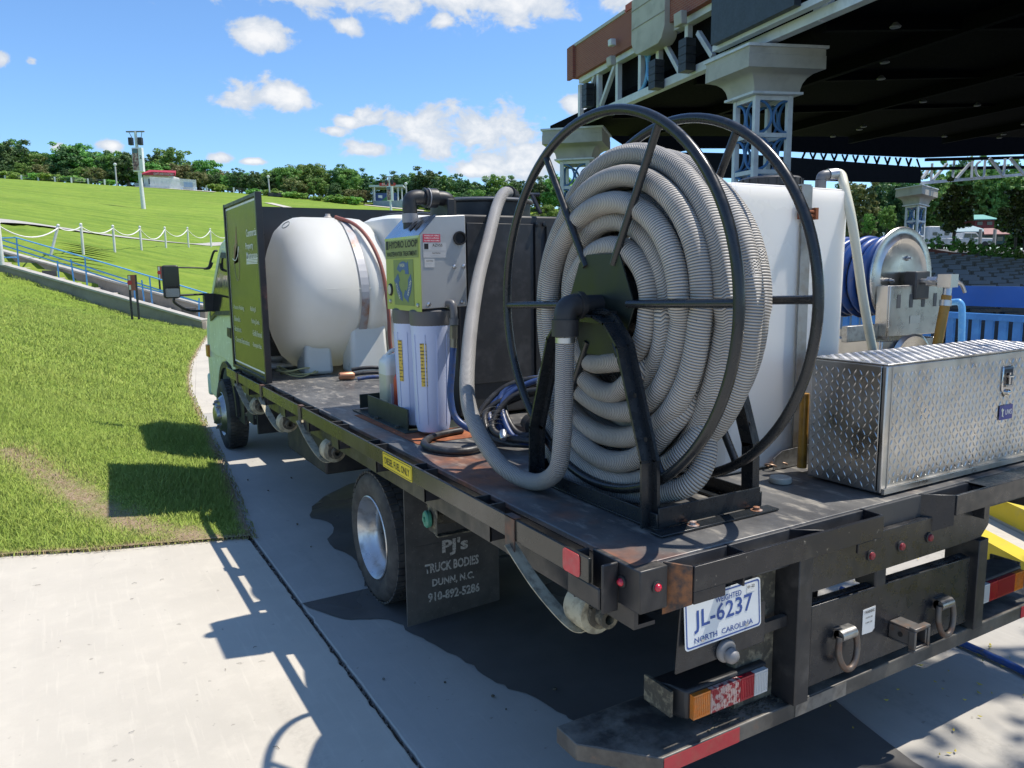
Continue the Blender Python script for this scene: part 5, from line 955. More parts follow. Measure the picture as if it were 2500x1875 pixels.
lp_ = aty(2459, 930, by0-.004); lx, lz = lp_[0], lp_[2]
mb = MB(); mb.prism([(lx-.037, by0-.001, lz+.058), (lx+.037, by0-.001, lz+.058), (lx+.037, by0-.001, lz-.035), (lx+.012, by0-.001, lz-.062), (lx-.012, by0-.001, lz-.062), (lx-.037, by0-.001, lz-.035)], (0, -.006, 0)); la = part('latch', mb, mat('chrome', (.6, .6, .6), .12, 1), dr_, bevel=.004)
mb = MB(); mb.box(lx-.028, lx+.028, by0-.0078, by0-.0071, lz-.022, lz+.048); part('latch_pocket', mb, mat('chrome_dark', (.16, .16, .16), .2, 1), la)
mb = MB(); mb.tube([(lx-.012, by0-.014, lz+.02), (lx+.014, by0-.014, lz+.02)], .006, 10); mb.tube([(lx, by0-.014, lz+.034), (lx, by0-.014, lz-.012)], .005, 10); mb.box(lx-.02, lx+.02, by0-.018, by0-.008, lz-.022, lz-.014); mb.lathe((lx, by0-.007, lz-.044), (0, -1, 0), [(.012, 0), (.012, .008), (.007, .012)], 14); part('latch_handle', mb, bpy.data.materials['chrome'], la, smooth=40)
bp_ = aty(2456, 1006, by0-.004); cx_, cz_ = bp_[0], bp_[2]
mb = MB(); plate(mb, (cx_, by0-.0025, cz_), (1, 0, 0), (0, 0, 1), rrect(.095, .058, .004, 3), .0015); bd = part('badge', mb, mat('badge_blue', (.02, .035, .22), .35), dr_)
text('UWS', bd, (cx_+.016, by0-.004, cz_), (1, 0, 0), (0, 0, 1), .021, M['white_ink'], .046); mb = MB(); plate(mb, (cx_-.026, by0-.0045, cz_), (1, 0, 0), (0, 0, 1), [(-.010, .012), (-.002, .019), (.004, .012), (.011, .012), (.004, .004), (.004, -.010), (.010, -.019), (-.004, -.014), (-.003, 0)], .0005); part('badge_mark', mb, 'cream_ink', bd)
# little things on the deck
cp = atz(1905, 1178, DZ); mb = MB(); mb.lathe((cp[0], cp[1], DZ+.002), (0, 0, 1), [(.040, 0), (.042, .004), (.040, .018), (.034, .022), (.02, .021), (.012, .017)], 28)
tag(mb.build('jar_lid', mat('lid_clear', (.42, .41, .36), .35), None, smooth=40), 'round translucent plastic lid lying on the deck by the toolbox', 'lid')
mb = MB(); c0 = atz(1890, 1140, DZ+.01)
for (dx, dy, r) in ((-.02, 0, .02), (.015, .01, .018), (.045, -.005, .016)): mb.ring((c0[0]+dx, c0[1]+dy, DZ+.018), (.4, .2, .9), r, .004, 16, 6, R(20), R(300))
mb.tube([(c0[0]+.06, c0[1], DZ+.02), (c0[0]+.16, c0[1]+.01, DZ+.02)], .013, 10); tag(mb.build('bungee_hook', mat('hook_rust', (.3, .2, .14), .5, .5), None, smooth=40), 'rusty bungee hooks beside the tall white tank', 'bungee')
# blue hose coil on deck
cl = thing('hose_coil', 'coil of worn dark blue pressure hose tied with wire on deck', 'hose', (-.62, 1.42, DZ))
random.seed(5); cc = Vector((-.60, 1.45, 1.16)); e1 = Vector((.80, -.55, .22)).normalized(); e2 = Vector((.30, .62, .72)); e2 = (e2-e1*e2.dot(e1)).normalized()
for i in range(8):
    ra, rb = .21+random.uniform(-.05, .03), .155+random.uniform(-.035, .02); cof = cc+Vector((random.uniform(-.03, .03), random.uniform(-.03, .03), random.uniform(-.03, .01))); ph = random.uniform(0, 6.28); pts = []
    for k in range(44):
        a = 2*math.pi*k/44; p = cof+e1*(ra+.012*math.sin(3*a+ph))*math.cos(a)+e2*(rb+.01*math.sin(2*a+ph))*math.sin(a); p.z = max(p.z, DZ+.02); pts.append(p)
    mb = MB(); mb.tube(pts, .0145, 10, closed=True); part('hose_turn', mb, 'blue_rubber' if i % 3 == 0 else 'black_rubber', cl, smooth=60)
mb = MB()
for i in range(5): mb.ring(cc-e1*.19+e2*(.02*i-.05), e2, .04+.004*i, .0016, 16, 4)
part('wire_tie', mb, 'steel', cl, kind='stuff')
mb = MB(); mb.lathe(cc-e1*.17-e2*.06+Vector((-.02, -.06, 0)), (-.3, -.6, -.4), [(.016, 0), (.018, .02), (.016, .045), (.011, .05)], 12); part('coupling', mb, 'zinc', cl, smooth=40)
mb = MB(); mb.lathe((-.50, 1.62, DZ+.06), (-.4, -1, .1), [(.02, -.10), (.055, -.08), (.055, .06), (.03, .08), (.03, .13)], 18); mb.box(-.56, -.44, 1.60, 1.72, DZ+.002, DZ+.06); mo = mb.build('pump_motor', M['black_plastic'], None, smooth=40); tag(mo, 'black pump motor half hidden inside the coil of blue hose', 'pump')
lo = thing('deck_hose', 'black hose bent round on the deck at the foot of the filters', 'hose', (-.95, 1.6, DZ)); mb = MB(); mb.tube(spline([(-.75, 1.62, DZ+.025), (-.86, 1.5, DZ+.022), (-.98, 1.50, DZ+.02), (-1.04, 1.62, DZ+.02), (-1.02, 1.75, DZ+.02), (-.9, 1.86, DZ+.02), (-.75, 1.9, DZ+.02)], 8), .017, 10); part('hose', mb, 'black_rubber', lo, smooth=60)
# rope, copper nozzle and hoses by the leg tank
rp0 = atz(722, 918, DZ); ro = thing('rope', 'small tangle of pale yellow rope on the deck by white tank', 'rope', (rp0[0], rp0[1], DZ)); random.seed(3); pts = []
for k in range(20): a = k*1.1; r = .05+.07*random.random(); pts.append((rp0[0]+r*1.5*math.cos(a), rp0[1]+r*math.sin(a)*1.6, DZ+.008+random.random()*(.05 if k % 4 else .08)))
mb = MB(); mb.tube(spline(pts, 6), .006, 6); part('strand', mb, mat('rope_y', (.50, .46, .22), .8), ro, smooth=60)
n0 = atz(862, 918, DZ+.03); nz = thing('spray_lance', 'copper nozzle with black hoses lying on the deck', 'nozzle', (n0[0], n0[1], DZ)); mb = MB(); ra_ = Vector((.97, -.25, .0)).normalized(); mb.lathe((n0[0]-.05, n0[1], DZ+.035), ra_, [(.02, -.06), (.03, -.05), (.032, .04), (.02, .06)], 16); part('nozzle', mb, mat('copper', (.40, .20, .12), .45, .6), nz, smooth=40)
for k, (dy, dz, m) in enumerate(((.0, .04, 'black_rubber'), (.03, .075, 'black_rubber'), (-.10, .018, 'blue_rubber'))):
    b0 = Vector((n0[0], n0[1]+dy, DZ+dz)); mb = MB(); mb.tube(spline([b0, b0+ra_*.12+Vector((0, 0, .01)), b0+ra_*.3, b0+ra_*.55+Vector((0, -.03, -.01))], 5), .014, 10); part('hose', mb, m, nz, smooth=60)
bs = atz(645, 905, DZ); pi_ = thing('pipe_stack', 'white plastic pipes lying along the headboard behind the sign', 'pipe', (-.7, 5.4, DZ)); 
for k in range(4): mb = MB(); mb.tube([(-1.05, 5.36-.09*k, DZ+.03+.05*(k == 1)), (.4, 5.42-.09*k, DZ+.03+.05*(k == 1))], .028-.004*k, 12); part('pipe', mb, 'white_paint', pi_, smooth=60)
mb = MB(); mb.box(-1.05, -.45, 5.44, 5.52, DZ+.004, DZ+.26); tag(mb.build('storage_box', mat('box_grey', (.16, .165, .17), .5), None, bevel=.01), 'low grey box against the dark headboard', 'box')

# ------------------------------------------------------------------ stainless pressure hose reel
sr = thing('pressure_reel', 'stainless steel reel of blue pressure hose behind the toolbox', 'hose reel', (.9, .85, DZ)); AX, AZ = .895, 1.735
mb = MB(); mb.box(.712, 1.108, .612, .62, 1.475, 1.70); mb.box(.712, .72, .6205, .68, 1.475, 1.70); bk = part('bracket_plate', mb, 'stainless', sr, bevel=.003)
mb = MB()
for x in (.775, .865, .955, 1.045): mb.prism([(x-.012+.0*q, .6115, z) for q, z in ((0, 1.60), )]+[(x+.012, .6115, 1.60), (x+.014, .6115, 1.63), (x+.012, .6115, 1.66), (x-.012, .6115, 1.66), (x-.014, .6115, 1.63)], (0, -.0008, 0))
part('slot', mb, mat('slot_dark', (.12, .12, .12), .5), bk, kind='stuff')
mb = MB(); plate(mb, (.90, .611, 1.545), (1, 0, 0), (0, 0, 1), rrect(.075, .035, .002, 2), .001); part('rating_plate', mb, 'zinc', bk)
for y in (.685, 1.08):
    mb = MB(); mb.lathe((AX, y, AZ), (0, -1, 0), [(.222, -.006), (.226, 0), (.222, .005), (.20, .002), (.185, .006), (.172, .014), (.158, .006), (.15, .002), (.08, .004), (.05, .004)], 64); part('flange', mb, 'stainless', sr, smooth=35)
mb = MB()
for k in range(3): a = R(70+120*k); mb.lathe((AX+.09*math.cos(a), .68, AZ+.09*math.sin(a)), (0, -1, 0), [(.012, 0), (.012, .008), (.006, .008), (.006, .02)], 8)
part('flange_bolt', mb, 'zinc', sr, kind='stuff')
mb = MB(); mb.lathe((AX, .70, AZ), (0, 1, 0), [(.1, 0), (.1, .37)], 24); part('drum', mb, 'stainless', sr, smooth=40)
for i in range(10):
    y = .715+.036*i; mb = MB(); r = .165+.012*math.sin(i*2.1); pts = [(AX+r*math.cos(2*math.pi*k/40), y+.008*math.sin(2*math.pi*k/40+i), AZ+r*math.sin(2*math.pi*k/40)) for k in range(40)]; mb.tube(pts, .0185, 10, closed=True); part('hose_turn', mb, 'blue_hose', sr, smooth=60)
mb = MB(); mb.box(.725, .735, .6205, 1.1, 1.46, 1.50); mb.box(.5, .712, .66, .69, 1.46, 1.53); part('side_arm', mb, 'galv', sr, bevel=.003)
mb = MB(); mb.box(.70, .72, .64, 1.1, DZ+.003, 1.455); mb.box(1.10, 1.12, .64, 1.1, DZ+.003, 1.455); mb.box(.7, 1.12, .63, .6395, DZ+.003, 1.455); part('stand', mb, 'stainless', sr, bevel=.004)
mb = MB(); mb.lathe((.90, .628, 1.33), (0, -1, 0), [(.15, 0), (.16, .01), (.14, .022), (.12, .012), (.05, .01)], 48); part('lower_flange', mb, 'stainless', sr, smooth=35)
mb = MB(); mb.box(AX-.02, AX+.085, .60, .66, AZ-.10, AZ+.025); part('gear_box', mb, mat('gear_dark', (.06, .06, .062), .5), sr, bevel=.006)
mb = MB(); mb.tube([(AX+.02, .66, AZ-.02), (AX+.02, .50, AZ-.02)], .013, 12); mb.tube([(AX+.02, .57, AZ-.02), (AX+.02, .525, AZ-.02)], .022, 6); mb.box(AX+.0, AX+.055, .455, .515, AZ-.045, AZ+.012); mb.tube([(AX+.03, .485, AZ-.03), (AX+.018, .48, AZ-.085)], .018, 12); mb.tube(spline([(AX+.05, .48, AZ-.02), (AX+.1, .47, AZ-.03), (AX+.12, .46, AZ-.07)], 4), .008, 8); part('swivel', mb, 'zinc', sr, smooth=35)
mb = MB(); mb.tube(spline([(AX+.018, .48, AZ-.08), (AX+.0, .482, AZ-.18), (AX-.02, .49, AZ-.34), (AX-.03, .50, AZ-.5)], 6), .021, 12); part('supply_hose', mb, mat('amber_hose', (.42, .22, .03), .4, col2=(.3, .15, .03), scale=20), sr, smooth=60)
mb = MB(); mb.tube([(AX+.015, .481, AZ-.10), (AX+.012, .481, AZ-.125)], .025, 12, caps=False); part('clamp', mb, 'zinc', sr, smooth=45)
lo = thing('lance_grip', 'amber hose end standing between white tank and toolbox', 'hose', (.40, .50, DZ)); p_ = aty(1963, 1010, .5); mb = MB(); mb.tube([(p_[0], .5, DZ+.02), (p_[0], .5, p_[2]+.08)], .018, 12); part('hose', mb, bpy.data.materials['amber_hose'], lo, smooth=60)
# blue hose lying on the paving behind
gh = [tuple(atz(u, v, .022)) for u, v in ((2300, 1548), (2360, 1575), (2430, 1606), (2500, 1640), (2640, 1720))]; mb = MB(); mb.tube(spline([(g_[0]+.0, g_[1], .022) for g_ in [(gh[0][0]+.05, gh[0][1]+.6, 0)]+gh], 6), .0165, 12); tag(mb.build('ground_hose', M['blue_hose'], None, smooth=60), 'blue hose running along the paving behind the truck', 'hose')
# ------------------------------------------------------------------ things on the hill
def ground_px(u, d):
    """world point on the lawn seen in column u at forward distance d"""
    r = ray(u, 700); P = CAM+r*d
    for _ in range(4):
        z = hgt(P[0], P[1]); v = CY; k = (z-CAM[2])/d
        # solve v for that height at distance d
        v = CY-FPX*((k-(RT[2]*(u-CX)/FPX+FW[2]))/UP[2]); P = atd(u, v, d)
    return Vector((P[0], P[1], hgt(P[0], P[1])))
# footpath across the lawn
def strip(name, pts, w, m, lift, label):
    mb = MB(); vs = []; P = spline(pts, 6); n = len(P)
    for i, p in enumerate(P):
        d = (P[min(i+1, n-1)]-P[max(i-1, 0)]); d.z = 0; d.normalize(); s_ = Vector((-d.y, d.x, 0))*w/2
        for q in (p-s_, p+s_): vs.append((q.x, q.y, hgt(q.x, q.y)+lift))
    mb.add(vs, [(2*i, 2*i+1, 2*i+3, 2*i+2) for i in range(n-1)]); return tag(mb.build(name, m, None), label, None, kind='structure')
strip('path', [ground_px(u, d) for u, d in ((-250, 31), (-120, 32.2), (0, 33.8), (130, 37.5), (300, 44), (410, 49), (517, 54.5), (640, 61))], 1.5, M['concrete_b'], .05, 'pale footpath crossing the lawn behind the rope fence')
strip('path', [ground_px(u, d) for u, d in ((655, 96), (720, 92), (800, 86), (900, 78))], 1.2, M['concrete'], .06, 'thin pale path curving down the upper lawn')
strip('path', [ground_px(u, d) for u, d in ((330, 104), (420, 104.5), (525, 105))], 1.6, M['concrete'], .06, 'concrete apron in front of the red-roofed stand')
strip('path', [ground_px(u, d) for u, d in ((890, 110), (970, 110), (1035, 110))], 1.6, M['concrete'], .06, 'concrete apron in front of the green and blue stand')

# stairs with side walls
WL = [(0, 646, 26.0), (499, 785, 25.0)]
n0, n1 = Vector(atd(-90, 620, 26.2)), Vector(atd(499, 785, 25.0)); f0, f1 = Vector(atd(22, 619, 28.0)), Vector(atd(505, 750, 27.0)); f0 = f0+(f0-f1)*.18
stairs = thing('stairs', 'concrete stairs with low side walls climbing the grass bank', 'stairs', tuple(n1))
def wall(a, b, name):
    d = (b-a); d.z = 0; d.normalize(); s_ = Vector((-d.y, d.x, 0))*.12; mb = MB()
    pts = [a-s_, b-s_, b-s_-Vector((0, 0, b.z+.4)), a-s_-Vector((0, 0, 1.6))]; mb.prism(pts, s_*2); w = part(name, mb, 'old_concrete', stairs, bevel=.02)
    mb = MB(); mb.bar(a+Vector((0, 0, .035)), b+Vector((0, 0, .035)), .36, .07); part('wall_cap', mb, mat('cap_concrete', (.44, .42, .38), .8, col2=(.34, .32, .28), scale=3), w, bevel=.01); return w
wall(n0, n1, 'near_wall'); wall(f0, f1, 'far_wall')
NS = 13; base = Vector((n1.x, n1.y, n1.z-.12)); topn = Vector((n0.x, n0.y, n0.z-.04)); side = (f1-n1); side.z = 0
for k in range(NS+3):
    t_ = k/NS; a = base.lerp(topn, t_); b = base.lerp(topn, t_+1.05/NS); z = a.z-.02; mb = MB(); q = side*.94
    mb.prism([(a.x, a.y, z+.14), (b.x, b.y, z+.14), (b.x+q.x, b.y+q.y, z+.14), (a.x+q.x, a.y+q.y, z+.14)], (0, 0, -.6)); part('stair_step', mb, 'concrete', stairs, bevel=.01)
# blue railing: three rails stepped on their own posts
rl = thing('blue_railing', 'blue pipe railing with three rails beside the concrete stairs', 'railing', tuple(n1))
rdep = lambda u: 26.3-1.0*(u/499)
for pts in ([(-60, 584), (39, 580), (300, 655), (510, 718)], [(-60, 566), (0, 584), (300, 680), (486, 738), (530, 742)], [(-60, 582), (0, 597), (300, 690), (486, 737)]):
    mb = MB(); mb.tube([atd(u, v, rdep(u)) for u, v in pts], .024, 8); part('rail', mb, 'light_blue', rl, smooth=60)
for (u, v0, u2, v1) in ((40, 581, 46, 652), (140, 637, 144, 683), (173, 633, 181, 692), (207, 628, 213, 699), (327, 694, 330, 732), (346, 684, 352, 738), (365, 677, 372, 744), (486, 728, 486, 775)):
    mb = MB(); mb.tube([atd(u, v0, rdep(u)), atd(u2, v1, rdep(u2))], .024, 8); part('post', mb, 'light_blue', rl, smooth=60)
mb = MB(); mb.tube(spline([atd(0, 600, 26.3), atd(2, 620, 26.3), atd(10, 628, 26.3), atd(40, 628, 26.3)], 4), .022, 8); part('end_loop', mb, 'light_blue', rl, smooth=60)
for i, (u, v, d, lab_) in enumerate(((121, 666, 26.6, 'grey box light on the upper stairs beside blue posts'), (460, 757, 26, 'grey box light on the lowest stairs behind the mirror arm'))):
    c = Vector(atd(u, v, d)); mb = MB(); mb.box(c.x-.22, c.x+.22, c.y-.14, c.y+.14, c.z-.12, c.z+.08); mb.box(c.x-.2, c.x+.2, c.y-.15, c.y-.14, c.z-.08, c.z+.05); tag(mb.build('step_light', mat('box_dark', (.06, .06, .06), .6) if i == 0 else bpy.data.materials['box_dark'], None, bevel=.015), lab_, 'box', 'grey boxes on the stairs')
# small sign on two black posts
def post_sign(u0, v0, v1, d, w, lab_):
    p = Vector(atd(u0, v0, d)); r_ = Vector((RT[0], RT[1], 0)).normalized(); g_ = p.copy(); g_.z = min(p.z-.9, Vector(atd(u0, v1, d)).z)-.06
    s_ = thing('post_sign', lab_, 'sign', tuple(g_)); h = .45
    for k in (-1, 1): mb = MB(); a = p+r_*(k*w*.5); mb.bar((a.x, a.y, g_.z), (a.x, a.y, p.z), .06, .06, up=(0, 1, 0)); part('post', mb, 'black_clean', s_)
    mb = MB(); c = p-Vector((0, 0, h/2)); nrm = Vector((-r_.y, r_.x, 0)); mb.bar(c-r_*w*.46-nrm*.03, c+r_*w*.46-nrm*.03, .03, h); b_ = part('board', mb, mat('sign_rust', (.30, .09, .06), .6), s_)
    mb = MB(); mb.bar(c-r_*w*.46-nrm*.048, c-r_*w*.16-nrm*.048, .004, h*.9); part('notice', mb, 'cream_ink', b_); mb = MB(); mb.lathe(c-r_*w*.31-nrm*.052, tuple(-nrm), [(.07, 0), (.06, .002)], 16); part('symbol', mb, 'red_paint', b_)
post_sign(322, 671, 776, 22.5, .20, 'small red sign on two black posts standing in the bank grass')
post_sign(393, 650, 716, 27.8, .20, 'small red sign on black posts partly hidden by the truck mirror')
# rope fence
rf = thing('rope_fence', 'white posts joined by a sagging white rope across the lawn', 'fence', tuple(ground_px(204, 30.5)))
RFP = [(5, 545, 644, 25.4, .075), (123, 551, 624, 29, .05), (204, 549, 619, 30.5, .05), (281, 553, 617, 33, .05), (346, 555, 612, 36, .05), (406, 556.5, 607, 41, .05), (461, 557, 605, 45, .05), (516, 560, 602, 50, .05), (572, 562, 599, 55, .05), (630, 563, 596, 60, .05)]
tops = []
for (u, v0, v1, d, r) in RFP:
    a, b = Vector(atd(u, v1+3, d)), Vector(atd(u, v0, d)); b = Vector((a.x, a.y, b.z)); lean = Vector((.35, 0, 0)) if 100 < u < 150 else Vector((0, 0, 0)); mb = MB(); mb.tube([a, b+lean], r, 10); mb.lathe(b+lean, (0, 0, 1), [(r*1.2, 0), (r*1.1, .03), (r*.3, .06)], 10); part('post', mb, 'white_wood', rf, smooth=50); tops.append(b+lean-Vector((0, 0, .08)))
for a, b in zip(tops[:-1], tops[1:]):
    mb = MB(); L = (b-a).length; pts = [a.lerp(b, k/10)-Vector((0, 0, .105*L*(1-(2*k/10-1)**2)*.9)) for k in range(11)]; mb.tube(pts, .026, 6); part('rope', mb, mat('rope_white', (.7, .7, .66), .8) if a is tops[0] else bpy.data.materials['rope_white'], rf, smooth=60)
# speaker poles on the lawn
def speaker_pole(u, d, hpx, name, lab_, board):
    g_ = ground_px(u, d); k = d/FPX; sp_ = thing('speaker_pole', lab_, 'pole', tuple(g_)); H = hpx*k; r_ = Vector((RT[0], RT[1], 0)).normalized(); f_ = Vector((-r_.y, r_.x, 0)); lean = -r_*H*.03; top = g_+Vector((0, 0, H))+lean; s_ = hpx/183
    mb = MB(); mb.tube([g_-Vector((0, 0, .3)), g_.lerp(top, .55), top], [5.2*s_*k, 4.2*s_*k, 3.2*s_*k], 12); part('pole', mb, 'white_wood', sp_, smooth=60)
    mb = MB(); mb.bar(top-r_*22*s_*k, top+r_*22*s_*k, 3.5*s_*k, 3*s_*k); mb.tube([top-r_*16*s_*k, top-r_*9*s_*k-Vector((0, 0, 14*s_*k))], .8*s_*k, 5); mb.tube([top+r_*16*s_*k, top+r_*13*s_*k-Vector((0, 0, 14*s_*k))], .8*s_*k, 5); part('crossbar', mb, mat('weathered', (.25, .23, .22), .8), sp_)
    for q in (-1, 1):
        c = top+r_*(q*11.5*s_*k)-Vector((0, 0, 23*s_*k))-f_*2*s_*k; mb = MB(); mb.bar(c+Vector((0, 0, 8.8*s_*k)), c-Vector((0, 0, 8.8*s_*k)), 9.5*s_*k, 10*s_*k, up=tuple(f_)); part('loudspeaker', mb, 'black_plastic', sp_, bevel=.8*s_*k)
    c = g_.lerp(top, .64); hb = 28*s_*k; mb = MB(); mb.bar(c+Vector((0, 0, hb)), c-Vector((0, 0, hb)), 24*s_*k, 10*s_*k, up=tuple(f_)); bx_ = part('sign_box', mb, 'white_paint', sp_)
    fc = c-f_*5.3*s_*k-r_*4*s_*k; tm = NT('poster_'+name); n_ = tm.noise(board*2.0, 5, .6); colr = tm.n('ShaderNodeValToRGB'); tm.l(n_, colr.inputs[0]); colr.color_ramp.elements[0].color = (.05, .06, .07, 1); colr.color_ramp.elements[0].position = .38; colr.color_ramp.elements[1].color = (.5, .42, .36, 1); colr.color_ramp.elements[1].position = .62; e_ = colr.color_ramp.elements.new(.5); e_.color = (.25, .10, .09, 1)
    mb = MB(); mb.bar(fc+Vector((0, 0, hb*.9)), fc-Vector((0, 0, hb*.9)), 14*s_*k, .04, up=tuple(f_)); ps = part('poster', mb, tm.set(colr.outputs[0], .5), bx_)
    mb = MB(); q = fc-f_*.03+Vector((0, 0, hb*.7)); mb.bar(q+Vector((0, 0, hb*.17)), q-Vector((0, 0, hb*.17)), 12*s_*k, .02, up=tuple(f_)); part('poster_header', mb, mat('poster_teal', (.10, .17, .19), .5), ps)
    return c, r_, f_, s_*k, bx_
c, r_, f_, k, bx_ = speaker_pole(351, 75, 183, 'a', 'white pole with loudspeakers and number 2 box on the lawn', 2); text('2', bx_, c-f_*5.2*k+r_*8.3*k+Vector((0, 0, 6*k)), r_, (0, 0, 1), 8*k, M['ink'], lift=.02)
speaker_pole(957, 88, 112, 'b', 'smaller white loudspeaker pole in front of the green and blue stand', 3)
# lamp posts
for (u, v0, v1, d, lab_) in ((285, 405, 450, 103, 'leaning lamp post among trees left of the red-roofed stand'), (659, 435, 472, 108, 'lamp post on the crest above the green sign panel'), (995, 452, 492, 109, 'lamp post right of the green and blue stand')):
    a = ground_px(u, d); b = Vector(atd(u-4, v0, d)); lp_ = thing('lamp_post', lab_, 'lamp post', tuple(a)); mb = MB(); mb.tube([a, Vector((b.x, b.y, b.z))], .10, 8); part('post', mb, mat('lp_grey', (.4, .4, .4), .6), lp_, smooth=60); mb = MB(); mb.lathe(b, (0, 0, 1), [(.12, 0), (.22, .12), (.2, .3), (.05, .38)], 10); part('lantern', mb, 'white_paint', lp_, smooth=50)
# wire fences along the crest
def wire_fence(us, d, lab_):
    P = [ground_px(u, d+.6*math.sin(u)) for u in us]; w = thing('wire_fence', lab_, 'fence', tuple(P[0]))
    for p in P: mb = MB(); mb.box(p.x-.10, p.x+.10, p.y-.10, p.y+.10, p.z-.2, p.z+.72); part('post', mb, 'white_wood', w)
    for h in (.28, .5, .68):
        mb = MB(); mb.tube([p+Vector((0, 0, h)) for p in P], .018, 5); part('wire', mb, 'galv', w)
wire_fence(np.arange(-28, 262, 40.6), 105.5, 'post and wire fence along the hilltop left of the speaker pole')
wire_fence(np.arange(505, 880, 33), 110, 'post and wire fence below the trees between the two stands')
wire_fence(np.arange(1040, 1330, 36), 114, 'post and wire fence on the crest right of the second stand')
# red roofed stand with picket fence
def stand_frame(u, d):
    g_ = ground_px(u, d); r_ = Vector((RT[0], RT[1], 0)).normalized(); f_ = Vector((-r_.y, r_.x, 0)); return g_, r_, f_, d/FPX
g_, r_, f_, k = stand_frame(390, 107); hs = thing('refreshment_stand', 'small white stand with sloping red roof on the hilltop', 'stand', tuple(g_))
def bx_px(mb, x0, x1, y0, y1, z0, z1, G, r_, f_): mb.prism([G+r_*x0+f_*y0+Vector((0, 0, z0)), G+r_*x1+f_*y0+Vector((0, 0, z0)), G+r_*x1+f_*y1+Vector((0, 0, z0)), G+r_*x0+f_*y1+Vector((0, 0, z0))], (0, 0, z1-z0)); return mb
W = lambda a: (a-390)*k
mb = bx_px(MB(), W(352), W(414), 0, 3.5, -.6, 1.75, g_, r_, f_); part('wall', mb, 'white_paint', hs)
mb = MB(); mb.prism([g_+r_*W(349)+f_*-.7+Vector((0, 0, 1.72)), g_+r_*W(436)+f_*-.7+Vector((0, 0, 1.52)), g_+r_*W(418)+f_*2+Vector((0, 0, 2.5)), g_+r_*W(352)+f_*2+Vector((0, 0, 2.65))], (0, 0, .08)); mb.prism([g_+r_*W(349)+f_*-.72+Vector((0, 0, 1.72)), g_+r_*W(436)+f_*-.72+Vector((0, 0, 1.52)), g_+r_*W(436)+f_*-.72+Vector((0, 0, 1.95)), g_+r_*W(380)+f_*-.72+Vector((0, 0, 2.12)), g_+r_*W(349)+f_*-.72+Vector((0, 0, 1.8))], (0, 0.0, .0) if False else tuple(f_*-.06)); rf_ = part('roof', mb, 'red_roof', hs)
text('CRAFTS AND COCKTAILS', rf_, g_+r_*W(408)+f_*-.80+Vector((0, 0, 1.80)), r_-Vector((0, 0, .03)), (0, 0, 1), .30, M['cream_ink'], W(432)-W(384), lift=.02)
for (a, b) in ((364, 371), (376, 379), (396, 401)): part('window', bx_px(MB(), W(a), W(b), -.03, -.005, .55, 1.3, g_, r_, f_), 'glass_dark', hs)
mb = MB(); mb.tube([g_+r_*W(429)+f_*-.6+Vector((0, 0, -.4)), g_+r_*W(429)+f_*-.6+Vector((0, 0, 1.6))], .05, 8); part('roof_post', mb, 'white_paint', hs)
pf = thing('picket_fence', 'white picket fence in front of the red-roofed stand', 'fence', tuple(ground_px(420, 105)))
A, B = ground_px(368, 105), ground_px(479, 105)
for i in range(42):
    p = A.lerp(B, i/41); p.z = hgt(p.x, p.y)+.1; mb = MB(); h = 1.28; mb.prism([p-r_*.055, p+r_*.055, p+r_*.055+Vector((0, 0, h)), p+Vector((0, 0, h+.1)), p-r_*.055+Vector((0, 0, h))], tuple(f_*.03)); part('picket', mb, 'white_paint', pf)
for h in (.35, 1.0): mb = MB(); mb.bar(A+f_*.06+Vector((0, 0, h+.1)), B+f_*.06+Vector((0, 0, h+.1)), .04, .09); part('fence_rail', mb, 'white_paint', pf)
mb = MB(); q0, q1 = A.lerp(B, .74)-f_*.04, A.lerp(B, .93)-f_*.04; mb.prism([q0+Vector((0, 0, .4)), q1+Vector((0, 0, .4)), q1+Vector((0, 0, 1.05)), q0+Vector((0, 0, 1.05))], tuple(f_*-.02)); part('banner', mb, mat('banner_blue', (.35, .45, .62), .6), pf)
mb = bx_px(MB(), W(333), W(352), -.4, 2.5, -.8, .7, g_, r_, f_); tag(mb.build('stand_crate', mat('crate_grey', (.34, .36, .38), .6), None), 'grey cabin end beside the white speaker pole', 'cabin')
# green and blue stand
g_, r_, f_, k = stand_frame(948, 112); gs = thing('refreshment_stand', 'open stand with blue and green panels and pale flat roof', 'stand', tuple(g_)); W = lambda a: (a-948)*k
part('counter', bx_px(MB(), W(911), W(983), 0, 3, -.4, .85, g_, r_, f_), mat('counter_grey', (.30, .36, .40), .6), gs)
pn = part('panel', bx_px(MB(), W(917), W(969), .1, .2, .85, 1.95, g_, r_, f_), mat('panel_blue', (.04, .08, .24), .5), gs)
mb = MB(); mb.prism([g_+r_*W(932)+f_*.08+Vector((0, 0, .86)), g_+r_*W(957)+f_*.08+Vector((0, 0, .86)), g_+r_*W(957)+f_*.08+Vector((0, 0, 1.5)), g_+r_*W(944)+f_*.08+Vector((0, 0, 1.42))], tuple(f_*-.02)); part('panel_wave', mb, mat('wave_green', (.05, .22, .07), .5), pn)
text('to PLAY', pn, g_+r_*W(928)+f_*.07+Vector((0, 0, 1.45)), r_, (0, 0, 1), .35, M['white_ink'], .8, lift=.02) if False else None
mb = MB(); mb.prism([g_+r_*W(924)+f_*.08+Vector((0, 0, 1.3)), g_+r_*W(934)+f_*.08+Vector((0, 0, 1.2)), g_+r_*W(934)+f_*.08+Vector((0, 0, 1.6)), g_+r_*W(924)+f_*.08+Vector((0, 0, 1.65))], tuple(f_*-.02)); part('panel_mark', mb, 'white_ink', pn)
part('roof', bx_px(MB(), W(905), W(987), -.8, 3.4, 2.72, 2.98, g_, r_, f_), mat('roof_pale', (.46, .52, .52), .6), gs)
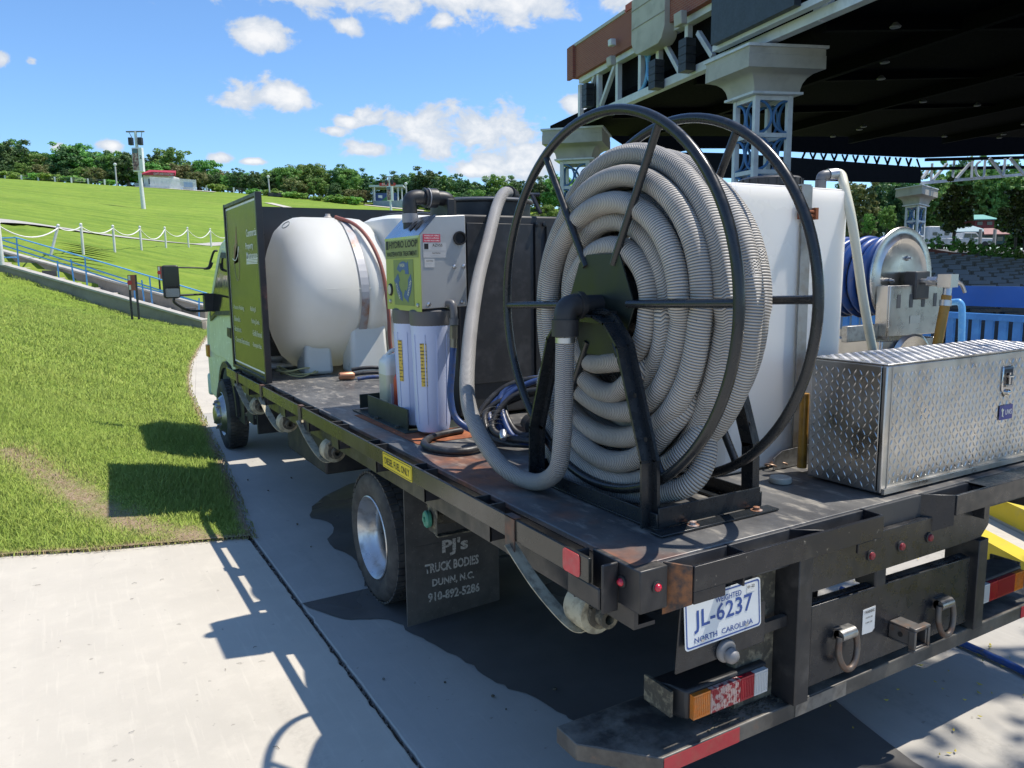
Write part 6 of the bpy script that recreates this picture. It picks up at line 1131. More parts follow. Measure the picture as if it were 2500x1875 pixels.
sg2 = part('sign', bx_px(MB(), W(931), W(969), -.9, -.82, 2.85, 3.25, g_, r_, f_), 'red_paint', gs); text('EDGE', sg2, g_+r_*W(943)+f_*-.93+Vector((0, 0, 3.05)), r_, (0, 0, 1), .26, M['white_ink'], .7, lift=.01)
for a in (911, 917, 974, 981): mb = MB(); q = g_+r_*W(a)+f_*(-.5 if a in (917, 974) else .5); mb.box(q.x-.09, q.x+.09, q.y-.09, q.y+.09, q.z+.8, q.z+2.72); part('post', mb, 'grey_white', gs)
mb = MB(); q = g_+r_*W(993); mb.tube([q+Vector((0, 0, -.2)), q+Vector((0, 0, .9)), q+r_*.6+Vector((0, 0, .9)), q+r_*1.4+Vector((0, 0, .1))], .06, 6); mb.tube([q+Vector((0, 0, .4)), q+r_*1.2+Vector((0, 0, .2))], .05, 6); tag(mb.build('stair_rail', mat('rail_green', (.05, .42, .10), .5), None), 'bright green handrail at the end of the far stand', 'railing')
c = ground_px(672, 108); mb = MB(); mb.box(c.x-1, c.x+1, c.y-.3, c.y+.3, c.z, c.z+.5); tag(mb.build('bench', M['black_plastic'], None, bevel=.03), 'low dark bench at the lawn crest above the sign panel', 'bench')
# ------------------------------------------------------------------ pavilion
ZB = 10.0
PA, PB = Vector(atz(1433, 298, ZB)), Vector(atz(1888, 101, ZB)); PA.z = PB.z = 0
E1 = (PB-PA).normalized(); N1 = Vector((-E1.y, E1.x, 0));  N1 = N1 if N1.x > 0 else -N1            # E1 runs toward the camera, N1 goes in under the roof
def onplane(u, v, off=0.0):
    """(s, z) where the pixel's ray meets the facade plane"""
    r = Vector(ray(u, v)); o = Vector(CAM)-(PA+N1*off); t_ = -(o.dot(N1))/r.dot(N1); q = Vector(CAM)+r*t_; return (q-PA).dot(E1), q.z
def fp(s_, z, off=0.0): return PA+E1*s_+N1*off+Vector((0, 0, z))
M['brick'] = None
t = NT('brick'); bt_ = t.n('ShaderNodeTexBrick'); bt_.inputs['Scale'].default_value = 1; bt_.inputs['Brick Width'].default_value = .3; bt_.inputs['Row Height'].default_value = .1; bt_.inputs['Mortar Size'].default_value = .010; bt_.offset = .5
mp = t.n('ShaderNodeCombineXYZ'); s_ = t.sep(); t.l(s_[1], mp.inputs[0]); t.l(s_[2], mp.inputs[1]); t.l(mp.outputs[0], bt_.inputs['Vector']); bt_.inputs['Color1'].default_value = (.30, .085, .055, 1); bt_.inputs['Color2'].default_value = (.24, .065, .045, 1); bt_.inputs['Mortar'].default_value = (.28, .20, .16, 1)
M['brick'] = t.set(t.mix(t.math('MULTIPLY', t.rng(t.noise(.7, 4), .4, .7), .3), bt_.outputs[0], (.2, .06, .05)), .85); t.bump(bt_.outputs['Fac'], -.4, .01)
M['roof_black'] = mat('roof_black', (.0022, .0024, .0034), .9, spec=.05); M['mesh_black'] = mat('mesh_black', (.006, .007, .009), .9, spec=.1)
pv = thing('pavilion', 'open air concert pavilion with white truss, brick parapet and black ceiling', 'pavilion', tuple(PA))
SMAX = 62
def fbox(s0, s1, o0, o1, z0, z1): mb = MB(); mb.prism([fp(s0, z0, o0), fp(s1, z0, o0), fp(s1, z0, o1), fp(s0, z0, o1)], (0, 0, z1-z0)); return mb
part('bottom_chord', fbox(-.4, SMAX, -.2, .2, ZB-.02, ZB+.33), 'grey_white', pv)
sb, zb_ = onplane(1420, 193); ZT_ = zb_; sb2, zt2 = onplane(1406, 111, -.5); ZP = zt2
part('top_chord', fbox(-.6, SMAX, -.22, .2, ZT_-.28, ZT_), 'grey_white', pv)
s_o0 = onplane(1541, 110, -.75)[0]; s_o1 = onplane(1622, 60, -.75)[0]
part('parapet', fbox(-.9, s_o0-.02, -.45, -.05, ZT_+.01, ZP), 'brick', pv); part('parapet_pier', fbox(-1.35, -.55, -.62, -.46, ZT_+.005, ZP+.06), 'brick', pv)
part('coping', fbox(-1.4, s_o0-1.2, -.5, 0, ZP+.005, ZP+.16), mat('coping', (.42, .41, .39), .7), pv)
part('parapet_block', fbox(s_o0-1.1, s_o0-.03, -.5, -.04, ZP+.01, ZP+.32), mat('brick_red', (.42, .09, .06), .7), pv)
# pale shaped ornament between brick bays
mb = MB(); mb.prism([fp(s_o0, ZT_-.1, -.75), fp(s_o0+.25, ZT_-.55, -.75), fp(s_o0+.55, ZT_-.72, -.75), fp(s_o1-.55, ZT_-.72, -.75), fp(s_o1-.25, ZT_-.55, -.75), fp(s_o1, ZT_-.1, -.75), fp(s_o1, ZP+.15, -.75), fp(s_o0, ZP+.15, -.75)], tuple(N1*.75)); orn = part('ornament', mb, 'stone', pv, bevel=.02)
for z in (ZT_+.5, ZP-.35): mb = MB(); mb.bar(fp(s_o0, z, -.76), fp(s_o1, z, -.76), .03, .04); part('ornament_line', mb, mat('groove', (.28, .26, .23), .8), orn)
mb = fbox(s_o1+.02, SMAX, -.5, -.05, ZT_+.01, ZP+3.5); part('parapet', mb, 'brick', pv)
for u in (1418, 1463, 1510, 1565.6, 1609, 1679, 2001, 2013):
    s_, _ = onplane(u, 298-.424*(u-1433)); mb = MB(); mb.bar(fp(s_, ZB+.33, 0), fp(s_, ZT_-.28, 0), .26 if u != 2001 else .4, .24, up=tuple(N1)); part('truss_post', mb, 'grey_white', pv)
for (u0, v0, u1, v1) in ((1433, 258, 1458, 176), (1470, 258, 1507, 154), (1614, 84, 1672, 192), (1708, 80, 1744, 138), (2005, 50, 2035, -10)):
    a, b = onplane(u0, v0), onplane(u1, v1); mb = MB(); mb.bar(fp(a[0], a[1], -.05), fp(b[0], b[1], -.05), .2, .2, up=tuple(N1)); part('truss_brace', mb, 'grey_white', pv)
for s_ in np.arange(onplane(2035, 40)[0]+3, SMAX, 3.4): mb = MB(); mb.bar(fp(s_, ZB+.33, 0), fp(s_, ZT_-.28, 0), .26, .24, up=tuple(N1)); part('truss_post', mb, 'grey_white', pv)
a = onplane(1565.6, 200); b = onplane(1609, 200)
for sgn, u in ((1, 1566), (-1, 1606)):
    sc, _ = onplane(u, 190); mb = MB(); Hh = (ZT_-ZB-.6)/2; zc = (ZT_+ZB+.05)/2; mb.tube([fp(sc+sgn*(.78*math.cos(q)), zc+Hh*math.sin(q), -.1) for q in np.linspace(-math.pi/2, math.pi/2, 18)], .09, 6); part('blue_arc', mb, 'light_blue', pv, smooth=60)
mb = fbox(-.3, SMAX, .5, .6, ZB+.3, ZT_+1.5); part('back_curtain', mb, 'mesh_black', pv)
# video screen and hung loudspeakers
s0, z0_ = onplane(1745, 137, -.8); s1, z1_ = onplane(1935, 42, -.8); mb = fbox(s0, s1+.3, -1.0, -.72, ZB+.45, ZT_+4); part('video_screen', mb, mat('screen_dark', (.035, .043, .050), .5), pv)
mb = fbox(s0-.3, s1+1.5, -.72, -.4, ZB+.30, ZB+.52); part('screen_beam', mb, 'grey_white', pv)
for (u, v0, v1) in ((1440, 205, 262), (1607, 148, 218), (1682, 96, 176)):
    a = onplane(u, v1, -.4); b = onplane(u, v0, -.4); mb = MB()
    n_ = 4
    for k in range(n_): q0, q1 = a[1]+(b[1]-a[1])*k/n_, a[1]+(b[1]-a[1])*(k+.93)/n_; mb.prism([fp(a[0]-.3, q0, -.75), fp(a[0]+.3, q0, -.75), fp(a[0]+.26, q0, -.25), fp(a[0]-.26, q0, -.25)], (0, 0, q1-q0))
    part('line_array', mb, 'black_plastic', pv, kind='stuff')
for (u, v, w) in ((1492, 150, .5), (1661, 46, .6), (1494, 104, .35)):
    q = onplane(u, v, -.8); mb = MB(); c = fp(q[0], q[1], -.8); mb.bar(c-E1*w*.5, c+E1*w*.5, .3, w*.9, up=(0, .3, 1)); part('floodlight', mb, 'stone' if w > .4 else 'grey_white', pv, bevel=.04)
# black ceiling
o1, zf = 78, 13.4
mb = MB(); c0 = [fp(-6, ZB+.25, .25), fp(SMAX, ZB+.25, .25), fp(SMAX, zf, o1), fp(-6, zf, o1)]; mb.prism(c0, (0, 0, .6)); part('ceiling', mb, 'roof_black', pv)
for i, q in enumerate(np.arange(6, 60, 9)):
    z = ZB+.25+(zf-ZB-.25)*q/o1; mb = MB(); mb.bar(fp(-6, z-.25, q), fp(SMAX, z-.25, q), .3, .5); part('ceiling_beam', mb, mat('beam_black', (.003, .0033, .0045), .8, spec=.06) if i == 0 else bpy.data.materials['beam_black'], pv)
for i, s_ in enumerate(np.arange(2, 40, 8)): mb = MB(); mb.bar(fp(s_, ZB+.05, .6), fp(s_+9, zf-.2, 60), .25, .4); part('ceiling_beam', mb, bpy.data.materials['beam_black'], pv)
lampm = mat('lamp_off', (.14, .145, .15), .4)
for (u, v) in ((2186, 65), (2160, 152), (2151, 192), (2128, 269), (2108, 309), (2098, 316), (2254, 248), (2386, 257), (2450, 328), (2034, 333), (2306, 333), (2440, 336), (2500, 303)):
    r = Vector(ray(u, v)); lo, hi = 5, 90
    for _ in range(40):
        md = (lo+hi)/2; q = Vector(CAM)+r*md; off = (q-PA).dot(N1); zz = ZB+.2+(zf-ZB-.25)*off/o1-.35
        if q.z > zz: hi = md
        else: lo = md
    q = Vector(CAM)+r*lo; mb = MB(); mb.lathe(q, (0, 0, -1), [(.07, -.14), (.19, 0), (.17, .04)], 12); part('ceiling_lamp', mb, lampm, pv, smooth=40)
# columns
def col(K, a, b, H, label, nz=6, lit=None):
    """K near top corner of the capital, a and b its two edges"""
    K, a, b = Vector(K), Vector(a), Vector(b); a.z = b.z = 0; ctr = K+(a+b)/2; base = Vector((ctr.x, ctr.y, .0)); c_ = thing('lattice_column', label, 'column', tuple(base)); zt = K.z
    def rect(f, z): return [Vector((ctr.x, ctr.y, z))+a*(i*f/2)+b*(j*f/2) for i, j in ((-1, -1), (1, -1), (1, 1), (-1, 1))]
    def loft(lv): 
        mb = MB(); vs = []; fs = []
        for f, z in lv: vs += rect(f, z)
        for i in range(len(lv)-1): fs += [(4*i+k, 4*i+(k+1) % 4, 4*i+4+(k+1) % 4, 4*i+4+k) for k in range(4)]
        fs += [(3, 2, 1, 0), tuple(range(4*len(lv)-4, 4*len(lv)))]; return mb.add(vs, fs)
    part('cap_trim', loft([(1.02, zt-.10*H), (1.04, zt-.095*H), (1.04, zt)]), 'grey_white', c_)
    part('cap_band', loft([(1.0, zt-.82*H), (1.0, zt-.36*H), (.99, zt-.35*H), (.99, zt-.101*H)]), 'stone', c_)
    part('cap_cove', loft([(.60, zt-1.55*H), (.61, zt-1.42*H), (.64, zt-1.25*H), (.70, zt-1.08*H), (.80, zt-.94*H), (.93, zt-.86*H), (.998, zt-.825*H)]), 'stone', c_, smooth=50)
    part('neck_trim', loft([(.64, zt-1.65*H), (.66, zt-1.64*H), (.66, zt-1.555*H), (.60, zt-1.551*H)]), 'grey_white', c_)
    zs = zt-1.66*H; ph = 1.36*H; f = .50; pw = .062
    for i, j in ((-1, -1), (1, -1), (1, 1), (-1, 1)):
        mb = MB(); q = ctr+a*(i*(f/2-pw/2))+b*(j*(f/2-pw/2)); w = (a.length+b.length)/2*pw
        mb.prism([Vector((q.x, q.y, 0))+a*(x*pw/2)+b*(y*pw/2) for x, y in ((-1, -1), (1, -1), (1, 1), (-1, 1))], (0, 0, zs)); part('post', mb, 'grey_white', c_)
    n = int(zs/ph)
    for k in range(n+1):
        z = zs-k*ph-.08*H
        for (e, o, L) in ((a, b, -1), (a, b, 1), (b, a, -1), (b, a, 1)):
            p0 = ctr+o*(L*(f/2-pw/2))-e*(f/2-pw); p1 = ctr+o*(L*(f/2-pw/2))+e*(f/2-pw); p0.z = p1.z = z; mb = MB(); mb.bar(p0, p1, pw*.8*o.length, .16*H); part('rung', mb, 'grey_white', c_)
            if k < n and k < 5:
                for sg in (-1, 1):
                    cc = ctr+o*(L*(f/2-pw/2)); ee = e.normalized(); half = e.length*(f/2-pw); hh = (ph-.2*H)/2; mb = MB()
                    mb.tube([Vector((cc.x, cc.y, z-ph/2))+ee*(sg*(half-half*.94*math.cos(q)))+Vector((0, 0, hh*math.sin(q))) for q in np.linspace(-math.pi/2, math.pi/2, 14)], .055*H, 6); part('scroll', mb, 'trim_blue', c_, smooth=60)
    return c_
ZC = 9.9
K = Vector(atz(1830, 104, ZC)); col(K, Vector(atz(1723, 152, ZC))-K, Vector(atz(2019, 112, ZC))-K, 1.0, 'near white lattice column with stone capital and blue scrolls')
K = Vector(atz(1470, 306, ZC)); a = Vector(atz(1323, 315, ZC))-K; b = Vector((-a.y, a.x, 0)); b = b if b.dot(N1) > 0 else -b
col(K, a, b, 1.05, 'lattice column with stone capital seen through the hose reel')
K = Vector(atd(2252, 450, 80)); col(K, Vector(atd(2187, 455, 84))-K, Vector(atd(2291, 454, 85))-K, 1.15, 'far lattice column beyond the seats under the ceiling edge')
# far side of the pavilion
mb = MB(); P_ = lambda u, v, d=80: Vector(atd(u, v, d))
mb.prism([P_(1440, 300), P_(1522, 355), P_(1560, 369), P_(1640, 372), P_(1705, 361), P_(1780, 361), P_(2030, 374), P_(2250, 384), P_(2600, 372), P_(2600, 330), P_(1440, 250)], tuple(Vector(ray(1900, 500))*1.0)); part('far_fascia', mb, 'roof_black', pv)
mb = MB(); mb.prism([P_(1600, 372), P_(1705, 372), P_(1790, 374), P_(1960, 386), P_(2248, 408), P_(2248, 447), P_(2060, 443), P_(1700, 432), P_(1600, 430)], tuple(Vector(ray(1900, 500))*.6)); part('far_curtain', mb, 'mesh_black', pv)
for k in range(22): u = 1965+k*13.0; mb = MB(); mb.bar(P_(u, 372+.055*(u-1960), 80.4), P_(u+(9 if k % 2 else -9), 392+.075*(u-1960), 80.4), .16, .16); part('far_brace', mb, 'roof_black', pv)
for (u0, v0, u1, v1) in ((2248, 447, 2520, 424), (2248, 412, 2520, 408), (2260, 390, 2520, 384)): mb = MB(); mb.bar(P_(u0, v0, 82), P_(u1, v1, 86), .3, .3); part('far_chord', mb, 'grey_white' if v0 > 440 else 'mesh_black', pv)
for (u0, v0, u1, v1) in ((2273, 445, 2276, 400), (2276, 440, 2312, 400), (2325, 439, 2330, 392), (2252, 435, 2270, 410), (2372, 435, 2374, 394), (2402, 434, 2405, 392), (2416, 386, 2450, 430), (2450, 430, 2454, 388), (2466, 386, 2502, 428), (2335, 436, 2368, 398)):
    mb = MB(); mb.bar(P_(u0, v0, 83), P_(u1, v1, 83.5), .24, .24); part('far_truss_member', mb, 'grey_white', pv)
mb = MB(); mb.tube([P_(2396-14*math.cos(q), 414-20*math.sin(q), 83.2) for q in np.linspace(-1.4, 1.4, 14)], .12, 6); part('far_scroll', mb, 'grey_white', pv)
# ------------------------------------------------------------------ seats
ST = MB(); ST.box(-.24, .24, -.02, .02, .42, .86); ST.box(-.24, .24, -.34, -.02, .40, .45); ST.box(-.2, -.17, -.3, -.0, 0, .40); ST.box(.17, .2, -.3, 0, 0, .40); ST.box(-.19, .19, -.032, -.0205, .80, .872)
stm = ST.mesh('seat'); stm.materials.append(mat('seat_plastic', (.02, .022, .027), .28, spec=.6))
stm.materials.append(mat('seat_lit_rim', (.15, .165, .19), .35)); mi = [0]*len(stm.polygons); mi[-6:] = [1]*6; stm.polygons.foreach_set('material_index', mi)  # paler last box: sunlit top edge of the seat back put into the colour
seat_rows = []
T0 = Vector(atd(2180, 800, 12.5)); 
for i in range(13):
    d = 14+i*1.75; vv = 742-(742-640)*((d-14)/21)**.75
    for j in range(26):
        u = 2235+j*(.60/d*FPX)+((i % 2)*8)
        if u > 2540: break
        v = vv+(u-2290)*.10*(1-.3*i/13); p = Vector(atd(u, v, d)); o = link('stadium_seat', stm, None, (p.x, p.y, p.z-.45), -R(50)+.06*math.sin(j*3+i)); band = 'front' if i < 4 else ('middle' if i < 9 else 'back'); tag(o, 'dark folding seat in the %s rows of the seating beyond the blue barrier' % band, 'seat', '%s rows of dark seats' % band)
        seat_rows.append(p)
tp = MB(); a, b = Vector(atd(2180, 775, 13)), Vector(atd(2620, 800, 13)); c, d_ = Vector(atd(2620, 668, 37)), Vector(atd(2180, 650, 37)); tp.prism([a, b, c, d_], (0, 0, -.3)); tag(tp.build('seating_tier', mat('tier_dark', (.05, .05, .052), .8), None), 'sloping dark floor under the seating', None, kind='structure')
# planter with low hedge
pl = thing('planter', 'long red brick planter along the back of the seating', 'planter', tuple(Vector(atd(2380, 640, 40)))); mb = MB(); a, b = Vector(atd(2262, 606, 41)), Vector(atd(2560, 652, 36)); mb.prism([a, b, b+Vector((0, 0, -.55)), a+Vector((0, 0, -.55))], tuple(Vector(ray(2400, 640))*.9)); part('box', mb, mat('planter_red', (.20, .06, .045), .8), pl)
# ------------------------------------------------------------------ trees
def leaf_mat(name, c1, c2, rough=.55, spec=.35, tl=.3):
    t = NT(name); oi = t.n('ShaderNodeObjectInfo'); a = t.noise(.9, 4, .6)
    c = t.mix(t.rng(a, .35, .65), c1, c2); hsv = t.n('ShaderNodeHueSaturation'); t.l(c, hsv.inputs['Color']); t.l(t.rng(oi.outputs['Random'], 0, 1, .47, .53), hsv.inputs['Hue']); t.l(t.rng(oi.outputs['Random'], 0, 1, .75, 1.2), hsv.inputs['Value'])
    t.set(hsv.outputs[0], rough, 0, spec); tr = t.n('ShaderNodeBsdfTranslucent'); t.l(hsv.outputs[0], tr.inputs[0]); ms = t.n('ShaderNodeMixShader'); ms.inputs[0].default_value = tl
    out = t.t.nodes['Material Output']; t.l(t.b.outputs[0], ms.inputs[1]); t.l(tr.outputs[0], ms.inputs[2]); t.l(ms.outputs[0], out.inputs[0]); return t.m
_B = 2.4
_lm = leaf_mat
def leaf_mat(n, a, b, *k): return _lm(n, tuple(x*_B for x in a), tuple(x*_B for x in b), *k)
LM = {'broad': leaf_mat('leaf_broad', (.055, .115, .024), (.11, .19, .045)), 'dark': leaf_mat('leaf_dark', (.030, .062, .022), (.060, .105, .035)), 'brown': leaf_mat('leaf_olive', (.07, .085, .028), (.115, .115, .045)),
      'pine': leaf_mat('leaf_pine', (.028, .060, .026), (.05, .09, .036)), 'magnolia': leaf_mat('leaf_magnolia', (.028, .042, .014), (.07, .075, .022), .22, .6, .12), 'shrub': leaf_mat('leaf_shrub', (.075, .15, .03), (.15, .23, .05))}
BARK = mat('bark', (.12, .095, .075), .9, col2=(.2, .17, .14), scale=8, bump=.5)
def crown(seed, kind, n_cl, n_lf, size, rx, rz, z0, shape='round'):
    g = np.random.default_rng(seed); C = []
    while len(C) < n_cl:
        p = g.uniform(-1, 1, 3); 
        if shape == 'round':
            if np.linalg.norm(p) > 1 or np.linalg.norm(p) < .35: continue
        elif shape == 'cone':
            if np.hypot(p[0], p[1]) > (1-p[2])/2*.9+.12: continue
        elif shape == 'tall':
            if (p[0]**2+p[1]**2)**.5 > .9-.35*abs(p[2])**2: continue
        C.append(p)
    C = np.array(C); C *= 1+.22*np.sin(C[:, [1]]*5+seed)*np.cos(C[:, [0]]*4); C *= g.uniform(.74, 1.03, (len(C), 1))
    P = C*np.array([rx, rx, rz])+np.array([0, 0, z0+rz]); rad = g.uniform(.14, .27, n_cl)*rx
    idx = np.repeat(np.arange(n_cl), n_lf); N = len(idx); off = g.normal(0, 1, (N, 3)); off /= np.linalg.norm(off, axis=1)[:, None]; off *= (g.uniform(.25, 1, N)**.6)[:, None]*rad[idx][:, None]; off[:, 2] *= .7
    c = P[idx]+off; nrm = off/np.linalg.norm(off, axis=1)[:, None]+g.normal(0, .6, (N, 3))+np.array([0, 0, .35]); nrm /= np.linalg.norm(nrm, axis=1)[:, None]
    t = np.cross(nrm, g.normal(0, 1, (N, 3))); t /= np.linalg.norm(t, axis=1)[:, None]; b = np.cross(nrm, t); s_ = g.uniform(.6, 1.3, N)[:, None]*size
    V = np.stack([c-t*s_, c+b*s_*.55+nrm*s_*.1, c+t*s_, c-b*s_*.55+nrm*s_*.1], 1).reshape(-1, 3)
    me = bpy.data.meshes.new('crown'); me.vertices.add(4*N); me.vertices.foreach_set('co', V.ravel()); me.loops.add(4*N); me.loops.foreach_set('vertex_index', np.arange(4*N, dtype=np.int32)); me.polygons.add(N); me.polygons.foreach_set('loop_start', np.arange(0, 4*N, 4, dtype=np.int32)); me.update(calc_edges=True)
    me.materials.append(LM[kind]); return me, P
def trunk(seed, h, r, P, nb=9):
    g = random.Random(seed); mb = MB(); pts = [(0, 0, -.4)]+[(g.uniform(-.1, .1)*k, g.uniform(-.1, .1)*k, h*k/4) for k in range(1, 5)]; mb.tube(spline(pts, 2), [r*(1.15-.75*i/8) for i in range(9)], 8)
    for p in list(P)[::max(1, len(P)//nb)]:
        a = Vector(pts[g.randint(2, 4)]); q = Vector(p); mb.tube([a, a.lerp(q, .5)+Vector((0, 0, .1)), q], [r*.35, r*.22, r*.08], 5)
    me = mb.mesh('trunk', smooth=60, recalc=False); me.materials.append(BARK); return me
VAR = {}
for kind, n, shp, rx, rz, z0 in (('broad', 3, 'round', 2.4, 2.7, .9), ('dark', 3, 'round', 2.3, 2.9, .5), ('brown', 2, 'round', 2.5, 2.2, .5), ('pine', 2, 'cone', 1.9, 3.9, .4)):
    VAR[kind] = []
    for i in range(n):
        me, P = crown(31*i+hash_ if False else 31*i+len(kind), kind, 120, 46, .165, rx, rz, z0, shp); VAR[kind].append((me, trunk(i, z0+rz, .17, P)))
def tree(p, kind, sc, label, group, g, name='leafy_tree', i=None):
    me, tk = VAR[kind][i if i is not None else g.randrange(len(VAR[kind]))]; o = thing(name, label, 'tree', tuple(p), group, g.uniform(0, 6.28)); o.scale = sc; link('trunk', tk, o); link('crown', me, o); return o
g = random.Random(21)
# hilltop treeline: outline height in photograph pixels for each column
TL = [(-80, 345), (0, 340), (60, 350), (90, 372), (110, 385), (150, 362), (200, 358), (235, 372), (270, 368), (310, 372), (330, 395), (360, 398), (400, 378), (430, 372), (470, 388), (520, 400), (560, 415), (600, 430), (625, 438), (650, 428), (690, 410), (730, 402), (800, 410), (860, 412), (900, 420), (930, 425), (960, 428), (1000, 430), (1040, 420), (1060, 412), (1090, 428), (1130, 440), (1180, 440), (1240, 438), (1300, 430), (1360, 432), (1420, 440)]
def seg(u):
    if u < 335: return 'tree in the row left of the speaker pole', 'treeline left of the speaker pole'
    if u < 640: return 'tree in the row behind the red-roofed stand', 'treeline behind the red-roofed stand'
    if u < 1000: return 'tree in the row above the truck headboard', 'treeline above the headboard'
    return 'tree in the row right of the far stand', 'treeline right of the far stand'
ORD = 'first second third fourth fifth sixth seventh eighth ninth tenth eleventh twelfth thirteenth fourteenth fifteenth sixteenth seventeenth eighteenth nineteenth twentieth'.split(); ORD += ['twenty-'+q for q in ORD[:9]]+['thirtieth']+['thirty-'+q for q in ORD[:9]]
HUE = {'broad': 'bright green leafy', 'dark': 'dark green leafy', 'brown': 'olive green leafy', 'pine': 'dark pointed evergreen'}; CNT = {}
def nth(key): CNT[key] = CNT.get(key, -1)+1; return ORD[CNT[key]]
u = -85
while u < 1430:
    d = 116+g.uniform(-4, 10); vtop = np.interp(u, [a for a, b in TL], [b for a, b in TL])+g.uniform(-6, 12); p = ground_px(u, d); top = atd(u, vtop, d)[2]; H = max(3.2, top-p.z+.4)
    kinds = ['broad', 'dark', 'dark', 'broad', 'brown'] if u < 640 else ['dark', 'dark', 'pine', 'broad', 'dark']
    kd = g.choice(kinds); base = 6.3 if kd != 'pine' else 8.2; s_ = H/base; sw = s_*g.uniform(1.05, 1.35) if H > 4.5 else s_*1.5; lb, gr = seg(u); tree(p, kd, (sw, sw, s_), HUE[kd]+' '+lb.replace('tree in', 'tree, %s from the left in' % nth(gr)), gr, g); u += g.uniform(17, 27)
# second, lower row in front closes the gaps under the crowns
u = -80
while u < 1420:
    if 338 < u < 485 or 893 < u < 1000: u += 12; continue
    d = 112+g.uniform(-1.5, 2); p = ground_px(u, d); s_ = g.uniform(.38, .62); lb, gr = seg(u); kd = g.choice(['dark', 'brown', 'broad']); tree(p, kd, (s_*1.25, s_*1.25, s_), 'low '+lb.replace('tree in', 'tree, %s from the left, before' % nth('l'+gr)), 'low '+gr, g, 'small_tree'); u += g.uniform(26, 40)
sh, P = crown(77, 'shrub', 40, 40, .15, 1.1, .55, 0, 'round'); 
for u in np.arange(-40, 1300, 22):
    if 270 < u < 490 or 880 < u < 1040 or g.random() < .35: continue
    p = ground_px(u, 109 if u > 480 else 106.5); s_ = g.uniform(.6, 1.15); o = link('bush', sh, None, tuple(p), g.uniform(0, 6), (s_*1.4, s_*1.4, s_)); tag(o, '%s bright bush from the left along the wire fence ' % nth('bush%d' % (u < 335))+('left of the speaker pole' if u < 335 else 'below the far treeline'), 'bush', 'bushes at the hilltop fence '+('left' if u < 335 else 'right'))
# ------------------------------------------------------------------ greenery and vehicles beyond the seating
hb_, P = crown(91, 'shrub', 34, 60, .035, .5, .40, 0, 'round')
for i, u in enumerate((2282, 2330, 2357, 2384, 2412, 2446, 2472, 2498)):
    d = 41-(u-2262)*5/300+.4; v = 606+(u-2262)*46/298; p = Vector(atd(u, v+2, d)); o = link('hedge_bush', hb_, None, tuple(p), u, (1, 1, 1)); tag(o, '%s clipped bush from the left along the brick planter' % ORD[i], 'bush', 'clipped bushes on the planter')
lot = MB(); lot.prism([Vector(atd(2180, 612, 60)), Vector(atd(2700, 628, 60)), Vector(atd(2700, 612, 150)), Vector(atd(1800, 600, 150)), Vector(atd(1900, 606, 90))], (0, 0, -.5)); tag(lot.build('parking_lot', mat('lot_asphalt', (.10, .098, .092), .9, col2=(.14, .135, .125), scale=.4), None), 'raised parking ground beyond the seating', None, kind='structure')
# magnolias
mg, Pm = crown(5, 'magnolia', 95, 60, .15, 1.55, 2.2, 1.3, 'tall'); mt = trunk(5, 4.2, .12, Pm)
for i, (u, v0, v1, d, sx_) in enumerate(((2328, 446, 603, 47, 1.05), (2478, 455, 615, 44, 1.0))):
    b = Vector(atd(u, v1, d)); top = atd(u, v0, d)[2]; s_ = (top-b.z)/5.7; o = thing('magnolia_tree', 'glossy dark magnolia tree '+('behind the steel reel flange' if i == 0 else 'at the right edge above the planter'), 'tree', tuple(b), 'magnolia trees', i*2.1); o.scale = (s_*sx_, s_*sx_, s_); link('trunk', mt, o); link('crown', mg, o)
g = random.Random(8)
bk_, Pb = crown(14, 'broad', 110, 60, .26, 2.9, 4.6, 2.2, 'tall'); bkt = trunk(14, 8, .2, Pb); VAR['wood'] = [(bk_, bkt)]
b2, Pb = crown(15, 'dark', 110, 60, .26, 2.9, 4.6, 1.6, 'tall'); VAR['wood'].append((b2, trunk(15, 8, .2, Pb)))
b3, Pb = crown(16, 'brown', 110, 60, .26, 2.9, 4.6, 1.2, 'tall'); VAR['wood'].append((b3, trunk(16, 8, .2, Pb)))
for (u, vt, d, kind) in [(1690, 440, 100, 1), (1735, 445, 104, 0), (2050, 452, 100, 1), (2078, 436, 97, 2), (2105, 446, 92, 2), (2135, 440, 104, 1), (2160, 430, 108, 0), (2185, 440, 104, 1), (2215, 432, 110, 0), (2245, 425, 112, 1), (2275, 430, 106, 0), (2300, 408, 114, 0), (2325, 398, 116, 1), (2350, 400, 112, 0), (2378, 396, 118, 0), (2402, 404, 112, 0), (2425, 412, 116, 1), (2450, 405, 112, 0), (2478, 396, 118, 0), (2500, 402, 114, 0), (2525, 392, 116, 1)]:
    b = Vector(atd(u, 612, d)); top = atd(u, vt+g.uniform(-5, 5), d)[2]; s_ = (top-b.z)/11.2; tree(b, 'wood', (s_*g.uniform(.8, 1.0),)*2+(s_,), nth('w%d' % (u > 2200)+('m' if u < 1900 else ''))+' tall woodland tree from the left '+('behind the far column and seats' if u > 2200 else ('left of the far column' if u > 1900 else 'glimpsed between reel and tall white tank')), 'woodland '+('right' if u > 2200 else ('left' if u > 1900 else 'middle')), g, 'woodland_tree', kind)
for i, u in enumerate(range(2262, 2536, 15)):
    b = Vector(atd(u, 613, 119+2*math.sin(u))); s_ = g.uniform(.5, .8); tree(b, g.choice(['dark', 'broad']), (s_*1.5, s_*1.5, s_), '%s low tree from the left at the foot of the wood beyond the pickup' % ORD[i], 'low trees beyond the pickup', g, 'small_tree')
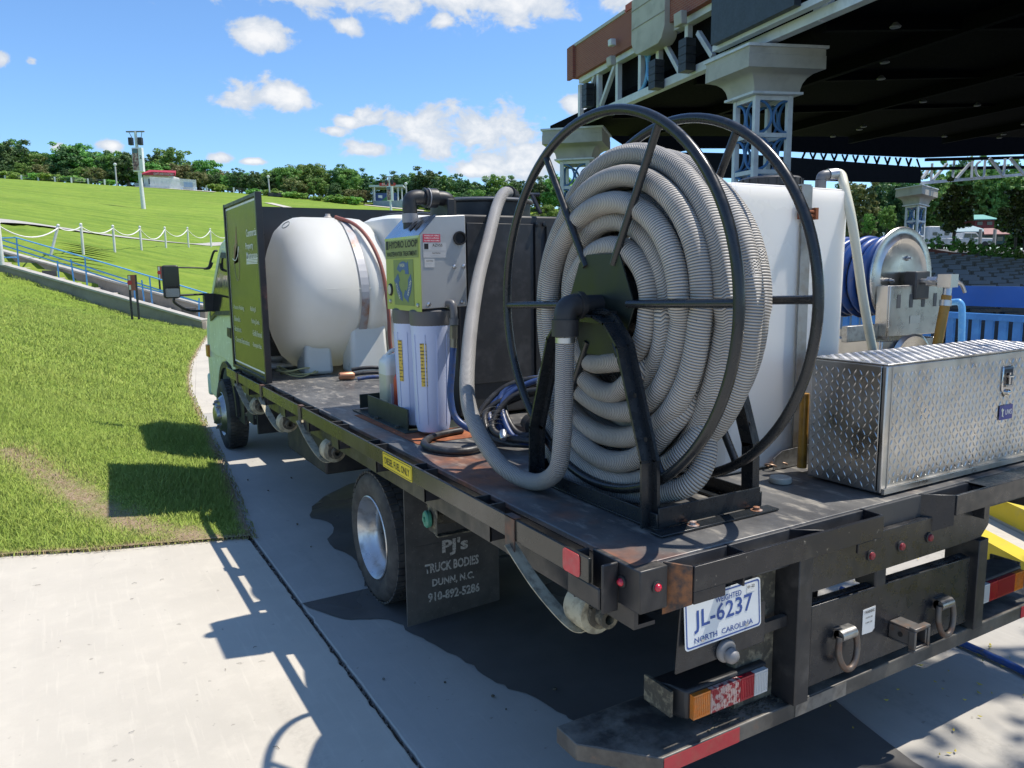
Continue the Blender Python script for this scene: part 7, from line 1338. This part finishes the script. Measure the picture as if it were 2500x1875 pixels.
for (u, v0, v1, d) in ((2165, 500, 572, 66), (2120, 520, 580, 62)):
    b = Vector(atd(u, v1, d)); top = atd(u, v0, d)[2]; s_ = (top-b.z)/6.3; o = tree(b, 'broad', (s_*.75, s_*.75, s_), 'rounded olive green tree '+('left of the far column' if u > 2150 else 'beside the cream hose'), 'rounded trees', g, 'rounded_tree', 0)
# white pickup
def vehicle(u, v, d, L, label, kind):
    r_ = Vector((RT[0], RT[1], 0)).normalized(); f_ = Vector((-r_.y, r_.x, 0)); b = Vector(atd(u, v, d)); o = thing(kind, label, 'truck' if kind == 'pickup_truck' else 'camper', tuple(b)); w = 1.9
    def pr(pts, y0, y1): mb = MB(); mb.prism([b+r_*x+f_*y0+Vector((0, 0, z)) for x, z in pts], tuple(f_*(y1-y0))); return mb
    if kind == 'pickup_truck':
        part('body', pr([(-2.8, .45), (2.7, .45), (2.8, .8), (2.65, 1.12), (1.2, 1.2), (-2.8, 1.2)], 0, w), 'white_paint', o, bevel=.05); part('cabin', pr([(-.9, 1.2), (1.3, 1.2), (.7, 1.82), (-.75, 1.85)], .1, w-.1), 'white_paint', o, bevel=.05)
        part('side_window', pr([(-.75, 1.25), (.05, 1.25), (.05, 1.72), (-.65, 1.74)], .07, .099), 'glass_dark', o); part('side_window', pr([(.15, 1.25), (1.05, 1.25), (.6, 1.7), (.15, 1.72)], .07, .099), 'glass_dark', o)
        for x in (-1.8, 1.75): mb = MB(); mb.lathe(b+r_*x+Vector((0, 0, .4)), tuple(f_), [(.2, -.03), (.4, -.02), (.4, .22)], 20); part('wheel', mb, 'rubber', o)
    else:
        part('body', pr([(-L/2, .5), (L/2, .5), (L/2, 2.2), (L/2-.4, 2.7), (-L/2+.2, 2.75), (-L/2, 2.4)], 0, 2.2), 'white_paint', o, bevel=.08)
        for x in (-.6, .9): part('window', pr([(x-.3, 1.6), (x+.3, 1.6), (x+.3, 2.0), (x-.3, 2.0)], -.03, -.005), 'glass_dark', o)
        mb = MB(); mb.lathe(b+Vector((0, 0, .35)), tuple(f_), [(.15, -.03), (.35, -.02), (.35, .2)], 16); part('wheel', mb, 'rubber', o)
vehicle(2368, 606, 92, 5.6, 'white pickup truck parked beyond the planter', 'pickup_truck'); vehicle(2292, 606, 98, 3.2, 'white camper trailer behind the magnolia trunk', 'camper_trailer')
# park buildings
def hut(u, v, d, w, h, roofm, wallm, label, rh=.8):
    r_ = Vector((RT[0], RT[1], 0)).normalized(); f_ = Vector((-r_.y, r_.x, 0)); b = Vector(atd(u, v, d)); o = thing('park_building', label, 'building', tuple(b))
    mb = MB(); mb.prism([b-r_*w/2, b+r_*w/2, b+r_*w/2+f_*3, b-r_*w/2+f_*3], (0, 0, h)); part('wall', mb, wallm, o)
    mb = MB(); e = b+Vector((0, 0, h)); mb.prism([e-r_*(w/2+.4)-f_*.4, e+r_*(w/2+.4)-f_*.4, e+r_*w*.25+f_*1.5+Vector((0, 0, rh)), e-r_*w*.25+f_*1.5+Vector((0, 0, rh))], (0, 0, .12)); part('roof', mb, roofm, o)
    for k in (-.25, .25): mb = MB(); c = b+r_*w*k-f_*.02; mb.prism([c-r_*.35+Vector((0, 0, h*.35)), c+r_*.35+Vector((0, 0, h*.35)), c+r_*.35+Vector((0, 0, h*.8)), c-r_*.35+Vector((0, 0, h*.8))], tuple(-f_*.03)); part('window', mb, 'glass_dark', o)
hut(2372, 585, 100, 3.8, .9, mat('roof_aqua', (.22, .33, .36), .5), mat('wall_brown', (.14, .09, .07), .7), 'low dark hut with pale aqua roof behind the pickup')
hut(2403, 556, 104, 2.6, 1.0, mat('roof_teal', (.12, .38, .33), .5), mat('hut_red', (.22, .03, .03), .6), 'small red hut with teal roof between the magnolias', .7)
hut(2428, 596, 96, 2.4, 1.1, mat('roof_rust', (.28, .12, .10), .6), mat('wall_green', (.04, .10, .09), .7), 'green hut with dull red roof right of the pickup')
for i, (u, v0, v1) in enumerate(((2391, 560, 606), (2426, 560, 608))): a, b = Vector(atd(u, v1, 88)), Vector(atd(u, v0, 88)); mb = MB(); mb.bar(a, (a.x, a.y, b.z), .26, .26, up=(0, 1, 0)); tag(mb.build('gate_post', M['stone'], None), ('left' if i == 0 else 'right')+' stone gate post beyond the planter', 'post', 'stone gate posts')
# blue plastic barrier and bent tube rail beyond the toolbox
t0, t1 = Vector(atd(2282, 700, 10.8)), Vector(atd(2590, 728, 9.2)); bb = thing('crowd_barrier', 'solid blue barrier wall with slatted lower panel beyond the toolbox', 'barrier', (t0.x, t0.y, .3)); dv = (t1-t0); dv.z = 0; L = dv.length; dv.normalize(); bn = Vector((dv.y, -dv.x, 0)); bn = bn if bn.dot(Vector(CAM)-t0) > 0 else -bn
def bb_(s0, s1, z0, z1, th, y=0): mb = MB(); a = t0+dv*s0+bn*y; mb.prism([Vector((a.x, a.y, z0)), Vector((a.x, a.y, z0))+dv*(s1-s0), Vector((a.x, a.y, z0))+dv*(s1-s0)-bn*th, Vector((a.x, a.y, z0))-bn*th], (0, 0, z1-z0)); return mb
zt = t0.z; part('top_wall', bb_(-3, L, zt-.28, zt, .05, -.6), mat('barrier_blue', (.02, .11, .40), .45), bb); part('top_rail', bb_(-3, L, zt-.42, zt-.34, .12, .05), 'blue_paint', bb)
for k in range(34): part('slat', bb_(-3+k*.19, -3+k*.19+.105, .3, zt-.345, .04), 'blue_paint', bb)
part('bottom_rail', bb_(-3, L, .3, .42, .06, .03), 'blue_paint', bb)
mb = MB(); a, b = Vector(atd(2300, 741, 8.4)), Vector(atd(2333, 737, 8.3)); c = Vector(atd(2349, 752, 8.25)); e = Vector(atd(2346, 900, 8.25)); mb.tube(spline([a+(a-b)*2, a, b, b.lerp(c, .6)+Vector((0, 0, .03)), c+Vector((0, 0, -.02)), c.lerp(e, .5), e], 6), .035, 12); br_ = mb.build('barrier_rail', M['light_blue'], None, smooth=60); tag(br_, 'light blue bent tube rail right of the steel reel', 'railing')
mb = MB(); mb.tube(spline([atd(2040, 842, 8.6), atd(2075, 826, 8.6), atd(2155, 805, 8.5), atd(2190, 800, 8.5)], 5), .035, 12); tag(mb.build('barrier_rail', M['light_blue'], None, smooth=60), 'light blue tube rail seen between tall white tank and steel reel', 'railing')
mb = MB(); a = Vector(atd(2010, 800, 10.5)); b = Vector(atd(2200, 790, 10.5)); mb.prism([a, b, b-Vector((0, 0, 1)), a-Vector((0, 0, 1))], (.05, .05, 0)); 
# tree just outside the frame that throws dappled shade on the paving behind the truck
sm, Ps = crown(44, 'broad', 26, 42, .07, 1.05, .8, 4.4, 'round'); stk = trunk(44, 4.9, .07, Ps); o = thing('young_tree', 'young tree beside the truck casting dappled shade', 'tree', (4.5, -.36, .3)); o.scale = (1.3, 1.3, 1.28); link('trunk', stk, o); link('crown', sm, o)
